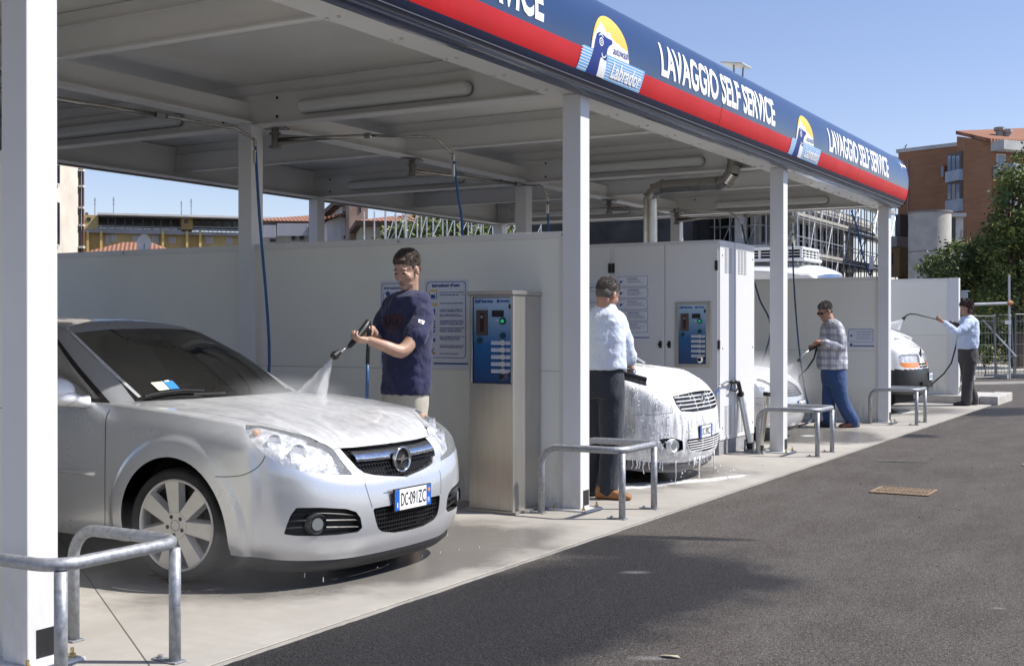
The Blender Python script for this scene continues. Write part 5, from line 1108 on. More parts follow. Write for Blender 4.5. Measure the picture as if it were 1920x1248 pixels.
def body_shell(P, warp, AX):
    X = [[.93, .92, .88, .79, .67, .58, .47], [.965, .955, .92, .84, .73, .63, .49], [.985, .975, .94, .86, .75, .64, .50], [.985, .975, .94, .865, .755, .65, .505], [.968, .958, .925, .855, .75, .645, .50],
         [.935, .925, .895, .83, .735, .62, .485], [.895, .886, .855, .785, .695, .585, .455], [.835, .822, .775, .665, .565, .485, .39]]
    Yc = [[0, .22, .45, .66, .775, .82, .865], [0, .22, .45, .665, .79, .85, .895], [0, .22, .455, .67, .80, .865, .912], [0, .22, .455, .675, .805, .875, .922], [0, .22, .455, .68, .815, .88, .925],
          [0, .22, .45, .685, .82, .882, .92], [0, .22, .44, .67, .80, .865, .90], [0, .22, .43, .62, .73, .785, .82]]
    Z = [[.15, .15, .15, .16, .17, .18, .19], [.215, .215, .215, .22, .235, .245, .25], [.30, .30, .30, .31, .325, .33, .335], [.42, .42, .425, .435, .45, .46, .465], [.53, .53, .54, .555, .575, .585, .59],
         [.60, .602, .612, .64, .675, .695, .705], [.68, .682, .69, .73, .765, .785, .80], [.752, .755, .765, .83, .868, .888, .903]]
    side = {0: (.87, .19), 1: (.90, .255), 2: (.918, .34), 3: (.932, .47), 4: (.938, .595), 5: (.935, .715), 6: (.912, .84), 7: (.85, .95)}
    xs = [.02, -.35, -.6, -1.3, -2.1, -2.95, -3.45, -3.78]; bz = [.945, .972, .985, 1.0, 1.015, 1.04, 1.055, 1.07]; by = [.852, .862, .868, .872, .872, .862, .83, .74]
    rows = []
    for j in range(8):
        r = [V(X[j][k], Yc[j][k], Z[j][k]) for k in range(7)]
        for i, x in enumerate(xs):
            y, z = side[j]; tp = [0, 0, 0, 0, 0, .0, .035, .13][i]
            if j == 7: y, z = by[i], bz[i]
            elif j == 6: z += (bz[i]-.95)*.8
            r.append(V(x+(.02*j/7 if i == 7 else 0), y-(tp if j < 7 else 0), z))
        r += [V(-3.90-(.03 if 1 < j < 5 else 0), .45, side[j][1] if j < 7 else 1.08), V(-3.93-(.03 if 1 < j < 5 else 0), 0, side[j][1] if j < 7 else 1.085)]; rows.append([warp(q) for q in r])
    nu = 14; S = Shell(P); g = net(rows, nu, 8)
    # wheel arch flare
    for row in g:
        for p in row:
            for cx in (AX[0], AX[1]):
                r = math.hypot(p.x-cx, p.z-AX[2]); R1 = AX[3]+.115
                if r < R1 and p.y > .75 and p.z < AX[2]+R1+.03: k = max(0, min(1, (R1-r)/.03)); k2 = max(0, min(1, (R1-r)/.10)); p.y += .016*k*k*(3-2*k)+.006*k2
    S.addgrid(g)
    crest = g[-1]; n8 = nu*9+1   # crest from nose to A pillar base (x about -.6)
    spx = [V(.60, 0, .838), V(.575, 0, .845), V(.50, 0, .866), V(.38, 0, .890), V(.28, 0, .910), V(.18, 0, .927), V(.08, 0, .942), V(-.06, 0, .960), V(-.22, 0, .980), V(-.37, 0, .996)]
    spx = [warp(q) for q in spx]; spine = [cr(spx, k/nu) for k in range(n8)]; hood = []
    for i in range(19):
        f = i/18; gg = 1-(1-f)**2.1
        row = []
        for k in range(n8): c, s_ = crest[k], spine[k]; q = c.lerp(s_, f); q.z = c.z+(s_.z-c.z)*gg; row.append(q)
        hood.append(row)
    # shallow power dome crease on the bonnet
    for row in hood:
        for q in row:
            if q.x > -.4: q.z += .007*max(0, 1-abs(q.y-.46)/.10)*min(1, max(0, (.75-q.x)*3))
    S.addgrid(hood)
    # greenhouse
    lo = [V(-.37, 0, .998), V(-.43, .40, .995), V(-.545, .70, .990), V(-.665, .835, .985), V(-1.25, .866, 1.001), V(-1.75, .870, 1.010), V(-2.6, .866, 1.03), V(-3.1, .85, 1.045), V(-3.55, .81, 1.06), V(-3.83, .66, 1.075), V(-3.92, 0, 1.085)]
    hi = [V(-1.235, 0, 1.447), V(-1.26, .32, 1.44), V(-1.335, .560, 1.415), V(-1.44, .612, 1.407), V(-1.72, .635, 1.437), V(-2.0, .64, 1.452), V(-2.7, .635, 1.457), V(-3.12, .62, 1.445), V(-3.40, .59, 1.43), V(-3.58, .50, 1.42), V(-3.65, 0, 1.44)]
    lo = [warp(q) for q in lo]; hi = [warp(q) for q in hi]
    md = [a.lerp(b, .5)+(V(.03, 0, .018) if i < 3 else V(0, .022, 0) if i < 9 else V(-.03, 0, .01)) for i, (a, b) in enumerate(zip(lo, hi))]
    sp = [V(-1.5, 0, 1.492), V(-1.52, 0, 1.493), V(-1.56, 0, 1.495), V(-1.62, 0, 1.497), V(-1.8, 0, 1.502), V(-2.05, 0, 1.505), V(-2.7, 0, 1.50), V(-3.05, 0, 1.49), V(-3.3, 0, 1.475), V(-3.4, 0, 1.465), V(-3.42, 0, 1.46)]
    sp = [warp(q) for q in sp]; gh = net([lo, md, hi], 12, 10); K = len(gh[0]); st = lambda k: k/12; n = len(gh[0]); b = len(S.v)
    for row in gh: S.v += [V(p.x, -p.y if p.y > 1e-4 else 0, p.z) for p in row]
    for i in range(len(gh)-1):
        for k in range(n-1):
            c = st(k+.5); tt = (i+.5)/(len(gh)-1); tg = 'pillar'
            if c < 2 and .0 < tt < .97: tg = 'ws'
            elif 3.0 < c < 8.1 and .04 < tt < .90:
                tg = 'sw'
                if abs(c-5) < .16 or abs(c-7.2) < .12: tg = 'bp'
            elif c > 9.2 and .06 < tt < .88: tg = 'rw'
            elif 2.82 < c <= 3.0 or (3.0 < c < 8.3 and tt <= .04): tg = 'bp'
            S.f.append((b+i*n+k, b+i*n+k+1, b+(i+1)*n+k+1, b+(i+1)*n+k)); S.tag.append(tg)
    spd = [cr(sp, k/12) for k in range(n)]; top = gh[-1]; roof = []
    for i in range(9):
        f = i/8; gg = 1-(1-f)**2; roof.append([V(*(lambda q: (q.x, q.y, top[k].z+(spd[k].z-top[k].z)*gg))(top[k].lerp(spd[k], f))) for k in range(n)])
    S.addgrid(roof, 'roof')
    # belt shelf between body crest and greenhouse
    sh0 = crest[nu*8+6:]; m_ = len(sh0); S.addgrid([[p for p in sh0], [cr(lo, 2.4+(10-2.4)*k/(m_-1)) for k in range(m_)]], 'body')
    S.weld()
    for cx in AX[:2]:
        arc = [(cx+AX[3]*math.cos(a), AX[2]-.005+AX[3]*math.sin(a)) for a in np.linspace(0, 2*math.pi, 60, endpoint=False)]
        S.cut('arch', lambda c: (c.x, c.z), arc, test=lambda c: c.y < -.55 and c.z < AX[2]+.5, unproj=lambda v, a, b: V(a, v.y, b) if b > .19 else None)
    return S, g, nu
def estate():
    P = Pose(-5.082, 5.995, -.0291); t = thing('parked_car', 'silver estate car being sprayed in the nearest bay, plate DC 091ZC', 'car', P.loc, P.rz)
    S, g, nu = body_shell(P, lambda q: q, (.02, -2.94, .30, .415))
    # --- cut openings
    px = lambda c: P.w2px(c)
    HL = [(458.8, 796), (492, 798), (535, 807), (578.5, 818), (610, 832.7), (624.6, 841), (642, 864.5), (662, 890.4), (624.6, 889), (567, 883), (526.5, 870), (497.7, 853), (474.6, 830), (463, 812.5)]
    GR = [(637.5, 841), (654, 860), (669, 876), (683, 886), (700, 890), (725, 892), (765, 893), (790, 870), (790, 824), (735, 830)]
    LG = [(699.5, 953), (705, 978), (709, 990), (716, 996), (740, 998), (775, 992), (800, 985), (800, 934)]
    FG = [(555.4, 951.6), (601.6, 951), (650, 953.5), (668, 959), (676, 970), (679.5, 988.5), (671, 997), (635, 1002), (601.6, 1004), (555, 1004), (532, 1001), (538, 982.7), (545, 965)]
    fr = lambda c: c.x > .25
    for tg, pl in (('hl', HL), ('gr', GR), ('lg', LG), ('fog', FG)): S.cut(tg, px, pl, test=fr)
    body_m = silver('silver paint with water film', (.63, .645, .67), [(.25, -.1, .85, .85, 0, .35), (.55, .3, .5, .5, 0, .4)])
    body = part('body', S.mesh('body'), body_m, t, smooth=True, world=False)
    m = MB()
    for cx in (.02, -2.94):
        for sy in (-1, 1):
            rows_ = [[V(cx+.425*math.cos(a), sy*y, .295+.425*math.sin(a)) for a in np.linspace(-.35, math.pi+.35, 28)] for y in (.80, .45)]; m.grid(rows_)
    parts('wheel_housing', m, M_DARK, t, world=False)
    m = MB(); m.box(-3.7, .75, -.60, .60, .17, .45); m.box(.55, .80, -.62, .62, .20, .60); m.box(-2.4, -.5, -.83, .83, .19, .40); part('underbody_light_block', m, M_DARK, t, world=False)  # dark boxes added beneath the body to block light
    m = MB()
    rr_ = [[V(p.x-.004, s_*p.y, p.z+dz)+V(dx, 0, 0) for p in (g[0][:nu*6+1] if s_ > 0 else g[0][:nu*6+1])] for s_ in (1,) for dx, dz in ((0, .002), (.006, -.03), (-.04, -.065))]
    m.grid(rr_); m.grid([[V(q.x, -q.y, q.z) for q in r_] for r_ in rr_]); part('front_lip', m, M_BLACK, t, smooth=True, world=False)
    part('roof', S.mesh(('roof', 'pillar')), silver('silver roof paint', (.48, .50, .53)), t, smooth=True, world=False)
    part('windscreen', S.mesh('ws'), M_GLASS, t, smooth=True, world=False); parts('side_window', S.mesh('sw'), M_PRIV, t, smooth=True, world=False)
    part('rear_window', S.mesh('rw'), M_PRIV, t, smooth=True, world=False); parts('window_trim', S.mesh('bp'), M_BLACK, t, smooth=True, world=False)
    # headlights, one object per side
    lensm = S.mesh('hl', mirror=False)
    n = NT('headlight reflector'); a = n.noise(16, 4, .6); v_ = n.t.nodes.new('ShaderNodeTexVoronoi'); v_.inputs['Scale'].default_value = 22; n.link(n.tc.outputs['Object'], v_.inputs['Vector'])
    n.bump(n.math('ADD', a, v_.outputs['Distance']), .4, .02); n.set(Base_Color=n.mix(n.rng(a, .35, .65), (.92, .93, .95), (.34, .36, .40)), Metallic=.45, Roughness=.25)
    for s_ in (-1, 1):
        h = thing('headlight', None, None); h.parent = t; F = (lambda q: q) if s_ < 0 else (lambda q: V(q.x, -q.y, q.z))
        mm = MB(); mm.add([F(q) for q in lensm.v], lensm.f if s_ < 0 else [f[::-1] for f in lensm.f]); part('lens', mm, M_LENS, h, smooth=True, world=False)
        mm = MB(); mm.add([F(q+V(-.045, .03, -.004)) for q in lensm.v], lensm.f if s_ < 0 else [f[::-1] for f in lensm.f]); part('reflector', mm, n.m, h, smooth=True, world=False)
        for (u, v), R in (((515, 829), .042), ((560, 850), .050)):
            q = S.hit(u, v)[0]+V(-.050, .034, -.004); mm = MB(); d_ = F(V(.92, -.38, .05)).normalized(); mm.cyl(F(q), F(q)+d_*.03, R*.7, R, n=24, caps=False); mm.cyl(F(q)+d_*.004, F(q)+d_*.006, R*.72, n=20); part('lamp_bowl', mm, mat('lamp bowl silver', (.75, .77, .8), .2, .5), h, world=False, autos=40)
        q = S.hit(482, 812)[0]+V(-.03, .02, 0); mm = MB(); mm.ell(F(q), (.02, .02, .018), nu=12, nv=8); part('indicator_bulb', mm, mat('amber bulb', (.6, .22, .05), .3), h, smooth=True, world=False)
        rm = MB(); rm.v = []; b_ = S.border('hl', depth=.045, direc=(-.8, .55, 0), mirror=False); rm.add([F(q) for q in b_.v], b_.f); part('seal', rm, M_BLACK, h, world=False)
    # grille
    gri = thing('grille', None, None); gri.parent = t
    part('opening_rim', S.border('gr', depth=.04), mat('chrome rim', (.70, .71, .73), .15, .9), gri, world=False)
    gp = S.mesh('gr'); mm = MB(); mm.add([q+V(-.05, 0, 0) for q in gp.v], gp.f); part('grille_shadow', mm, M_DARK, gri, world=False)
    def bars(tag, dx, ny, nz, par, w=.004): return grille_bars(S, tag, dx, ny, nz, par, w)
    gm, dep = bars('gr', .014, 34, 8, gri)
    def nose(y, z):
        h = S.tree.ray_cast(V(2, -abs(y), z), V(-1, 0, 0)); return h[0].x if h[0] else .8
    mm = MB(); ys = np.linspace(-.375, .375, 41); rws = []
    for z, d in ((.728, -.012), (.724, .008), (.700, .016), (.674, .010), (.666, -.014)): rws.append([V(nose(y, z)+d, y, z+.010*(abs(y)/.4)**2) for y in ys])
    mm.grid(rws); part('chrome_bar', mm, mat('wet chrome', (.72, .74, .78), .10, 1, noise_s=30, noise_a=.15, bump=.2, bump_s=50), gri, smooth=True, world=False)
    ex, ez = nose(0, .665)+.016, .662; mm = MB(); N = 40
    rws = [[V(ex+d, r*math.cos(a)*1.04, ez+r*math.sin(a)) for a in [2*math.pi*i/N for i in range(N)]] for r, d in ((.077, -.01), (.077, .006), (.071, .014), (.064, .006), (.064, -.01))]
    mm.grid(rws, True); em = part('emblem', mm, M_CHROME, gri, smooth=True, world=False)
    mm = MB(); mm.cyl((ex-.02, 0, ez), (ex-.006, 0, ez), .065, n=30); part('emblem_back', mm, M_BLACK, em, world=False)
    mm = MB(); zz = [(-.062, -.004), (-.01, .010), (-.014, -.006), (.062, .006), (.01, -.010), (.014, .006)]
    bolt = [(-.078, .006), (-.004, .006), (.020, .026), (.012, .006), (.078, .006), (.004, -.008), (-.022, -.028), (-.012, -.006)]
    mm.prism([V(ex-.004, a, ez+b) for a, b in bolt], (.010, 0, 0)); part('bolt_mark', mm, M_CHROME, em, world=False)
    lg = thing('lower_grille', None, None); lg.parent = t; part('opening_rim', S.border('lg', depth=.05), mat('black rim', (.03, .03, .03), .5), lg, world=False)
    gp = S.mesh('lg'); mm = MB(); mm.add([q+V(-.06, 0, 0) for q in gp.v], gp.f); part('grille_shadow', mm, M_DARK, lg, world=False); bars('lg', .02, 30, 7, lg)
    fm = S.mesh('fog', mirror=False); fb = S.border('fog', depth=.05, direc=(-1, .2, 0), mirror=False)
    fc = S.hit(597, 982)[0]
    for s_ in (-1, 1):
        F = (lambda q: q) if s_ < 0 else (lambda q: V(q.x, -q.y, q.z)); fo = thing('fog_light', None, None); fo.parent = t
        mm = MB(); mm.add([F(q+V(-.05, .01, 0)) for q in fm.v], fm.f); mm.add([F(q) for q in fb.v], fb.f); part('recess', mm, mat('black textured plastic', (.02, .02, .02), .6), fo, world=False)
        for px_ in ([(548, 964), (600, 962), (668, 966)], [(541, 978), (580, 976), (612, 976), (674, 975)], [(536, 991), (580, 989), (612, 989), (676, 988)]):
            pts = []; PP = [V(a, b, 0) for a, b in px_]
            for i in range(16): q = cr(PP, i*(len(PP)-1)/15); h = S.hit(q.x, q.y)[0]; pts.append(F(h+V(-.016, .008, 0)))
            mm = MB(); mm.tube(pts, .006, 5); part('slat', mm, M_BLACK, fo, world=False)
        nrm = F(V(.93, -.36, 0)); c = F(fc+V(-.03, .01, -.002)); mm = MB(); mm.cyl(c, c+nrm*.035, .066, .052, n=24, caps=False); mm.cyl(c+nrm*.02, c+nrm*.021, .055, n=24); part('bezel', mm, mat('dark bezel', (.05, .05, .055), .3), fo, world=False)
        mm = MB(); mm.cyl(c+nrm*.022, c+nrm*.027, .034, n=20); part('lens', mm, mat('fog glass', (.30, .33, .34), .12, .5), fo, world=False)
    # plate
    a = P.at(741, 919, x=1.0); b_ = P.at(808, 945, x=1.0); y0, y1 = a.y, b_.y; zt_ = a.z; hgt = .118; pl = thing('number_plate', None, None); pl.parent = t; zb = zt_-hgt; x0 = .998
    mm = MB(); mm.box(x0-.012, x0, y0-.006, y1+.006, zb-.006, zt_+.006); part('plate_frame', mm, M_BLACK, pl, world=False, bevel=.002)
    mm = MB(); mm.box(x0+.0005, x0+.002, y0, y1, zb, zt_); part('plate_face', mm, M_LETT, pl, world=False)
    W_ = y1-y0; mm = MB(); mm.box(x0+.0022, x0+.003, y0, y0+.12*W_, zb, zt_); mm.box(x0+.0022, x0+.003, y1-.13*W_, y1, zb, zt_); part('blue_band', mm, mat('plate blue', (.02, .12, .50), .4), pl, world=False)
    mm = MB(); put_text(mm, 'DC', (x0+.004, y0+.16*W_, zb+.022), (0, 1, 0), (0, 0, 1), .076, .19*W_, .002); put_text(mm, '091ZC', (x0+.004, y0+.40*W_, zb+.022), (0, 1, 0), (0, 0, 1), .076, .45*W_, .002); mm.cyl((x0+.003, y0+.375*W_, zb+.06), (x0+.0045, y0+.375*W_, zb+.06), .006, n=8); part('plate_letters', mm, M_BLACK, pl, world=False)
    mm = MB(); put_text(mm, 'I', (x0+.004, y0+.05*W_, zb+.015), (0, 1, 0), (0, 0, 1), .03, .008, .01); put_text(mm, 'FI', (x0+.004, y1-.10*W_, zb+.015), (0, 1, 0), (0, 0, 1), .030, .05*W_, .01); part('plate_letters', mm, M_LETT, pl, world=False)
    mm = MB(); mm.cyl((x0+.003, y1-.065*W_, zt_-.028), (x0+.0042, y1-.065*W_, zt_-.028), .013, n=14); part('plate_disc', mm, mat('orange disc', (.6, .25, .08), .5), pl, world=False)
    mm = line_on(S, [(497.5, 854), (490, 868), (475, 881), (455, 890), (430, 893), (404, 893)], .004); mm2 = line_on(S, [(206, 768), (199, 785), (197.5, 830), (197, 900), (197, 984)], .005)
    mm.add(mm2.v, mm2.f); mm2 = line_on(S, [(620, 839), (560, 812), (500, 796), (440, 783), (350, 768), (285, 757)], .003); mm.add(mm2.v, mm2.f); mm2 = line_on(S, [(626, 841), (700, 836), (757, 829)], .005); mm.add(mm2.v, mm2.f)
    mm2 = line_on(S, [(684, 905), (690, 925), (698, 951)], .003); mm.add(mm2.v, mm2.f); mm2 = line_on(S, [(719, 924), (760, 917), (800, 910)], .004); mm.add(mm2.v, mm2.f); part('shut_lines', mm, M_DARK, body, world=False)
    # soft bumper edges
    mm = MB(); pts = []
    for i in range(30): x = -.62-i*.09; h = S.tree.ray_cast(V(x, -2, .575), V(0, 1, 0)); pts.append((h[0], V(0, -1, 0)))
    mm = MB(); mm.tube([p+V(0, .008, 0) for p, n_ in pts], .018, 8); mm.tube([V(p.x, -p.y-.008, p.z) for p, n_ in pts], .018, 8); parts('door_moulding', mm, silver('silver moulding', (.62, .63, .64)), body, world=False, smooth=True)
    # mirrors
    for s_ in (-1,):
        mm = MB(); mm.ell((-.83, s_*1.055, 1.055), (.09, .135, .082), nu=20, nv=14); mm.ell((-.79, s_*1.02, 1.02), (.06, .09, .05), nu=16, nv=10); mr = part('door_mirror', mm, mat('silver mirror paint', (.74, .75, .76), .35, .1), t, smooth=True, world=False)
        mm = MB(); mm.tube([(-.80, s_*.97, 1.01), (-.77, s_*.92, .995), (-.76, s_*.87, .99)], [.045, .035, .04], 10); part('mirror_foot', mm, mat('silver mirror paint', (.74, .75, .76), .35, .1), mr, smooth=True, world=False)
        mm = MB(); mm.ell((-.885, s_*1.055, 1.055), (.04, .105, .062), nu=18, nv=10); part('mirror_glass', mm, M_CHROME, mr, smooth=True, world=False)
    # interior
    intr = thing('interior', None, None); intr.parent = t; md_ = mat('dark cabin trim', (.022, .022, .024), .7, noise_s=10, noise_a=.3)
    mm = MB(); mm.box(-3.5, -1.0, -.80, .80, .40, .80); mm.obox((-.78, 0, .90), (.33, 0, -.02), (0, .70, 0), (0, 0, .055)); part('dashboard', mm, md_, intr, world=False, bevel=.03)
    for sy in (-.38, .38):
        mm = MB(); mm.obox((-1.85, sy, .95), (.07, 0, -.02), (0, .24, 0), (-.08, 0, .30)); mm.obox((-1.96, sy, 1.31), (.05, 0, 0), (0, .13, 0), (-.01, 0, .075)); part('front_seat', mm, mat('grey seat cloth', (.07, .07, .075), .9), intr, world=False, bevel=.04)
    mm = MB(); mm.obox((-2.9, 0, .98), (.07, 0, -.02), (0, .62, 0), (-.06, 0, .26)); part('rear_seat', mm, mat('grey seat cloth', (.07, .07, .075), .9), intr, world=False, bevel=.04)
    c = V(-1.17, .38, .98); ax = V(.85, 0, -.5).normalized(); a1 = V(0, 1, 0); a2 = ax.cross(a1).normalized(); mm = MB(); mm.tube([c+(a1*math.cos(a)+a2*math.sin(a))*.185 for a in np.linspace(0, 2*math.pi, 33)], .014, 8); mm.obox(c, a1*.17, a2*.02, ax*.01); mm.ell(c, (.05, .06, .05)); part('steering_wheel', mm, mat('wheel rim plastic', (.05, .05, .05), .4), intr, world=False, smooth=True)
    mm = MB(); mm.obox((-1.27, 0, 1.355), (.012, 0, 0), (0, .12, 0), (0, 0, .035)); mm.tube([(-1.2, 0, 1.43), (-1.26, 0, 1.37)], .012, 6); part('rear_view_mirror', mm, M_BLACK, intr, world=False, bevel=.006)
    # cards behind the screen, wipers
    def card(cs, mt):
        q = [S.hit(u, v)[0]+V(.006, 0, .007) for u, v in cs]; mm = MB(); mm.poly(q); part('windscreen_card', mm, mt, t, world=False)
    card([(281, 719), (303, 716.5), (317, 731.5), (297, 734)], mat('pale yellow card', (.70, .70, .50), .6)); card([(304.5, 716.5), (322, 715), (336, 730), (318.5, 731.5)], mat('blue card', (.03, .22, .55), .5)); card([(306, 715.5), (314, 714), (317, 716), (309, 717.5)], M_LETT)
    mm = MB()
    for pts in ([(268, 748), (300, 741), (340, 736), (380, 737)], [(360, 744), (420, 741), (500, 735), (540, 728)]):
        w_ = [h+V(.012, 0, .014) for h in (S.hit(u, v-1)[0] for u, v in pts) if h is not None]; mm.tube(w_, .008, 6)
    part('wiper', mm, M_BLACK, t, world=False)
    mm = MB(); q = [S.hit(u, v) for u, v in ((126, 616), (140, 630), (180, 668), (220, 706), (262, 745))]; q = [x_ for x_ in q if x_[0] is not None]; ribbon(mm, [(a, b if b.dot(a-P.o) < 0 else -b) for a, b in q], .022, .004); mm.tube([V(a.x, -a.y-.004, a.z) for a, b in q], .008, 6); parts('pillar_highlight', mm, mat('pillar edge highlight', (.70, .73, .76), .25, .5), t, world=False)  # bright strips stand for the highlight along the pillar edges
    wheel(t, .02, -.905, .322, .322, .262, R_(7), 7); wheel(t, .02, .905, .322, .322, .262, R_(4), 7, face=1); wheel(t, -2.94, -.90, .322, .322, .262, 0, 7); wheel(t, -2.94, .90, .322, .322, .262, 0, 7, face=1)
    return t, S
CAR1, SH1 = estate()
# ------------------------------------------------------------------ the other vehicles
def zmap(zs): a, b = zip(*zs); return lambda z: float(np.interp(z, a, b))
def mirror_pair(fn):
    for s_ in (-1, 1): fn(s_, (lambda q: q) if s_ < 0 else (lambda q: V(q.x, -q.y, q.z)))
def plate(t, x0, y0, y1, zt_, hgt, txt):
    pl = thing('number_plate', None, None); pl.parent = t; zb = zt_-hgt; W_ = y1-y0
    mm = MB(); mm.box(x0-.012, x0, y0-.006, y1+.006, zb-.006, zt_+.006); part('plate_frame', mm, M_BLACK, pl, world=False)
    mm = MB(); mm.box(x0+.0005, x0+.002, y0, y1, zb, zt_); part('plate_face', mm, M_LETT, pl, world=False)
    mm = MB(); mm.box(x0+.0022, x0+.003, y0, y0+.12*W_, zb, zt_); mm.box(x0+.0022, x0+.003, y1-.12*W_, y1, zb, zt_); part('blue_band', mm, MATS['plate blue'], pl, world=False)
    mm = MB(); put_text(mm, txt, (x0+.004, y0+.16*W_, zb+.2*hgt), (0, 1, 0), (0, 0, 1), .62*hgt, .68*W_, .002); part('plate_letters', mm, M_BLACK, pl, world=False)
def under(t, w=.6, x1=.75):
    m = MB(); m.box(-3.7, x1, -w, w, .17, .45); m.box(-2.4, -.5, -.83, .83, .19, .42); part('underbody_light_block', m, M_DARK, t, world=False)  # plain dark boxes added under the floor as light blockers
def housing(t, AX, yo=.80):
    m = MB()
    for cx in AX[:2]:
        for sy in (-1, 1): m.grid([[V(cx+(AX[3]+.01)*math.cos(a), sy*y, AX[2]+(AX[3]+.01)*math.sin(a)) for a in np.linspace(-.35, math.pi+.35, 28)] for y in (yo, .40)])
    parts('wheel_housing', m, M_DARK, t, world=False)
def foam_paint():
    n = NT('paint under washing foam'); z = n.xyz(); st = n.noise(7, 6, .7, stretch=(3.2, 3.2, .35), dist=.6); bub = n.noise(70, 4, .75); big = n.noise(2.6, 4, .6)
    gm = n.t.nodes.new('ShaderNodeNewGeometry'); sx = n.t.nodes.new('ShaderNodeSeparateXYZ'); n.link(gm.outputs['Normal'], sx.inputs[0])
    upf = n.rng(sx.outputs[2], -.1, .45, 0, .55); f = n.math('ADD', n.math('MULTIPLY', n.rng(st, .38, .66), .8), upf); f = n.math('ADD', f, n.rng(big, .45, .62, 0, .35))
    f = n.math('ADD', f, n.rng(z[0], .1, .7, -.25, .35)); f = n.rng(f, .38, 1.1)
    col = n.mix(f, (.36, .37, .39), (.76, .77, .79)); n.bump(n.math('ADD', n.math('MULTIPLY', bub, .6), n.math('MULTIPLY', st, 1.2)), .5, .012)
    n.set(Base_Color=col, Metallic=n.rng(f, 0, 1, .7, 0), Roughness=n.rng(f, 0, 1, .3, .65)); return n.m
M_FOAM = foam_paint(); M_WFOAM = mat('white foam', (.86, .87, .88), .6, bump=.5, bump_s=90)
def foam_car():
    P = Pose(-5.20, 11.08, R_(3.0)); t = thing('parked_car', 'hatchback covered in white foam in the middle bay', 'car', P.loc, P.rz)
    zf = zmap([(0, .03), (.15, .19), (.215, .26), (.3, .34), (.53, .60), (.6, .70), (.752, .88), (.95, 1.06), (1.0, 1.14), (1.5, 1.66)])
    def warp(q): return V(q.x-(.03 if q.z > .7 else 0), q.y*(.96), zf(q.z))
    AX = (.02, -2.75, .32, .40); S, g, nu = body_shell(P, warp, AX); px = P.w2px; fr = lambda c: c.x > .3
    S.cut('gr', px, [(1261, 743), (1268, 759), (1277, 771), (1300, 772), (1325, 768), (1325, 730), (1300, 734)], test=fr)
    S.cut('lg', px, [(1288, 824), (1291, 836), (1297, 846), (1320, 845), (1345, 838), (1345, 815)], test=fr)
    S.cut('fog', px, [(1236, 823), (1262, 820), (1280, 826), (1281, 842), (1266, 848), (1246, 840)], test=fr)
    S.cut('hl', px, [(1212, 722), (1230, 728), (1247, 738), (1258, 756), (1262, 770), (1240, 768), (1222, 760), (1212, 745)], test=fr)
    body = part('body', S.mesh(('body', 'hl')), M_FOAM, t, smooth=True, world=False); part('roof', S.mesh(('roof', 'pillar')), M_FOAM, t, smooth=True, world=False)
    part('windscreen', S.mesh('ws'), M_PRIV, t, smooth=True, world=False); parts('side_window', S.mesh('sw'), M_PRIV, t, smooth=True, world=False); part('rear_window', S.mesh('rw'), M_PRIV, t, smooth=True, world=False); parts('window_trim', S.mesh('bp'), M_BLACK, t, smooth=True, world=False)
    for tg, nm in (('gr', 'grille'), ('lg', 'lower_grille')):
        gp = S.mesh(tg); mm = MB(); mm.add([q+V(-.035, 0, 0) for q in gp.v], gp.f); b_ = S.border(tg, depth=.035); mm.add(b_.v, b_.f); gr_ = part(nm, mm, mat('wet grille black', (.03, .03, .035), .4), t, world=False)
        grille_bars(S, tg, .004, 3, 5 if tg == 'gr' else 6, gr_, .006 if tg == 'gr' else .0045, M_WFOAM)
    c = S.hit(1301, 752)[0]; mm = MB(); N = 30; mm.grid([[V(c.x+.012+d, .0+r*math.cos(a), c.z+r*math.sin(a)) for a in [2*math.pi*i/N for i in range(N)]] for r, d in ((.058, -.01), (.058, .006), (.050, .008), (.046, -.01))], True); mm.prism([V(c.x+.008, a, c.z+b) for a, b in [(-.06, .003), (-.004, .004), (.014, .018), (.010, .004), (.06, .003), (.004, -.006), (-.016, -.02), (-.010, -.004)]], (.010, 0, 0)); part('emblem', mm, M_CHROME, t, smooth=False, world=False)
    fm = S.mesh('fog', mirror=False); fc = S.hit(1262, 835)[0]
    def fog(s_, F):
        fo = thing('fog_light', None, None); fo.parent = t; mm = MB(); mm.add([F(q+V(-.035, .01, 0)) for q in fm.v], fm.f); part('recess', mm, mat('wet recess', (.05, .05, .055), .4), fo, world=False)
        c = F(fc+V(-.02, .0, 0)); nn = F(V(.93, -.36, 0)); mm = MB(); mm.cyl(c, c+nn*.045, .068, .058, n=24, caps=False); mm.cyl(c+nn*.03, c+nn*.032, .06, n=24); part('bezel', mm, M_WFOAM, fo, world=False); mm = MB(); mm.cyl(c+nn*.034, c+nn*.038, .036, n=20); part('lens', mm, MATS['fog glass'], fo, world=False)
    mirror_pair(fog)
    a = P.at(1313, 799, x=.985); b_ = P.at(1337, 818, x=.985); plate(t, .985, a.y, min(b_.y, a.y+.36), a.z, .11, 'DC 090CZ')
    mm = line_on(S, [(1190, 777), (1225, 777), (1262, 773)], .006); m2 = line_on(S, [(1262, 742), (1245, 728), (1225, 715), (1205, 705)], .005); mm.add(m2.v, m2.f); m2 = line_on(S, [(1212, 722), (1230, 730), (1247, 740), (1258, 758), (1261, 770)], .005); mm.add(m2.v, m2.f); m2 = line_on(S, [(1196, 731), (1186, 740), (1184, 760)], .006); mm.add(m2.v, m2.f); part('shut_lines', mm, mat('foam covered gap', (.35, .35, .36), .7), body, world=False)
    under(t); housing(t, AX); rnd = random.Random(2); mm = MB(); edge = [q for q in g[0][:nu*6]]
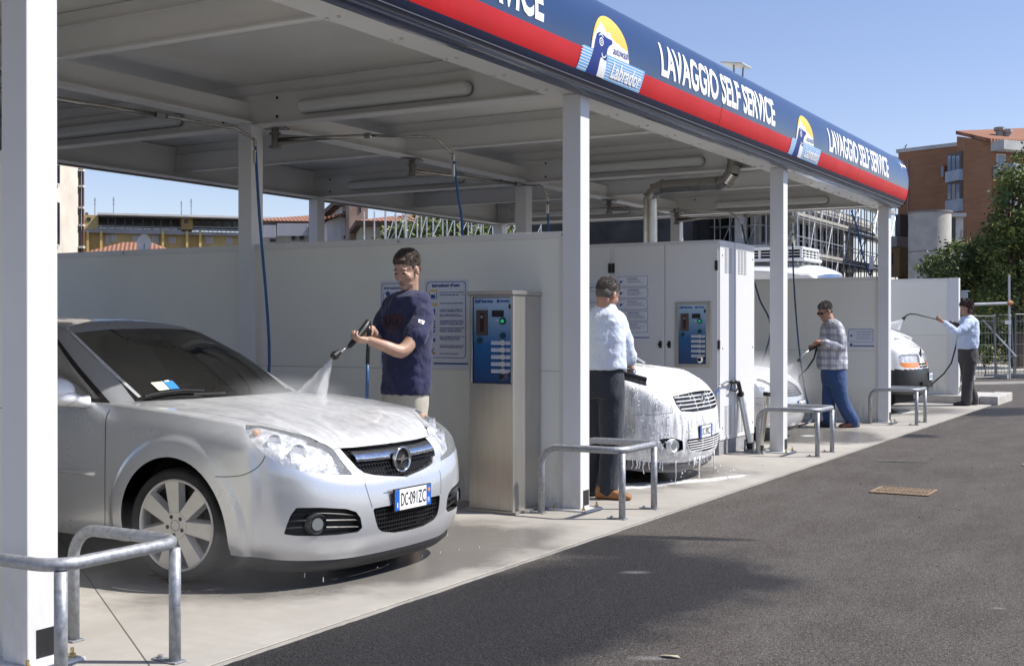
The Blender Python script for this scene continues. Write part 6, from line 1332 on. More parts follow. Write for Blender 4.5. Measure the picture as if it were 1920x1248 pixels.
    lip = [[V(p.x-.01+dx, p.y, p.z+dz) for p in edge] for dx, dz in ((0, .004), (.0, -.05), (-.05, -.09))]; lm = MB(); lm.grid(lip); lm.grid([[V(q.x, -q.y, q.z) for q in r_] for r_ in lip]); part('front_lip', lm, mat('grey lip plastic', (.10, .10, .105), .5), t, smooth=True, world=False)
    for i in range(24):
        mm = MB(); p = edge[rnd.randrange(2, len(edge)-1)]; s_ = -1 if rnd.random() < .8 else 1; L_ = rnd.choice((.03, .04, .05, .07, .12, .2))*rnd.uniform(.6, 1.1); r = rnd.uniform(.0035, .0065); b0 = V(p.x+.012, s_*(p.y+.006), p.z+.03); b1 = b0+V(rnd.uniform(-.01, .01), rnd.uniform(-.015, .015), -.03-L_*.6); b2 = b0+V(rnd.uniform(-.01, .01), rnd.uniform(-.01, .01), -.03-L_)
        mm.tube([b0, b0.lerp(b1, .4), b1, b2], [r*1.8, r*1.1, r*.8, r*.9], 6)
        part('foam_drip', mm, M_WFOAM, t, smooth=True, world=False)
    mm = MB()
    for i in range(380):       # blobs of foam sitting on the bonnet, wing and bumper
        u, v = rnd.uniform(1165, 1335), rnd.uniform(690, 850); h, nn = S.hit(u, v)
        if h is None or h.x < -.3: continue
        r = rnd.uniform(.002, .007); mm.ell(h, (r, r*rnd.uniform(.8, 1.2), r*rnd.uniform(.8, 1.8)), nu=6, nv=5)
        if rnd.random() < .5: mm.ell(V(h.x, -h.y, h.z), r, nu=6, nv=5)
    part('foam_clumps', mm, M_WFOAM, t, smooth=True, world=False)['kind'] = 'stuff'
    for x in AX[:2]: wheel(t, x, -.87, .325, .325, .25, R_(2), 9, cover=True); wheel(t, x, .87, .325, .325, .25, 0, 9, face=1, cover=True)
    mm = MB(); mm.box(-3.5, -.9, -.75, .75, .45, .95); part('interior', mm, M_DARK, t, world=False)
    mm = MB(); h = [S.hit(u, v) for u, v in ((1208, 679), (1190, 668), (1175, 659))]; q = [P.at(u, v, y=.66) for u, v in ((1208.5, 679.5), (1190, 668), (1178, 661))]; mm.tube(q, .012, 6); part('pillar_highlight', mm, mat('pillar edge highlight', (.70, .73, .76), .25, .5), t, world=False)  # far pillar's edge highlight, built as a bright strip
    return t, S, P
CAR2, SH2, PO2 = foam_car()
def saloon():
    P = Pose(-5.72, 15.72, R_(1.0)); t = thing('parked_car', 'silver saloon half hidden by the third white post, in fine spray', 'car', P.loc, P.rz)
    zf = zmap([(0, 0), (.15, .17), (.53, .52), (.6, .585), (.752, .73), (.95, .93), (1.0, .985), (1.5, 1.43)])
    def warp(q): return V(q.x, q.y*.96, zf(q.z))
    AX = (.02, -2.75, .31, .39); S, g, nu = body_shell(P, warp, AX); px = P.w2px; fr = lambda c: c.x > .3
    S.cut('hl', px, [(1417, 713), (1421, 709), (1432, 712), (1446, 719), (1452, 736), (1450, 742), (1437, 739), (1424, 731)], test=fr)
    S.cut('gr', px, [(1470, 713), (1499, 714), (1503, 733), (1498, 743), (1475, 744)], test=fr)
    pm = silver('silver saloon paint', (.66, .665, .67), [(.3, 0, .8, .9, 0, .3)]); body = part('body', S.mesh('body'), pm, t, smooth=True, world=False); part('roof', S.mesh(('roof', 'pillar')), pm, t, smooth=True, world=False)
    part('windscreen', S.mesh('ws'), M_PRIV, t, smooth=True, world=False); parts('side_window', S.mesh('sw'), M_PRIV, t, smooth=True, world=False); part('rear_window', S.mesh('rw'), M_PRIV, t, smooth=True, world=False); parts('window_trim', S.mesh('bp'), M_BLACK, t, smooth=True, world=False)
    lm = S.mesh('hl', mirror=False)
    def hl(s_, F):
        h = thing('headlight', None, None); h.parent = t
        mm = MB(); mm.add([F(q) for q in lm.v], lm.f); part('lens', mm, M_LENS, h, smooth=True, world=False); mm = MB(); mm.add([F(q+V(-.04, .02, 0)) for q in lm.v], lm.f); part('reflector', mm, MATS['headlight reflector'], h, smooth=True, world=False)
    mirror_pair(hl)
    gp = S.mesh('gr'); mm = MB(); mm.add([q+V(-.03, 0, 0) for q in gp.v], gp.f); b_ = S.border('gr', depth=.03); mm.add(b_.v, b_.f); gr_ = part('grille', mm, mat('grey grille', (.16, .165, .17), .4), t, world=False); grille_bars(S, 'gr', .004, 3, 6, gr_, .007, M_CHROME)
    a = P.at(1497, 752, x=.985); plate(t, .985, a.y, a.y+.36, a.z, .11, 'BK 284')
    mm = line_on(S, [(1415, 752), (1413, 747), (1425, 746), (1446, 748)], .004); m2 = line_on(S, [(1417, 757), (1430, 759), (1446, 761)], .004); mm.add(m2.v, m2.f); part('bumper_moulding', mm, MATS['dark gap'], body, world=False)
    lip = [[V(p.x-.01+dx, p.y, p.z+dz) for p in g[0][:nu*6]] for dx, dz in ((0, .004), (-.04, -.06))]; lm_ = MB(); lm_.grid(lip); lm_.grid([[V(q.x, -q.y, q.z) for q in r_] for r_ in lip]); part('front_lip', lm_, M_BLACK, t, smooth=True, world=False)
    under(t); housing(t, AX); mm = MB(); mm.box(-3.5, -.9, -.75, .75, .45, .9); part('interior', mm, M_DARK, t, world=False)
    for x in AX[:2]: wheel(t, x, -.86, .315, .315, .23, 0, 8); wheel(t, x, .86, .315, .315, .23, 0, 8, face=1)
    return t, S, P
CAR3, SH3, PO3 = saloon()
def van():
    P = Pose(-5.30, 21.75, R_(0)); t = thing('delivery_van', 'white delivery van with black bumper, amber indicator and roof cooling unit', 'van', P.loc, P.rz)
    zf = zmap([(0, 0), (.13, .30), (.215, .37), (.3, .44), (.44, .58), (.53, .70), (.6, .80), (.68, .93), (.752, 1.06), (.83, 1.14), (.9, 1.25), (.95, 1.38), (1.0, 1.50), (1.4, 2.33), (1.46, 2.44), (1.505, 2.58)])
    def warp(q):
        z = zf(q.z); y = q.y*1.09
        if q.z > 1.2: y *= 1.0+.42*min(1, (q.z-1.2)/.2)
        x = float(np.interp(q.x, [-3.93, -3.4, -1.5, -1.235, -.37, .0, .6, .985], [-4.6, -4.5, -1.0, -.58, .06, .25, .68, .96]))
        if q.z < .9: x = float(np.interp(q.x, [-3.93, -.6, 0, .985], [-4.6, -.7, 0, .96]))
        return V(x, y, z)
    AX = (.02, -3.2, .34, .42); S, g, nu = body_shell(P, warp, AX); px = P.w2px; fr = lambda c: c.x > .1
    S.cut('bumper', lambda c: (c.x, c.z), [(.30, 0), (.30, .745), (1.5, .745), (1.5, 0)], test=lambda c: c.x > .3, unproj=lambda v, a, b: None)
    S.cut('hl', px, [(1684, 672), (1686, 666), (1692, 664), (1721, 663), (1724, 671), (1725, 680), (1686, 680)], test=fr); S.cut('ind', px, [(1686, 680), (1725, 680), (1724, 688), (1712, 690), (1697, 689), (1689, 685)], test=fr)
    wp = mat('white van paint', (.78, .79, .80), .25, coat=.6, noise_s=2, noise_a=.03); body = part('body', S.mesh('body'), wp, t, smooth=True, world=False); part('roof', S.mesh(('roof', 'pillar', 'bp')), wp, t, smooth=True, world=False)
    part('bumper', S.mesh('bumper'), mat('black bumper plastic', (.02, .021, .023), .35), t, smooth=True, world=False)
    part('windscreen', S.mesh('ws'), M_PRIV, t, smooth=True, world=False); parts('side_window', S.mesh('sw'), wp, t, smooth=True, world=False); part('rear_window', S.mesh('rw'), M_PRIV, t, smooth=True, world=False)
    lm = S.mesh('hl', mirror=False); im = S.mesh('ind', mirror=False)
    def hl(s_, F):
        h = thing('headlight', None, None); h.parent = t
        mm = MB(); mm.add([F(q) for q in lm.v], lm.f); part('lens', mm, M_LENS, h, smooth=True, world=False); mm = MB(); mm.add([F(q+V(-.04, .02, 0)) for q in lm.v], lm.f); part('reflector', mm, MATS['headlight reflector'], h, smooth=True, world=False)
        mm = MB(); mm.add([F(q+V(.002, 0, 0)) for q in im.v], im.f); part('indicator', mm, mat('amber lens', (.75, .22, .02), .2, coat=.5), h, smooth=True, world=False)
    mirror_pair(hl)
    def nose(y, z): h = S.tree.ray_cast(V(3, -abs(y), z), V(-1, 0, 0)); return h[0].x if h[0] else .9
    a = P.at(1727, 681, x=.93); b_ = P.at(1740, 688, x=.95); mm = MB()
    for z in (a.z, a.z-.045):
        for y0 in (a.y, a.y+.17): mm.obox((nose(y0+.08, z-.015)+.002, y0+.075, z-.015), (.006, 0, 0), (.0, .065, 0), (0, 0, .014))
        for y0 in (-a.y-.17, -a.y-.34): mm.obox((nose(y0+.08, z-.015)+.002, y0+.075, z-.015), (.006, 0, 0), (.0, .065, 0), (0, 0, .014))
    part('grille', mm, M_DARK, t, world=False)
    zc = .98; x_ = nose(0, zc); mm = MB(); mm.prism([V(x_, y, zc+z) for y, z in ((-.0, .10), (.055, 0), (0, -.10), (-.055, 0))], (.02, 0, 0)); part('emblem', mm, mat('badge grey', (.12, .12, .13), .25, .8), t, world=False)
    mm = MB(); pts = [V(nose(y, 1.10)+.002, y, 1.10) for y in np.linspace(-.85, .85, 30)]; ribbon(mm, [(p, V(1, 0, 0)) for p in pts], .008, .002, mirror=False); m2 = line_on(S, [(1672, 634), (1690, 645), (1697, 662)], .006); mm.add(m2.v, m2.f); m2 = line_on(S, [(1704, 690), (1704, 696)], .006); mm.add(m2.v, m2.f); part('shut_lines', mm, M_LAMPB, body, world=False)
    a = P.at(1744, 699, x=.965); plate(t, .965, a.y-.10, a.y+.26, a.z, .12, 'AV 062')
    mm = MB(); mm.obox((nose(0, .52)+.004, 0, .50), (.01, 0, 0), (0, .38, 0), (0, 0, .03)); mm.obox((nose(0, .6)+.004, 0, .425), (.01, 0, 0), (0, .5, 0), (0, 0, .012)); part('lower_intake', mm, M_DARK, t, world=False)
    # roof cooling unit, front edge trim, beacon
    mm = MB(); mm.box(-2.9, -.98, -.55, .55, 2.60, 2.66); mm.box(-2.85, -1.02, -.52, .52, 2.80, 2.85)
    un = part('roof_unit', mm, wp, t, world=False, bevel=.02); mm = MB(); mm.box(-2.8, -1.08, -.5, .5, 2.66, 2.80); part('unit_core', mm, M_DARK, un, world=False)
    mm = MB()
    for k in range(8): x = -1.05-k*.25; mm.box(x-.02, x+.02, -.53, -.50, 2.66, 2.80); mm.box(x-.02, x+.02, .50, .53, 2.66, 2.80)
    for k in range(5): y = -.45+k*.22; mm.box(-1.08, -1.05, y-.02, y+.02, 2.66, 2.80)
    for z in (2.70, 2.75): mm.box(-2.85, -1.03, -.525, -.505, z, z+.012); mm.box(-1.06, -1.04, -.5, .5, z, z+.012)
    parts('unit_grille', mm, wp, un, world=False); mm = MB(); mm.ell((-2.6, -.45, 2.60), (.12, .12, .08), nu=14, nv=8); part('beacon', mm, wp, t, smooth=True, world=False)
    mm = MB(); tr = [q for q in []]; under(t, .7, .6); housing(t, AX, .85); mm = MB(); mm.box(-4.3, -.3, -.85, .85, .5, 1.3); part('interior', mm, M_DARK, t, world=False)
    for x in AX[:2]: wheel(t, x, -.93, .345, .345, .21, 0, 6, w=.22); wheel(t, x, .93, .345, .345, .21, 0, 6, face=1, w=.22)
    return t, S, P
VAN, SHV, POV = van()
# ------------------------------------------------------------------ people
def skinmat(name, c):
    n = NT(name); a = n.noise(12, 4, .6); n.set(Base_Color=n.mix(n.rng(a, .35, .7), c, (c[0]*.86, c[1]*.74, c[2]*.70)), Roughness=.5, Subsurface_Weight=.12, Subsurface_Scale=.02); n.b.inputs['Subsurface Radius'].default_value = (1, .4, .2); n.bump(n.noise(60, 3, .6), .08, .002); return n.m
def cloth(name, c, d=.18, s=9, st=.55, dist=.02):
    n = NT(name); a = n.noise(s, 5, .6, dist=.8); w = n.noise(4.5, 5, .6, stretch=(1.6, 1.6, .7), dist=1.2); f = n.noise(240, 2, .6)
    n.set(Base_Color=n.mix(n.rng(a, .3, .7), c, tuple(x*(1-d) for x in c)), Roughness=.85, Sheen_Weight=.15); n.bump(n.math('ADD', w, n.math('MULTIPLY', f, .06)), st, dist); return n.m
def plaid():
    n = NT('checked cotton'); xyz = n.xyz(); col = (.60, .61, .65)
    def band(x, s, ph, w): return n.rng(n.math('SINE', n.math('ADD', n.math('MULTIPLY', x, s), ph)), w, w+.12)
    cr_ = n.math('ADD', n.math('MULTIPLY', xyz[0], .8677), n.math('MULTIPLY', xyz[1], .497))
    c = n.mix(n.math('MULTIPLY', band(xyz[2], 58, 0, .1), .55), col, (.16, .17, .24)); c = n.mix(n.math('MULTIPLY', band(cr_, 58, 0, .1), .55), c, (.16, .17, .24)); c = n.mix(n.math('MULTIPLY', band(xyz[2], 58, 3.4, .93), .6), c, (.30, .28, .30)); c = n.mix(n.math('MULTIPLY', band(cr_, 58, 3.4, .93), .6), c, (.3, .28, .3))
    w = n.noise(5, 5, .6, stretch=(1.6, 1.6, .6), dist=1.2); n.bump(w, .6, .02); n.set(Base_Color=c, Roughness=.85); return n.m
M_SKIN = skinmat('tanned skin', (.47, .31, .23)); M_SKIN2 = skinmat('sunburnt skin', (.40, .23, .16))
M_HAIRD = mat('dark brown hair', (.085, .060, .045), .55, noise_s=90, noise_a=.5, bump=.6, bump_s=120); M_HAIRG = mat('greying hair', (.11, .095, .082), .6, noise_s=110, noise_a=.6, bump=.6, bump_s=120)
def remesh(o, vox, sm=4, disp=0, dscale=.25, seed=0):
    m = o.modifiers.new('remesh', 'REMESH'); m.mode = 'VOXEL'; m.voxel_size = vox; m.use_smooth_shade = True
    s = o.modifiers.new('smooth', 'SMOOTH'); s.factor = .5; s.iterations = sm
    if disp:
        tx = bpy.data.textures.new('folds', 'CLOUDS'); tx.noise_scale = dscale; tx.noise_depth = 2; d = o.modifiers.new('folds', 'DISPLACE'); d.texture = tx; d.strength = disp; d.mid_level = .5; d.texture_coords = 'LOCAL'
def frame(D, U=Vector((0, 0, 1))):
    D = D.normalized(); L = U.cross(D).normalized(); U2 = D.cross(L); return D, L, U2
def rings(m, secs, n=24, pw=2.4):
    """closed loft of superelliptic sections: (centre, axis a, axis b)"""
    R = []
    for c, a, b in secs:
        c, a, b = Vector(c), Vector(a), Vector(b); row = []
        for k in range(n):
            t = 2*math.pi*k/n; ct, st_ = math.cos(t), math.sin(t); row.append(c+a*math.copysign(abs(ct)**(2/pw), ct)+b*math.copysign(abs(st_)**(2/pw), st_))
        R.append(row)
    m.grid(R, True); k0 = len(m.v)-len(R)*n; m.f.append(tuple(k0+i for i in range(n))[::-1]); m.m.append(0); m.f.append(tuple(k0+(len(R)-1)*n+i for i in range(n))); m.m.append(0)
def limb(m, pts, r, n=14, sub=5):
    P = [Vector(p) for p in pts]; Q = []; RR = []
    for i in range((len(P)-1)*sub+1): t = i/sub; Q.append(cr(P, t)); j = min(int(t), len(P)-2); RR.append(r[j]+(r[j+1]-r[j])*(t-j))
    m.tube(Q, RR, n); m.ell(Q[0], RR[0]*.98, nu=12, nv=8); m.ell(Q[-1], RR[-1]*.98, nu=12, nv=8)
def head(m, C, D, s=1.0, U=Vector((0, 0, 1))):
    D, L, U2 = frame(D, U); rot = Matrix((D, L, U2)).transposed(); q = lambda x, y, z: C+(D*x+L*y+U2*z)*s
    def e(c, r): m.ell(q(*c), tuple(k*s for k in r), rot, 20, 14)
    e((-.012, 0, .035), (.098, .077, .088)); e((.022, 0, -.02), (.070, .064, .085)); e((.035, 0, -.075), (.052, .050, .040)); e((.068, 0, -.098), (.024, .025, .020)); e((.076, 0, .030), (.020, .050, .013))
    m.tube([q(.084, 0, .018), q(.100, 0, -.008), q(.110, 0, -.028)], [.009*s, .010*s, .013*s], 8); e((.104, 0, -.033), (.014, .018, .009)); e((.088, 0, -.060), (.013, .025, .006)); e((.086, 0, -.071), (.012, .021, .006))
    for y in (-1, 1): e((.062, y*.036, -.024), (.026, .026, .028)); e((-.006, y*.076, -.008), (.019, .011, .032)); e((.080, y*.030, .006), (.012, .017, .012))
    return q, rot
def face_bits(t, q, rot, s, hairm, glasses=False):
    m = MB()
    for y in (-1, 1): m.tube([q(.094, y*.014, .030), q(.096, y*.032, .036), q(.084, y*.052, .030)], [.0025*s, .0035*s, .002*s], 6)
    parts('eyebrow', m, hairm, t)
    m = MB()
    for y in (-1, 1): m.ell(q(.0915, y*.031, .006), (.0045*s, .0125*s, .004*s), rot, 12, 8)
    parts('eye', m, mat('dark eye', (.03, .02, .015), .25), t)
    m = MB(); m.tube([q(.098, -.024, -.064), q(.1025, 0, -.065), q(.098, .024, -.064)], [.0015*s, .0028*s, .0015*s], 6); part('mouth_line', m, mat('lip shadow', (.22, .08, .06), .6), t)
def hair(t, name, q, rot, s, mt, seed, style='short', vox=.006):
    rnd = random.Random(seed); m = MB()
    def e(c, r): m.ell(q(*c), tuple(k*s for k in r), rot, 20, 12)
    e((-.022, 0, .050), (.103, .083, .084)); e((-.055, 0, -.005), (.058, .073, .060))
    for y in (-1, 1): e((-.022, y*.066, .016), (.038, .013, .034)); e((.014, y*.064, .036), (.020, .012, .028))
    e((.050, .0, .092), (.034, .048, .018))
    if style == 'long': e((-.05, 0, -.05), (.062, .080, .07)); e((-.02, .072, -.03), (.045, .02, .06)); e((-.02, -.072, -.03), (.045, .02, .06)); e((-.06, 0, .03), (.085, .095, .09))
    N = 1500 if style != 'long' else 1700; k = 1.0 if style != 'long' else 1.10
    for i in range(N):
        a = rnd.uniform(0, 2*math.pi); z = rnd.uniform(-.55, 1); r = math.sqrt(max(0, 1-z*z)); x, y = r*math.cos(a), r*math.sin(a)
        if x > .58 and z < .50+.1*math.sin(y*9+seed): continue
        if x > .08 and z < .22: continue
        if z < -.2 and x > -.25: continue
        p = Vector((-.022+.099*k*x, .080*k*y, .050+.082*z)); nx = Vector((x, y, z)).normalized(); wv = noise.noise(Vector((x*2+seed, y*2, z*2)))
        fl = Vector((.5 if x > .2 and z > .4 else -.5, .7*math.sin(wv*7), -.5 if z < .5 else .15)); fl = (fl-nx*fl.dot(nx)).normalized(); ln = rnd.uniform(.016, .030)*(1.9 if style == 'long' else 1); lift = .55 if z > .4 else .22
        cu = Vector((rnd.gauss(0, 1), rnd.gauss(0, 1), rnd.gauss(0, 1)))*(.0035 if style != 'long' else .011)
        p1 = p+fl*ln*.5+nx*ln*lift*.5+cu; p2 = p+fl*ln*1.0+nx*ln*lift*.65-cu+Vector((0, 0, -.003)); m.tube([q(*p), q(*p1), q(*p2)], [.0034*s*(1.4 if style == 'long' else 1), .0026*s, .0009*s], 4, caps=False)
    return part(name, m, mt, t)
def hand(m, wrist, fwd, nrm, s=1.0, curl=1.0, side=1, spread=.2):
    """palm plus five fingers; nrm points out of the palm (fingers close towards it); side picks where the thumb sits"""
    F = Vector(fwd).normalized(); N_ = Vector(nrm); N_ = (N_-F*N_.dot(F)).normalized(); S = F.cross(N_).normalized()*side; W_ = Vector(wrist); P = lambda f, a, b: W_+(F*f+S*a+N_*b)*s
    m.tube([P(-.01, 0, 0), P(.03, 0, 0), P(.085, 0, .0)], [.023*s, .025*s, .022*s], 10); m.ell(P(.055, .018, .0), (.033*s, .018*s, .018*s), Matrix((F, S, N_)).transposed()); m.ell(P(.055, -.018, 0), (.035*s, .018*s, .018*s), Matrix((F, S, N_)).transposed()); m.ell(P(.03, .025, .01), (.026*s, .016*s, .017*s), Matrix((F, S, N_)).transposed())
    for i, (a, ln) in enumerate(((.031, .072), (.011, .082), (-.010, .076), (-.030, .060))):
        ang = 0; p = Vector((.086-abs(a-.005)*.25, a, 0)); pts = [P(p.x-.015, p.y, p.z), P(*p)]
        for k, (seg, bend) in enumerate(((.42, .55), (.32, .75), (.26, .6))):
            ang += bend*curl*(1+.08*i); p = p+Vector((math.cos(ang), spread*a*2, math.sin(ang)))*ln*seg; pts.append(P(*p))
        m.tube(pts, [.0105*s, .0105*s, .0098*s, .0090*s, .0078*s], 8); m.ell(pts[-1], .0078*s, nu=8, nv=6)
    pts = [P(.018, .022, .006), P(.040, .045, .018+.012*curl), P(.066, .052-.010*curl, .030+.018*curl), P(.088, .046-.022*curl, .036+.022*curl)]; m.tube(pts, [.013*s, .0125*s, .0110*s, .0085*s], 8); m.ell(pts[-1], .0085*s, nu=8, nv=6)
def shoe(m, heel, d, s=1.0, h=.0):
    D = Vector((d[0], d[1], 0)).normalized(); S = Vector((-D.y, D.x, 0)); H = Vector(heel); up_ = Vector((0, 0, 1)); q = lambda x, y, z: H+(D*x+S*y+up_*z)*s
    secs = [(q(-.03, 0, .045), S*.030*s, up_*.043*s), (q(.02, 0, .05), S*.040*s, up_*.048*s), (q(.09, 0, .045), S*.043*s, up_*.043*s), (q(.16, 0, .034), S*.049*s, up_*.032*s), (q(.215, 0, .028), S*.046*s, up_*.026*s), (q(.25, 0, .022), S*.030*s, up_*.018*s)]; rings(m, secs, 20, 2.6); m.ell(q(.015, 0, .085), (.045*s, .045*s, .03*s))
def evaltree(o):
    dg = bpy.context.evaluated_depsgraph_get(); e = o.evaluated_get(dg); me = e.to_mesh(); mw = o.matrix_world.copy()
    if o.parent: mw = Matrix.Translation(o.parent.location)
    vs = [mw @ v.co for v in me.vertices]; fs = [tuple(p.vertices) for p in me.polygons]; e.to_mesh_clear(); return BVHTree.FromPolygons(vs, fs)
def patch(tree_, pts, off=.003, n=8):
    """filled flat outline laid on a surface through pixel outline points"""
    m = MB(); u0, u1 = min(p[0] for p in pts), max(p[0] for p in pts); v0, v1 = min(p[1] for p in pts), max(p[1] for p in pts); N = 26; G_ = {}
    for i in range(N+1):
        for j in range(N+1):
            u, v = u0+(u1-u0)*i/N, v0+(v1-v0)*j/N; h = tree_.ray_cast(CO, ray(u, v)); 
            if h[0] is not None: G_[i, j] = h[0]-ray(u, v).normalized()*off
    for i in range(N):
        for j in range(N):
            if inpoly(u0+(u1-u0)*(i+.5)/N, v0+(v1-v0)*(j+.5)/N, pts) and all((i+a, j+b) in G_ for a in (0, 1) for b in (0, 1)): m.add([G_[i, j], G_[i+1, j], G_[i+1, j+1], G_[i, j+1]], [(0, 3, 2, 1)])
    return m
def gun_mat(): return M_BLACK
def px3(d0): return lambda u, v, dd=0.: W(u, v, d0+dd)

# --- man in the navy T-shirt -------------------------------------------------
def man1():
    d0 = 9.13; q = px3(d0); k = d0/F_PX; base = q(757, 977); base.z = 0; t = thing('person', 'man in navy T-shirt and beige shorts spraying the silver estate', 'person', base)
    TF = (-rt*.62-fw*.78).normalized(); TL = Vector((0, 0, 1)).cross(TF).normalized()    # facing, his left
    Z = Vector((0, 0, 1)); s = 1.05
    m = MB(); HC = q(763, 506, -.02); hq, hr = head(m, HC, -rt*.44-fw*.84-Z*.40, 1.10)
    limb(m, [hq(-.022, 0, -.05), q(768, 543, .03), q(768, 562, .04)], [.064, .067, .084])
    LS, RS = q(795, 585, -.14), q(731, 582, .12)
    rings(m, [(q(766, 562, .0), TL*.10, TF*.07), (q(764, 585), TL*.14, TF*.08), (q(762, 640), TL*.15, TF*.09), (q(760, 700), TL*.155, TF*.10), (q(759, 750), TL*.17, TF*.11), (q(758, 790), TL*.15, TF*.10)])
    LE, LW = q(755, 657, -.34), q(693, 638, -.45); limb(m, [LS, q(780, 622, -.24), LE, q(722, 649, -.42), LW], [.040, .052, .050, .042, .030])
    m.ell(q(752, 661, -.35), .040)
    RE, RW = q(709, 636, .02), q(697, 617, -.20); limb(m, [RS, q(716, 606, .10), RE, q(702, 628, -.1), RW], [.040, .048, .047, .040, .030])
    hand(m, LW, q(668, 637, -.49)-LW, Vector((0, 0, 1))*1.0+fw*.5, 1.04, .95, 1, .1)
    hand(m, RW, q(688, 622, -.36)-RW, -Z*.3-rt*.8, 1.0, 1.25, 1, .1)
    for sx in (-1, 1):
        hip = q(758, 780)+TL*.09*sx; ft = Vector((hip.x, hip.y, .07)); limb(m, [hip, hip.lerp(ft, .5)+TF*.02, ft], [.085, .058, .042])
    b = part('body', m, M_SKIN, t); remesh(b, .0052, 2)
    m = MB(); rings(m, [(q(768, 545, .02), TL*.078, TF*.075), (q(767, 550, .01), TL*.145, TF*.095), (q(765, 557), TL*.192, TF*.112), (q(763, 569), TL*.216, TF*.124), (q(763, 600), TL*.222, TF*.132), (q(763, 640), TL*.215, TF*.135), (q(762, 690), TL*.205, TF*.135), (q(762, 725), TL*.208, TF*.14), (q(761, 739), TL*.206, TF*.14)], 28, 2.3)
    limb(m, [LS-Z*.012, q(789, 608, -.19), q(779, 630, -.25)], [.078, .082, .088]); limb(m, [RS, q(722, 602, .12), q(714, 624, .06)], [.075, .076, .078])
    sh = part('t_shirt', m, cloth('navy cotton', (.018, .022, .075), .2, 8, .55, .03), t); remesh(sh, .010, 2, .034, .10)
    m = MB(); rings(m, [(q(761, 730), TL*.19, TF*.125), (q(759, 760), TL*.195, TF*.13), (q(758, 785), TL*.19, TF*.12)], 24)
    for sx in (-1, 1):
        hip = q(758, 782)+TL*.095*sx; limb(m, [hip, hip-Z*.25, hip-Z*.42], [.105, .10, .098])
    o = part('shorts', m, cloth('beige canvas', (.46, .43, .36), .12), t); remesh(o, .012, 2, .012, .1)
    m = MB()
    for sx in (-1, 1): hip = q(758, 780)+TL*.09*sx; shoe(m, (hip.x, hip.y, 0), TF, 1.05)
    o = part('shoes', m, M_BLACK, t); remesh(o, .008, 2)
    face_bits(t, hq, hr, 1.10, M_HAIRD); hair(t, 'hair', hq, hr, 1.10, M_HAIRD, 3)
    bpy.context.view_layer.update(); tr = evaltree(sh)
    part('chest_print', patch(tr, [(716, 594), (740, 586), (755, 594), (754, 610), (738, 620), (719, 609)]), mat('maroon print', (.045, .022, .032), .8), t)
    def words(txt, u, v, h, w, mt, nm, off=.005):
        a, f = text2d(txt, h, w, .03); mm = MB(); vs = []
        for x, y in a: hh = tr.ray_cast(CO, ray(u+x, v-y+x*.12)); vs.append((hh[0] if hh[0] is not None else q(u+x, v-y, -.2))-ray(u+x, v-y).normalized()*off)
        mm.add(vs, f); part(nm, mm, mt, t)
    words('USA', 722, 609, 13, 27, mat('navy print letters', (.010, .010, .030), .8), 'print_letters'); part('print_strokes', patch(tr, [(723, 619), (737, 622), (737, 624.5), (723, 621.5)], .004), mat('brown print strokes', (.09, .055, .055), .8), t)
    part('sleeve_patch', patch(tr, [(785, 597.5), (796, 601.5), (794.5, 608), (784, 604)]), M_LETT, t); part('patch_dot', patch(tr, [(789, 600.5), (792, 601.5), (792, 605), (788.5, 604)], .005), mat('red patch dot', (.5, .06, .10), .6), t)
    # lance and hose are held: things of their own
    g = thing('pressure_lance', 'black pressure lance held by the man in the navy T-shirt', 'pressure lance', q(690, 612, -.36))
    m = MB(); limb(m, [q(690, 604, -.33), q(683, 615, -.37), q(668, 634, -.44), q(656, 648, -.50)], [.022, .026, .022, .017]); limb(m, [q(686, 612, -.36), q(692, 626, -.33), q(691, 642, -.31)], [.018, .016, .014]); m.tube([q(690, 602, -.33), q(695, 606, -.33), q(696, 622, -.32), q(692, 640, -.31)], .006, 6); part('gun_body', m, M_BLACK, g, smooth=True)
    m = MB(); m.tube([q(656, 648, -.50), q(644, 655, -.55), q(636, 660, -.58)], .011, 8); part('steel_lance', m, M_CHROME, g, smooth=True)
    m = MB(); m.cyl(q(637, 659, -.575), q(629, 665, -.61), .018, .026, 14); m.cyl(q(629, 665, -.61), q(625, 668.5, -.63), .030, .026, 14); part('nozzle', m, M_BLACK, g, autos=40)
    m = MB(); m.tube([q(691, 642, -.31), q(690, 655, -.31), q(689, 682, -.31)], .014, 8); part('hose_sleeve', m, M_BLACK, g, smooth=True)
    e = q(688, 755, -.3); m = MB(); m.tube([q(689, 680, -.31), q(688.5, 715, -.31), e, Vector((e.x, e.y+.02, .35)), Vector((e.x-.1, e.y+.1, .03)), Vector((e.x-.6, e.y+.25, .015))], .0115, 8); part('hose', m, M_BLUEHOSE, g, smooth=True)
    return q
Q1 = man1()

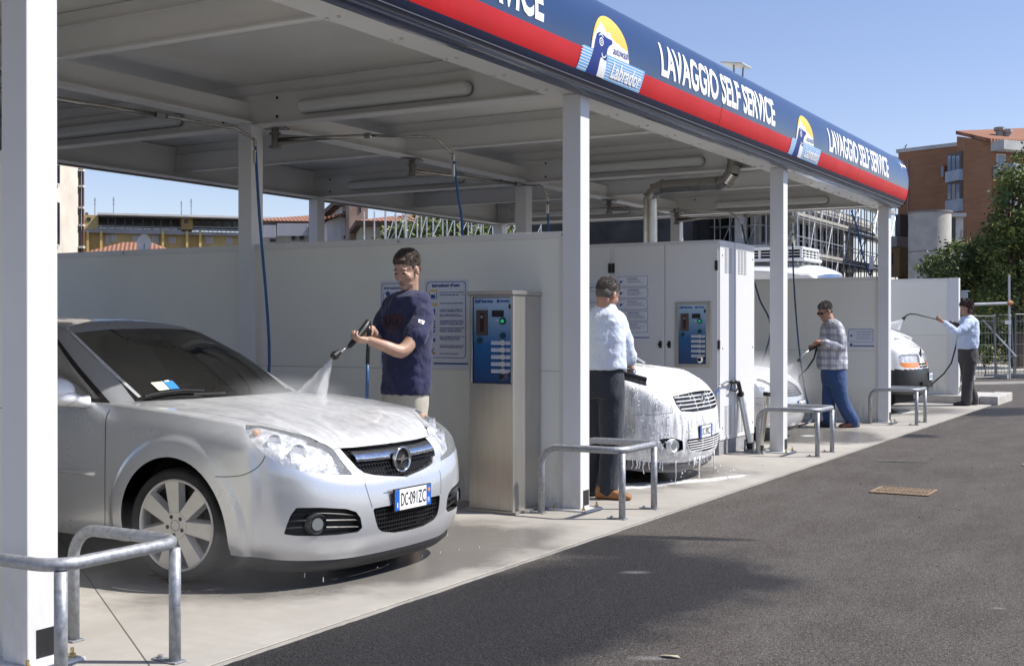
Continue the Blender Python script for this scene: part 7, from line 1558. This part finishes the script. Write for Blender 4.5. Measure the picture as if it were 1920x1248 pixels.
# --- man in the pale blue shirt with the brush ---------------------------------
def man2():
    d0 = 10.37; q = px3(d0); base = q(1128, 933); base.z = 0; t = thing('person', 'man seen from behind in pale blue shirt and dark trousers, brushing the foamy car', 'person', base)
    Z = Vector((0, 0, 1)); TF = (rt*.62+fw*.78).normalized(); TL = Z.cross(TF).normalized()
    m = MB(); hq, hr = head(m, q(1140, 553), rt*.62+fw*.62-Z*.42, 1.04); limb(m, [hq(-.03, 0, -.05), q(1131, 582, .0), q(1128, 596)], [.060, .062, .075])
    rings(m, [(q(1128, 598), TL*.15, TF*.09), (q(1126, 640), TL*.17, TF*.11), (q(1127, 690), TL*.16, TF*.11), (q(1130, 730), TL*.16, TF*.11)])
    RS = q(1155, 602, .0); RE = q(1170, 648, .05); RW = q(1180, 682, .12); limb(m, [RS, q(1163, 625, .02), RE, RW], [.060, .055, .047, .031]); hand(m, RW, q(1184, 700, .16)-RW, fw*.8-rt*.5, 1.05, 1.1, -1, .1)
    LS = q(1100, 604, .12); LW = q(1172, 686, .33); limb(m, [LS, q(1110, 650, .25), q(1135, 680, .35), LW], [.06, .055, .045, .030]); hand(m, LW, q(1182, 690, .25)-LW, -Z*.4+fw*.3, 1.0, 1.1, 1, .1)
    f1 = q(1140, 930, -.02); f1.z = 0; f2 = q(1112, 922, .18); f2.z = 0
    for hx, ft in ((.08, f1), (-.08, f2)): hp = q(1129, 715)+TL*-hx; limb(m, [hp, hp.lerp(ft, .5)+Vector((0, 0, .04)), Vector((ft.x, ft.y, .08))], [.09, .06, .042])
    b = part('body', m, M_SKIN2, t); remesh(b, .0062, 2)
    m = MB(); rings(m, [(q(1136, 568, .02), TL*.066, TF*.066), (q(1133, 576, .01), TL*.10, TF*.08), (q(1130, 586), TL*.165, TF*.10), (q(1127, 602), TL*.215, TF*.125), (q(1125, 640), TL*.235, TF*.145), (q(1126, 668), TL*.225, TF*.15), (q(1129, 692), TL*.215, TF*.15)], 28, 2.3)
    limb(m, [RS, q(1163, 625, .02), q(1171, 650, .05), q(1176, 664, .08)], [.095, .094, .082, .074]); limb(m, [q(1174.5, 661, .08), q(1177, 671, .09)], [.082, .078]); limb(m, [LS, q(1110, 650, .25), q(1128, 672, .33)], [.08, .07, .06])
    o = part('shirt', m, cloth('pale blue cotton', (.62, .68, .80), .1, 7, .7, .035), t); remesh(o, .010, 2, .036, .10)
    m = MB(); rings(m, [(q(1129, 688), TL*.185, TF*.13), (q(1130, 715), TL*.195, TF*.14), (q(1130, 745), TL*.19, TF*.14)], 24)
    for hx, ft in ((.085, f1), (-.085, f2)): hp = q(1130, 735)+TL*-hx; kn = hp.lerp(ft, .45)+TF*.03; limb(m, [hp, kn, kn.lerp(ft, .6)+Vector((0, 0, .03)), Vector((ft.x, ft.y, .09))], [.115, .098, .088, .090])
    o = part('trousers', m, cloth('dark navy denim', (.020, .024, .040), .25, 7, .6, .03), t); remesh(o, .012, 2, .016, .12)
    m = MB(); shoe(m, f1-rt*.07, rt*.95-fw*.3, 1.08); shoe(m, f2-rt*.05, rt*.9+fw*.2, 1.08); o = part('shoes', m, mat('tan leather', (.30, .14, .055), .5, noise_s=14, noise_a=.25), t); remesh(o, .008, 2)
    face_bits(t, hq, hr, 1.04, M_HAIRG); hair(t, 'hair', hq, hr, 1.04, M_HAIRG, 5)
    g = thing('washing_brush', 'black washing brush with steel handle held on the foamy bonnet', 'brush', q(1186, 706, .2))
    a, b_ = q(1158, 696, .06), q(1212, 711, .06); ax = (b_-a).normalized(); m = MB(); c = (a+b_)/2; nn = ax.cross(fw).normalized(); m.obox(c, (b_-a)/2, fw*.05, nn*.018); o = part('brush_head', m, M_BLACK, g, bevel=.01)
    m = MB(); rnd = random.Random(3)
    for i in range(420): f = rnd.random(); d = rnd.uniform(-.04, .04); p = a.lerp(b_, f)+fw*d; m.cyl(p-Z*.008, p-Z*.055+rt*rnd.uniform(-.008, .008)+fw*rnd.uniform(-.006, .006), .0028, n=4, caps=False)
    part('bristles', m, mat('grey bristles', (.20, .20, .20), .8, noise_s=60, noise_a=.5), g)
    m = MB(); m.tube([q(1190, 704, .06), q(1188, 694, .10), q(1180, 689, .12), q(1172, 692, .10), q(1168, 710, .06), q(1161, 742, .0)], .013, 8); part('steel_handle', m, M_CHROME, g, smooth=True)
    m = MB(); e = q(1159, 752, .0); m.tube([q(1161, 741, 0), e, q(1156, 790, .0), q(1152, 850, .1), Vector((e.x-.3, e.y+.3, .02)), Vector((e.x-.9, e.y+.5, .015))], .012, 8); part('hose', m, M_BLUEHOSE, g, smooth=True)
man2()

# --- man in the checked shirt ---------------------------------------------------
def man3():
    d0 = 17.85; q = px3(d0); base = q(1573, 798); base.z = 0; t = thing('person', 'man in checked shirt, blue jeans and sunglasses spraying the saloon', 'person', base)
    Z = Vector((0, 0, 1)); TF = (-rt*.95-fw*.3).normalized(); TL = Z.cross(TF).normalized()
    m = MB(); hq, hr = head(m, q(1547, 584), -rt*.82-fw*.42-Z*.40, 1.08); limb(m, [hq(-.03, 0, -.05), q(1556, 600, .0), q(1558, 608)], [.062, .066, .08])
    rings(m, [(q(1558, 606), TL*.16, TF*.10), (q(1562, 640), TL*.19, TF*.15), (q(1560, 680), TL*.18, TF*.16), (q(1562, 705), TL*.17, TF*.14)])
    LS = q(1568, 613, -.17); LE = q(1577, 650, -.22); LW = q(1541, 640, -.30); limb(m, [LS, q(1574, 632, -.2), LE, q(1560, 647, -.26), LW], [.06, .055, .05, .042, .031]); hand(m, LW, q(1524, 640, -.30)-LW, -Z*.7+rt*.1, 1.05, .9, -1, .2)
    RS = q(1554, 612, .17); RW = q(1530, 646, -.12); limb(m, [RS, q(1556, 640, .15), RW], [.06, .05, .031]); hand(m, RW, -rt-Z*.5, fw, 1., 1.2, 1, .1)
    f1 = q(1556, 796, .1); f1.z = 0; f2 = q(1600, 797, -.05); f2.z = 0
    for hx, ft in ((-.08, f1), (.08, f2)): hp = q(1562, 700)+TL*hx; limb(m, [hp, hp.lerp(ft, .5), Vector((ft.x, ft.y, .08))], [.09, .06, .042])
    b = part('body', m, M_SKIN2, t); remesh(b, .008, 2)
    m = MB(); rings(m, [(q(1557, 598, .01), TL*.07, TF*.07), (q(1559, 604), TL*.15, TF*.10), (q(1561, 614), TL*.21, TF*.14), (q(1561, 640), TL*.23, TF*.175), (q(1560, 668), TL*.225, TF*.20), (q(1560, 692), TL*.22, TF*.205)], 28, 2.3)
    limb(m, [LS, q(1575, 632, -.22), q(1577, 650, -.24), q(1560, 647, -.28), q(1548, 642, -.30)], [.09, .085, .078, .062, .05]); limb(m, [RS, q(1556, 640, .16), q(1538, 645, .0)], [.085, .07, .05])
    o = part('checked_shirt', m, plaid(), t); remesh(o, .013, 2, .032, .12)
    m = MB(); rings(m, [(q(1562, 685), TL*.19, TF*.16), (q(1563, 705), TL*.20, TF*.165), (q(1565, 722), TL*.19, TF*.16)], 24)
    for hx, ft in ((-.085, f1), (.085, f2)): hp = q(1564, 715)+TL*hx; kn = hp.lerp(ft, .48)+TF*.03; limb(m, [hp, kn, Vector((ft.x, ft.y, .08))], [.12, .10, .095])
    o = part('jeans', m, cloth('blue denim', (.028, .075, .21), .3, 6, .6, .03), t); remesh(o, .014, 2, .016, .14)
    m = MB(); shoe(m, f1+rt*.05, -rt, 1.1); o = part('shoe', m, mat('dark shoe', (.03, .025, .025), .5), t); remesh(o, .009, 2)
    m = MB(); shoe(m, f2+rt*.05, -rt-fw*.25, 1.1); o = part('shoe', m, mat('brown leather', (.16, .06, .04), .35, noise_s=14, noise_a=.25), t); remesh(o, .009, 2)
    hair(t, 'hair', hq, hr, 1.08, M_HAIRG, 9, vox=.009)
    m = MB()
    for y in (-1, 1): m.ell(hq(.092, y*.033, .008), (.010*1.08, .026*1.08, .019*1.08), hr, 14, 8); m.tube([hq(.088, y*.05, .012), hq(.0, y*.082, .012)], .003, 5)
    m.tube([hq(.10, -.02, .014), hq(.10, .02, .014)], .003, 5); part('sunglasses', m, mat('dark sunglass', (.02, .012, .01), .1), t)
    m = MB(); m.tube([q(1543, 636, -.33), q(1541, 641, -.35), q(1542, 646, -.33)], .008, 6); part('wristwatch', m, M_CHROME, t)
    g = thing('pressure_lance', 'short grey lance held by the man in the checked shirt', 'pressure lance', q(1528, 650, -.15)); m = MB(); limb(m, [q(1534, 645, -.12), q(1524, 651, -.16), q(1518, 656, -.18)], [.028, .028, .022]); m.tube([q(1530, 648, -.14), q(1531, 655, -.14), q(1529, 660, -.14)], .02, 6); part('gun_body', m, M_BLACK, g, smooth=True)
    m = MB(); m.tube([q(1518, 656, -.18), q(1509, 662, -.2), q(1503, 668, -.22), q(1499, 674, -.23)], [.015, .014, .010, .010], 8); part('steel_lance', m, M_STEELT, g, smooth=True); m = MB(); m.cyl(q(1500, 672, -.23), q(1496.5, 677, -.24), .018, .024, 10); part('nozzle', m, M_BLACK, g)
    m = MB(); e = q(1500, 704, -.1); m.tube([q(1530, 658, -.14), q(1526, 672, -.13), q(1514, 690, -.12), e, q(1493, 725, 0), Vector((e.x-.4, e.y, .03)), Vector((e.x-.9, e.y+.4, .015))], .013, 8); part('hose', m, M_RUB, g, smooth=True)
man3()

# --- long haired man at the van ---------------------------------------------------
def man4():
    d0 = 22.75; q = px3(d0); base = q(1813, 760); base.z = 0; t = thing('person', 'long haired man in light blue shirt and grey trousers spraying the white van', 'person', base)
    Z = Vector((0, 0, 1)); TF = (-rt*.97-fw*.25).normalized(); TL = Z.cross(TF).normalized()
    m = MB(); hq, hr = head(m, q(1811, 579), -rt*.93-fw*.30-Z*.1, 1.08); limb(m, [hq(-.03, 0, -.05), q(1815, 592), q(1815, 598)], [.062, .066, .08])
    rings(m, [(q(1815, 600), TL*.16, TF*.10), (q(1816, 625), TL*.19, TF*.14), (q(1815, 650), TL*.18, TF*.14), (q(1814, 668), TL*.17, TF*.13)])
    LS = q(1816, 606, -.18); LE = q(1794, 622, -.26); LW = q(1768, 603, -.28); limb(m, [LS, q(1806, 616, -.23), LE, q(1780, 612, -.28), LW], [.06, .055, .05, .042, .031]); hand(m, LW, q(1755, 596, -.28)-LW, Z*.6+fw*.4, 1.1, .9, 1, .2)
    RS = q(1814, 605, .18); RW = q(1794, 609, -.05); limb(m, [RS, q(1800, 618, .15), RW], [.06, .05, .031]); hand(m, RW, q(1786, 606, -.12)-RW, -Z*.3-fw*.4, 1.05, 1.2, 1, .1)
    f1 = q(1812, 759, .0); f1.z = 0; f2 = q(1826, 755, .25); f2.z = 0
    for hx, ft in ((.08, f1), (-.08, f2)): hp = q(1814, 664)+TL*hx; limb(m, [hp, hp.lerp(ft, .5), Vector((ft.x, ft.y, .08))], [.09, .06, .042])
    b = part('body', m, M_SKIN2, t); remesh(b, .009, 2)
    m = MB(); rings(m, [(q(1815, 591, .01), TL*.07, TF*.07), (q(1815, 595), TL*.15, TF*.10), (q(1816, 602), TL*.21, TF*.14), (q(1816, 622), TL*.22, TF*.165), (q(1815, 640), TL*.215, TF*.175), (q(1813, 654), TL*.20, TF*.17)], 28, 2.3)
    limb(m, [LS, q(1806, 616, -.24), q(1793, 622, -.27), q(1782, 614, -.28), q(1772, 606, -.28)], [.095, .088, .078, .066, .052]); limb(m, [RS, q(1802, 617, .15), q(1798, 612, .0)], [.085, .07, .055])
    o = part('shirt', m, cloth('light blue cotton', (.54, .64, .83), .12, 7, .7, .035), t); remesh(o, .014, 2, .036, .12)
    m = MB(); rings(m, [(q(1814, 652), TL*.185, TF*.15), (q(1815, 668), TL*.195, TF*.16), (q(1815, 680), TL*.19, TF*.15)], 24)
    for hx, ft in ((.085, f1), (-.085, f2)): hp = q(1815, 675)+TL*hx; kn = hp.lerp(ft, .48)-rt*.02; limb(m, [hp, kn, Vector((ft.x, ft.y, .08))], [.12, .10, .10])
    o = part('trousers', m, cloth('charcoal trousers', (.055, .052, .055), .25, 6, .6, .03), t); remesh(o, .015, 2, .018, .14)
    m = MB(); shoe(m, f1+rt*.05, -rt, 1.15); shoe(m, f2+rt*.05, -rt-fw*.1, 1.1); o = part('shoes', m, mat('dark shoe', (.03, .025, .025), .5), t); remesh(o, .010, 2)
    hair(t, 'hair', hq, hr, 1.1, mat('curly brown hair', (.045, .022, .018), .6, noise_s=60, noise_a=.5, bump=.8, bump_s=60), 13, 'long', .010)
    g = thing('pressure_lance', 'long thin black lance held out by the long haired man', 'pressure lance', q(1795, 607, -.15)); m = MB(); limb(m, [q(1796, 608, -.1), q(1786, 605, -.2), q(1782, 604, -.24)], [.035, .045, .028]); part('gun_body', m, M_BLACK, g, smooth=True)
    m = MB(); m.tube([q(1783, 604, -.22), q(1755, 598, -.28), q(1735, 593, -.3), q(1718, 589, -.3), q(1706, 588.5, -.3), q(1700, 591, -.3), q(1695, 597, -.3)], .012, 8); part('lance_tube', m, M_BLACK, g, smooth=True); m = MB(); m.cyl(q(1697, 594, -.3), q(1693, 598.5, -.3), .02, .035, 10); part('nozzle', m, M_BLACK, g)
    m = MB(); e = q(1792, 650, .2); m.tube([q(1795, 610, -.05), q(1796, 630, .12), e, q(1784, 680, .3), q(1770, 700, .4), q(1755, 713, .5), Vector((-4.9, 23.4, .1)), Vector((-5.4, 23.3, .015))], .0135, 8); part('hose', m, M_RUB, g, smooth=True)
man4()

# ------------------------------------------------------------------ water spray and mist (volumes)
def volmat(name, dens, nscale, lo, hi, stretch=None, grad=None):
    m = bpy.data.materials.new(name); m.use_nodes = True; t = m.node_tree; t.nodes.clear(); o = t.nodes.new('ShaderNodeOutputMaterial'); p = t.nodes.new('ShaderNodeVolumePrincipled'); p.inputs['Color'].default_value = (.97, .98, 1, 1); p.inputs['Anisotropy'].default_value = .2
    tc = t.nodes.new('ShaderNodeTexCoord'); mp = t.nodes.new('ShaderNodeMapping'); mp.inputs['Scale'].default_value = stretch or (1, 1, 1); no = t.nodes.new('ShaderNodeTexNoise'); no.inputs['Scale'].default_value = nscale; no.inputs['Detail'].default_value = 3
    rg = t.nodes.new('ShaderNodeMapRange'); rg.inputs[1].default_value = .35; rg.inputs[2].default_value = .65; rg.inputs[3].default_value = lo*dens; rg.inputs[4].default_value = hi*dens
    t.links.new(tc.outputs['Object'], mp.inputs[0]); t.links.new(mp.outputs[0], no.inputs['Vector']); t.links.new(no.outputs[0], rg.inputs[0]); out = rg.outputs[0]
    if grad:    # soft round falloff about the object's origin, radii in metres
        mp2 = t.nodes.new('ShaderNodeMapping'); mp2.vector_type = 'TEXTURE'; mp2.inputs['Scale'].default_value = grad; ln = t.nodes.new('ShaderNodeVectorMath'); ln.operation = 'LENGTH'; t.links.new(tc.outputs['Object'], mp2.inputs[0]); t.links.new(mp2.outputs[0], ln.inputs[0])
        g2 = t.nodes.new('ShaderNodeMapRange'); g2.inputs[1].default_value = 1; g2.inputs[2].default_value = .1; g2.interpolation_type = 'SMOOTHSTEP'; t.links.new(ln.outputs['Value'], g2.inputs[0]); ml = t.nodes.new('ShaderNodeMath'); ml.operation = 'MULTIPLY'; t.links.new(out, ml.inputs[0]); t.links.new(g2.outputs[0], ml.inputs[1]); out = ml.outputs[0]
    t.links.new(out, p.inputs['Density']); t.links.new(p.outputs[0], o.inputs['Volume']); return m
def fan(label, tip, ends, th0, th1, dens, group='fans of water from the lances'):
    tip = Vector(tip); E = [Vector(e) for e in ends]; nn = (E[0]-tip).cross(E[-1]-tip).normalized(); m = MB(); rows = []
    for k in range(9):
        f = k/8; th = th0+(th1-th0)*f; a = [tip.lerp(e, max(f, .01)) for e in E]; rows.append([p+nn*th for p in a]+[p-nn*th for p in a[::-1]])
    m.grid(rows, True); n = len(rows[0]); m.f.append(tuple(range(n))[::-1]); m.m.append(0); m.f.append(tuple(8*n+i for i in range(n))); m.m.append(0)
    o = bpy.data.objects.new('water_spray', bpy.data.meshes.new('water_spray')); o.location = tip; o.data.from_pydata([tuple(v-tip) for v in m.v], [], m.f); bm = bmesh.new(); bm.from_mesh(o.data); bmesh.ops.recalc_face_normals(bm, faces=bm.faces); bm.to_mesh(o.data); bm.free(); o.data.materials.append(volmat('spray', dens, 16, .25, 1.8, (2.4, 2.4, .45))); sc.collection.objects.link(o); tag(o, label, 'water spray', group); return o
tip = Q1(624, 669, -.63); hp = [SH1.p.M @ SH1.p.at(u, v, z=z)+Vector((0, 0, .003)) for u, v, z in ((558, 744, .945), (568, 746, .94), (578, 748, .935), (590, 750, .93), (601, 752, .925))]
fan('white fan of water hitting the bonnet of the silver estate', tip, hp, .006, .05, 34)
def hw(S, u, v): h = S.hit(u, v)[0]; return S.p.M @ h if h is not None else None
d3 = 17.6; fan('white fan of water falling on the silver saloon', W(1496, 677, d3), [W(1436, 705, d3+.1), W(1455, 718, d3), W(1478, 728, d3-.1), W(1497, 738, d3-.2)], .008, .10, 9)
d4 = 22.4; fan('white fan of water on the bonnet of the white van', W(1693, 598, d4), [W(1655, 608, d4), W(1664, 613, d4), W(1676, 617, d4), W(1686, 619, d4)], .008, .06, 26)
def mist(label, c, r, dens):
    c = Vector(c); m = MB(); m.ell((0, 0, 0), r, nu=24, nv=14); o = part('mist', m, volmat('mist', dens, 3.5, .5, 1.5, grad=r), world=False); o.location = c; tag(o, label, 'mist', kind='stuff')
mist('thin mist of water over the bonnet of the silver estate', SH1.p.M @ Vector((-.2, .2, .98)), (.55, .5, .17), .8)
mist('thin mist rolling low around the front wheel of the silver estate', SH1.p.M @ Vector((.1, -1.0, .22)), (1.3, .5, .30), .22)
mist('fine mist around the front of the silver saloon', SH3.p.M @ Vector((.45, -.15, .72)), (.85, 1.0, .5), 1.1)
# ------------------------------------------------------------------ dripping water and droplets
m = MB(); rnd = random.Random(12)
for i in range(26):
    p = SH1.p.M @ Vector((rnd.uniform(.5, 1.0), rnd.uniform(-.7, .8), 0)); z = rnd.uniform(.02, .16); m.cyl((p.x, p.y, z), (p.x, p.y, z+rnd.uniform(.005, .03)), .0014, n=4)
tag(part('water_drips', m, mat('water drop', (.85, .88, .9), .1)), 'fine drips of water below the bumper of the silver estate', 'water drips', kind='stuff')
m = MB()
for i in range(34):
    p = SH2.p.M @ Vector((rnd.uniform(.5, 1.5), rnd.uniform(-.9, .7), 0)); r = rnd.uniform(.004, .009); m.ell((p.x, p.y, rnd.uniform(.01, .12)), r, nu=6, nv=5)
tag(part('foam_flecks', m, M_WFOAM), 'flecks of foam falling and lying in front of the foam covered hatchback', 'foam', kind='stuff')
t = thing('waste_bin', 'pale square bin against the wall between the saloon and the checked shirt', 'bin', G(1520, 782)+Vector((-.25, .55, 0))); c = t.location; c = Vector((c.x, LINES[4]-.30, 0)); t.location = c
m = MB(); m.box(c.x-.2, c.x+.2, c.y-.2, c.y+.2, .02, .58); part('bin_body', m, mat('grey bin plastic', (.30, .30, .29), .6, noise_s=6, noise_a=.1), t, bevel=.02); m = MB(); m.box(c.x-.22, c.x+.22, c.y-.22, c.y+.22, .585, .74); part('bin_lid', m, mat('darker bin lid', (.17, .17, .17), .6), t, bevel=.03)
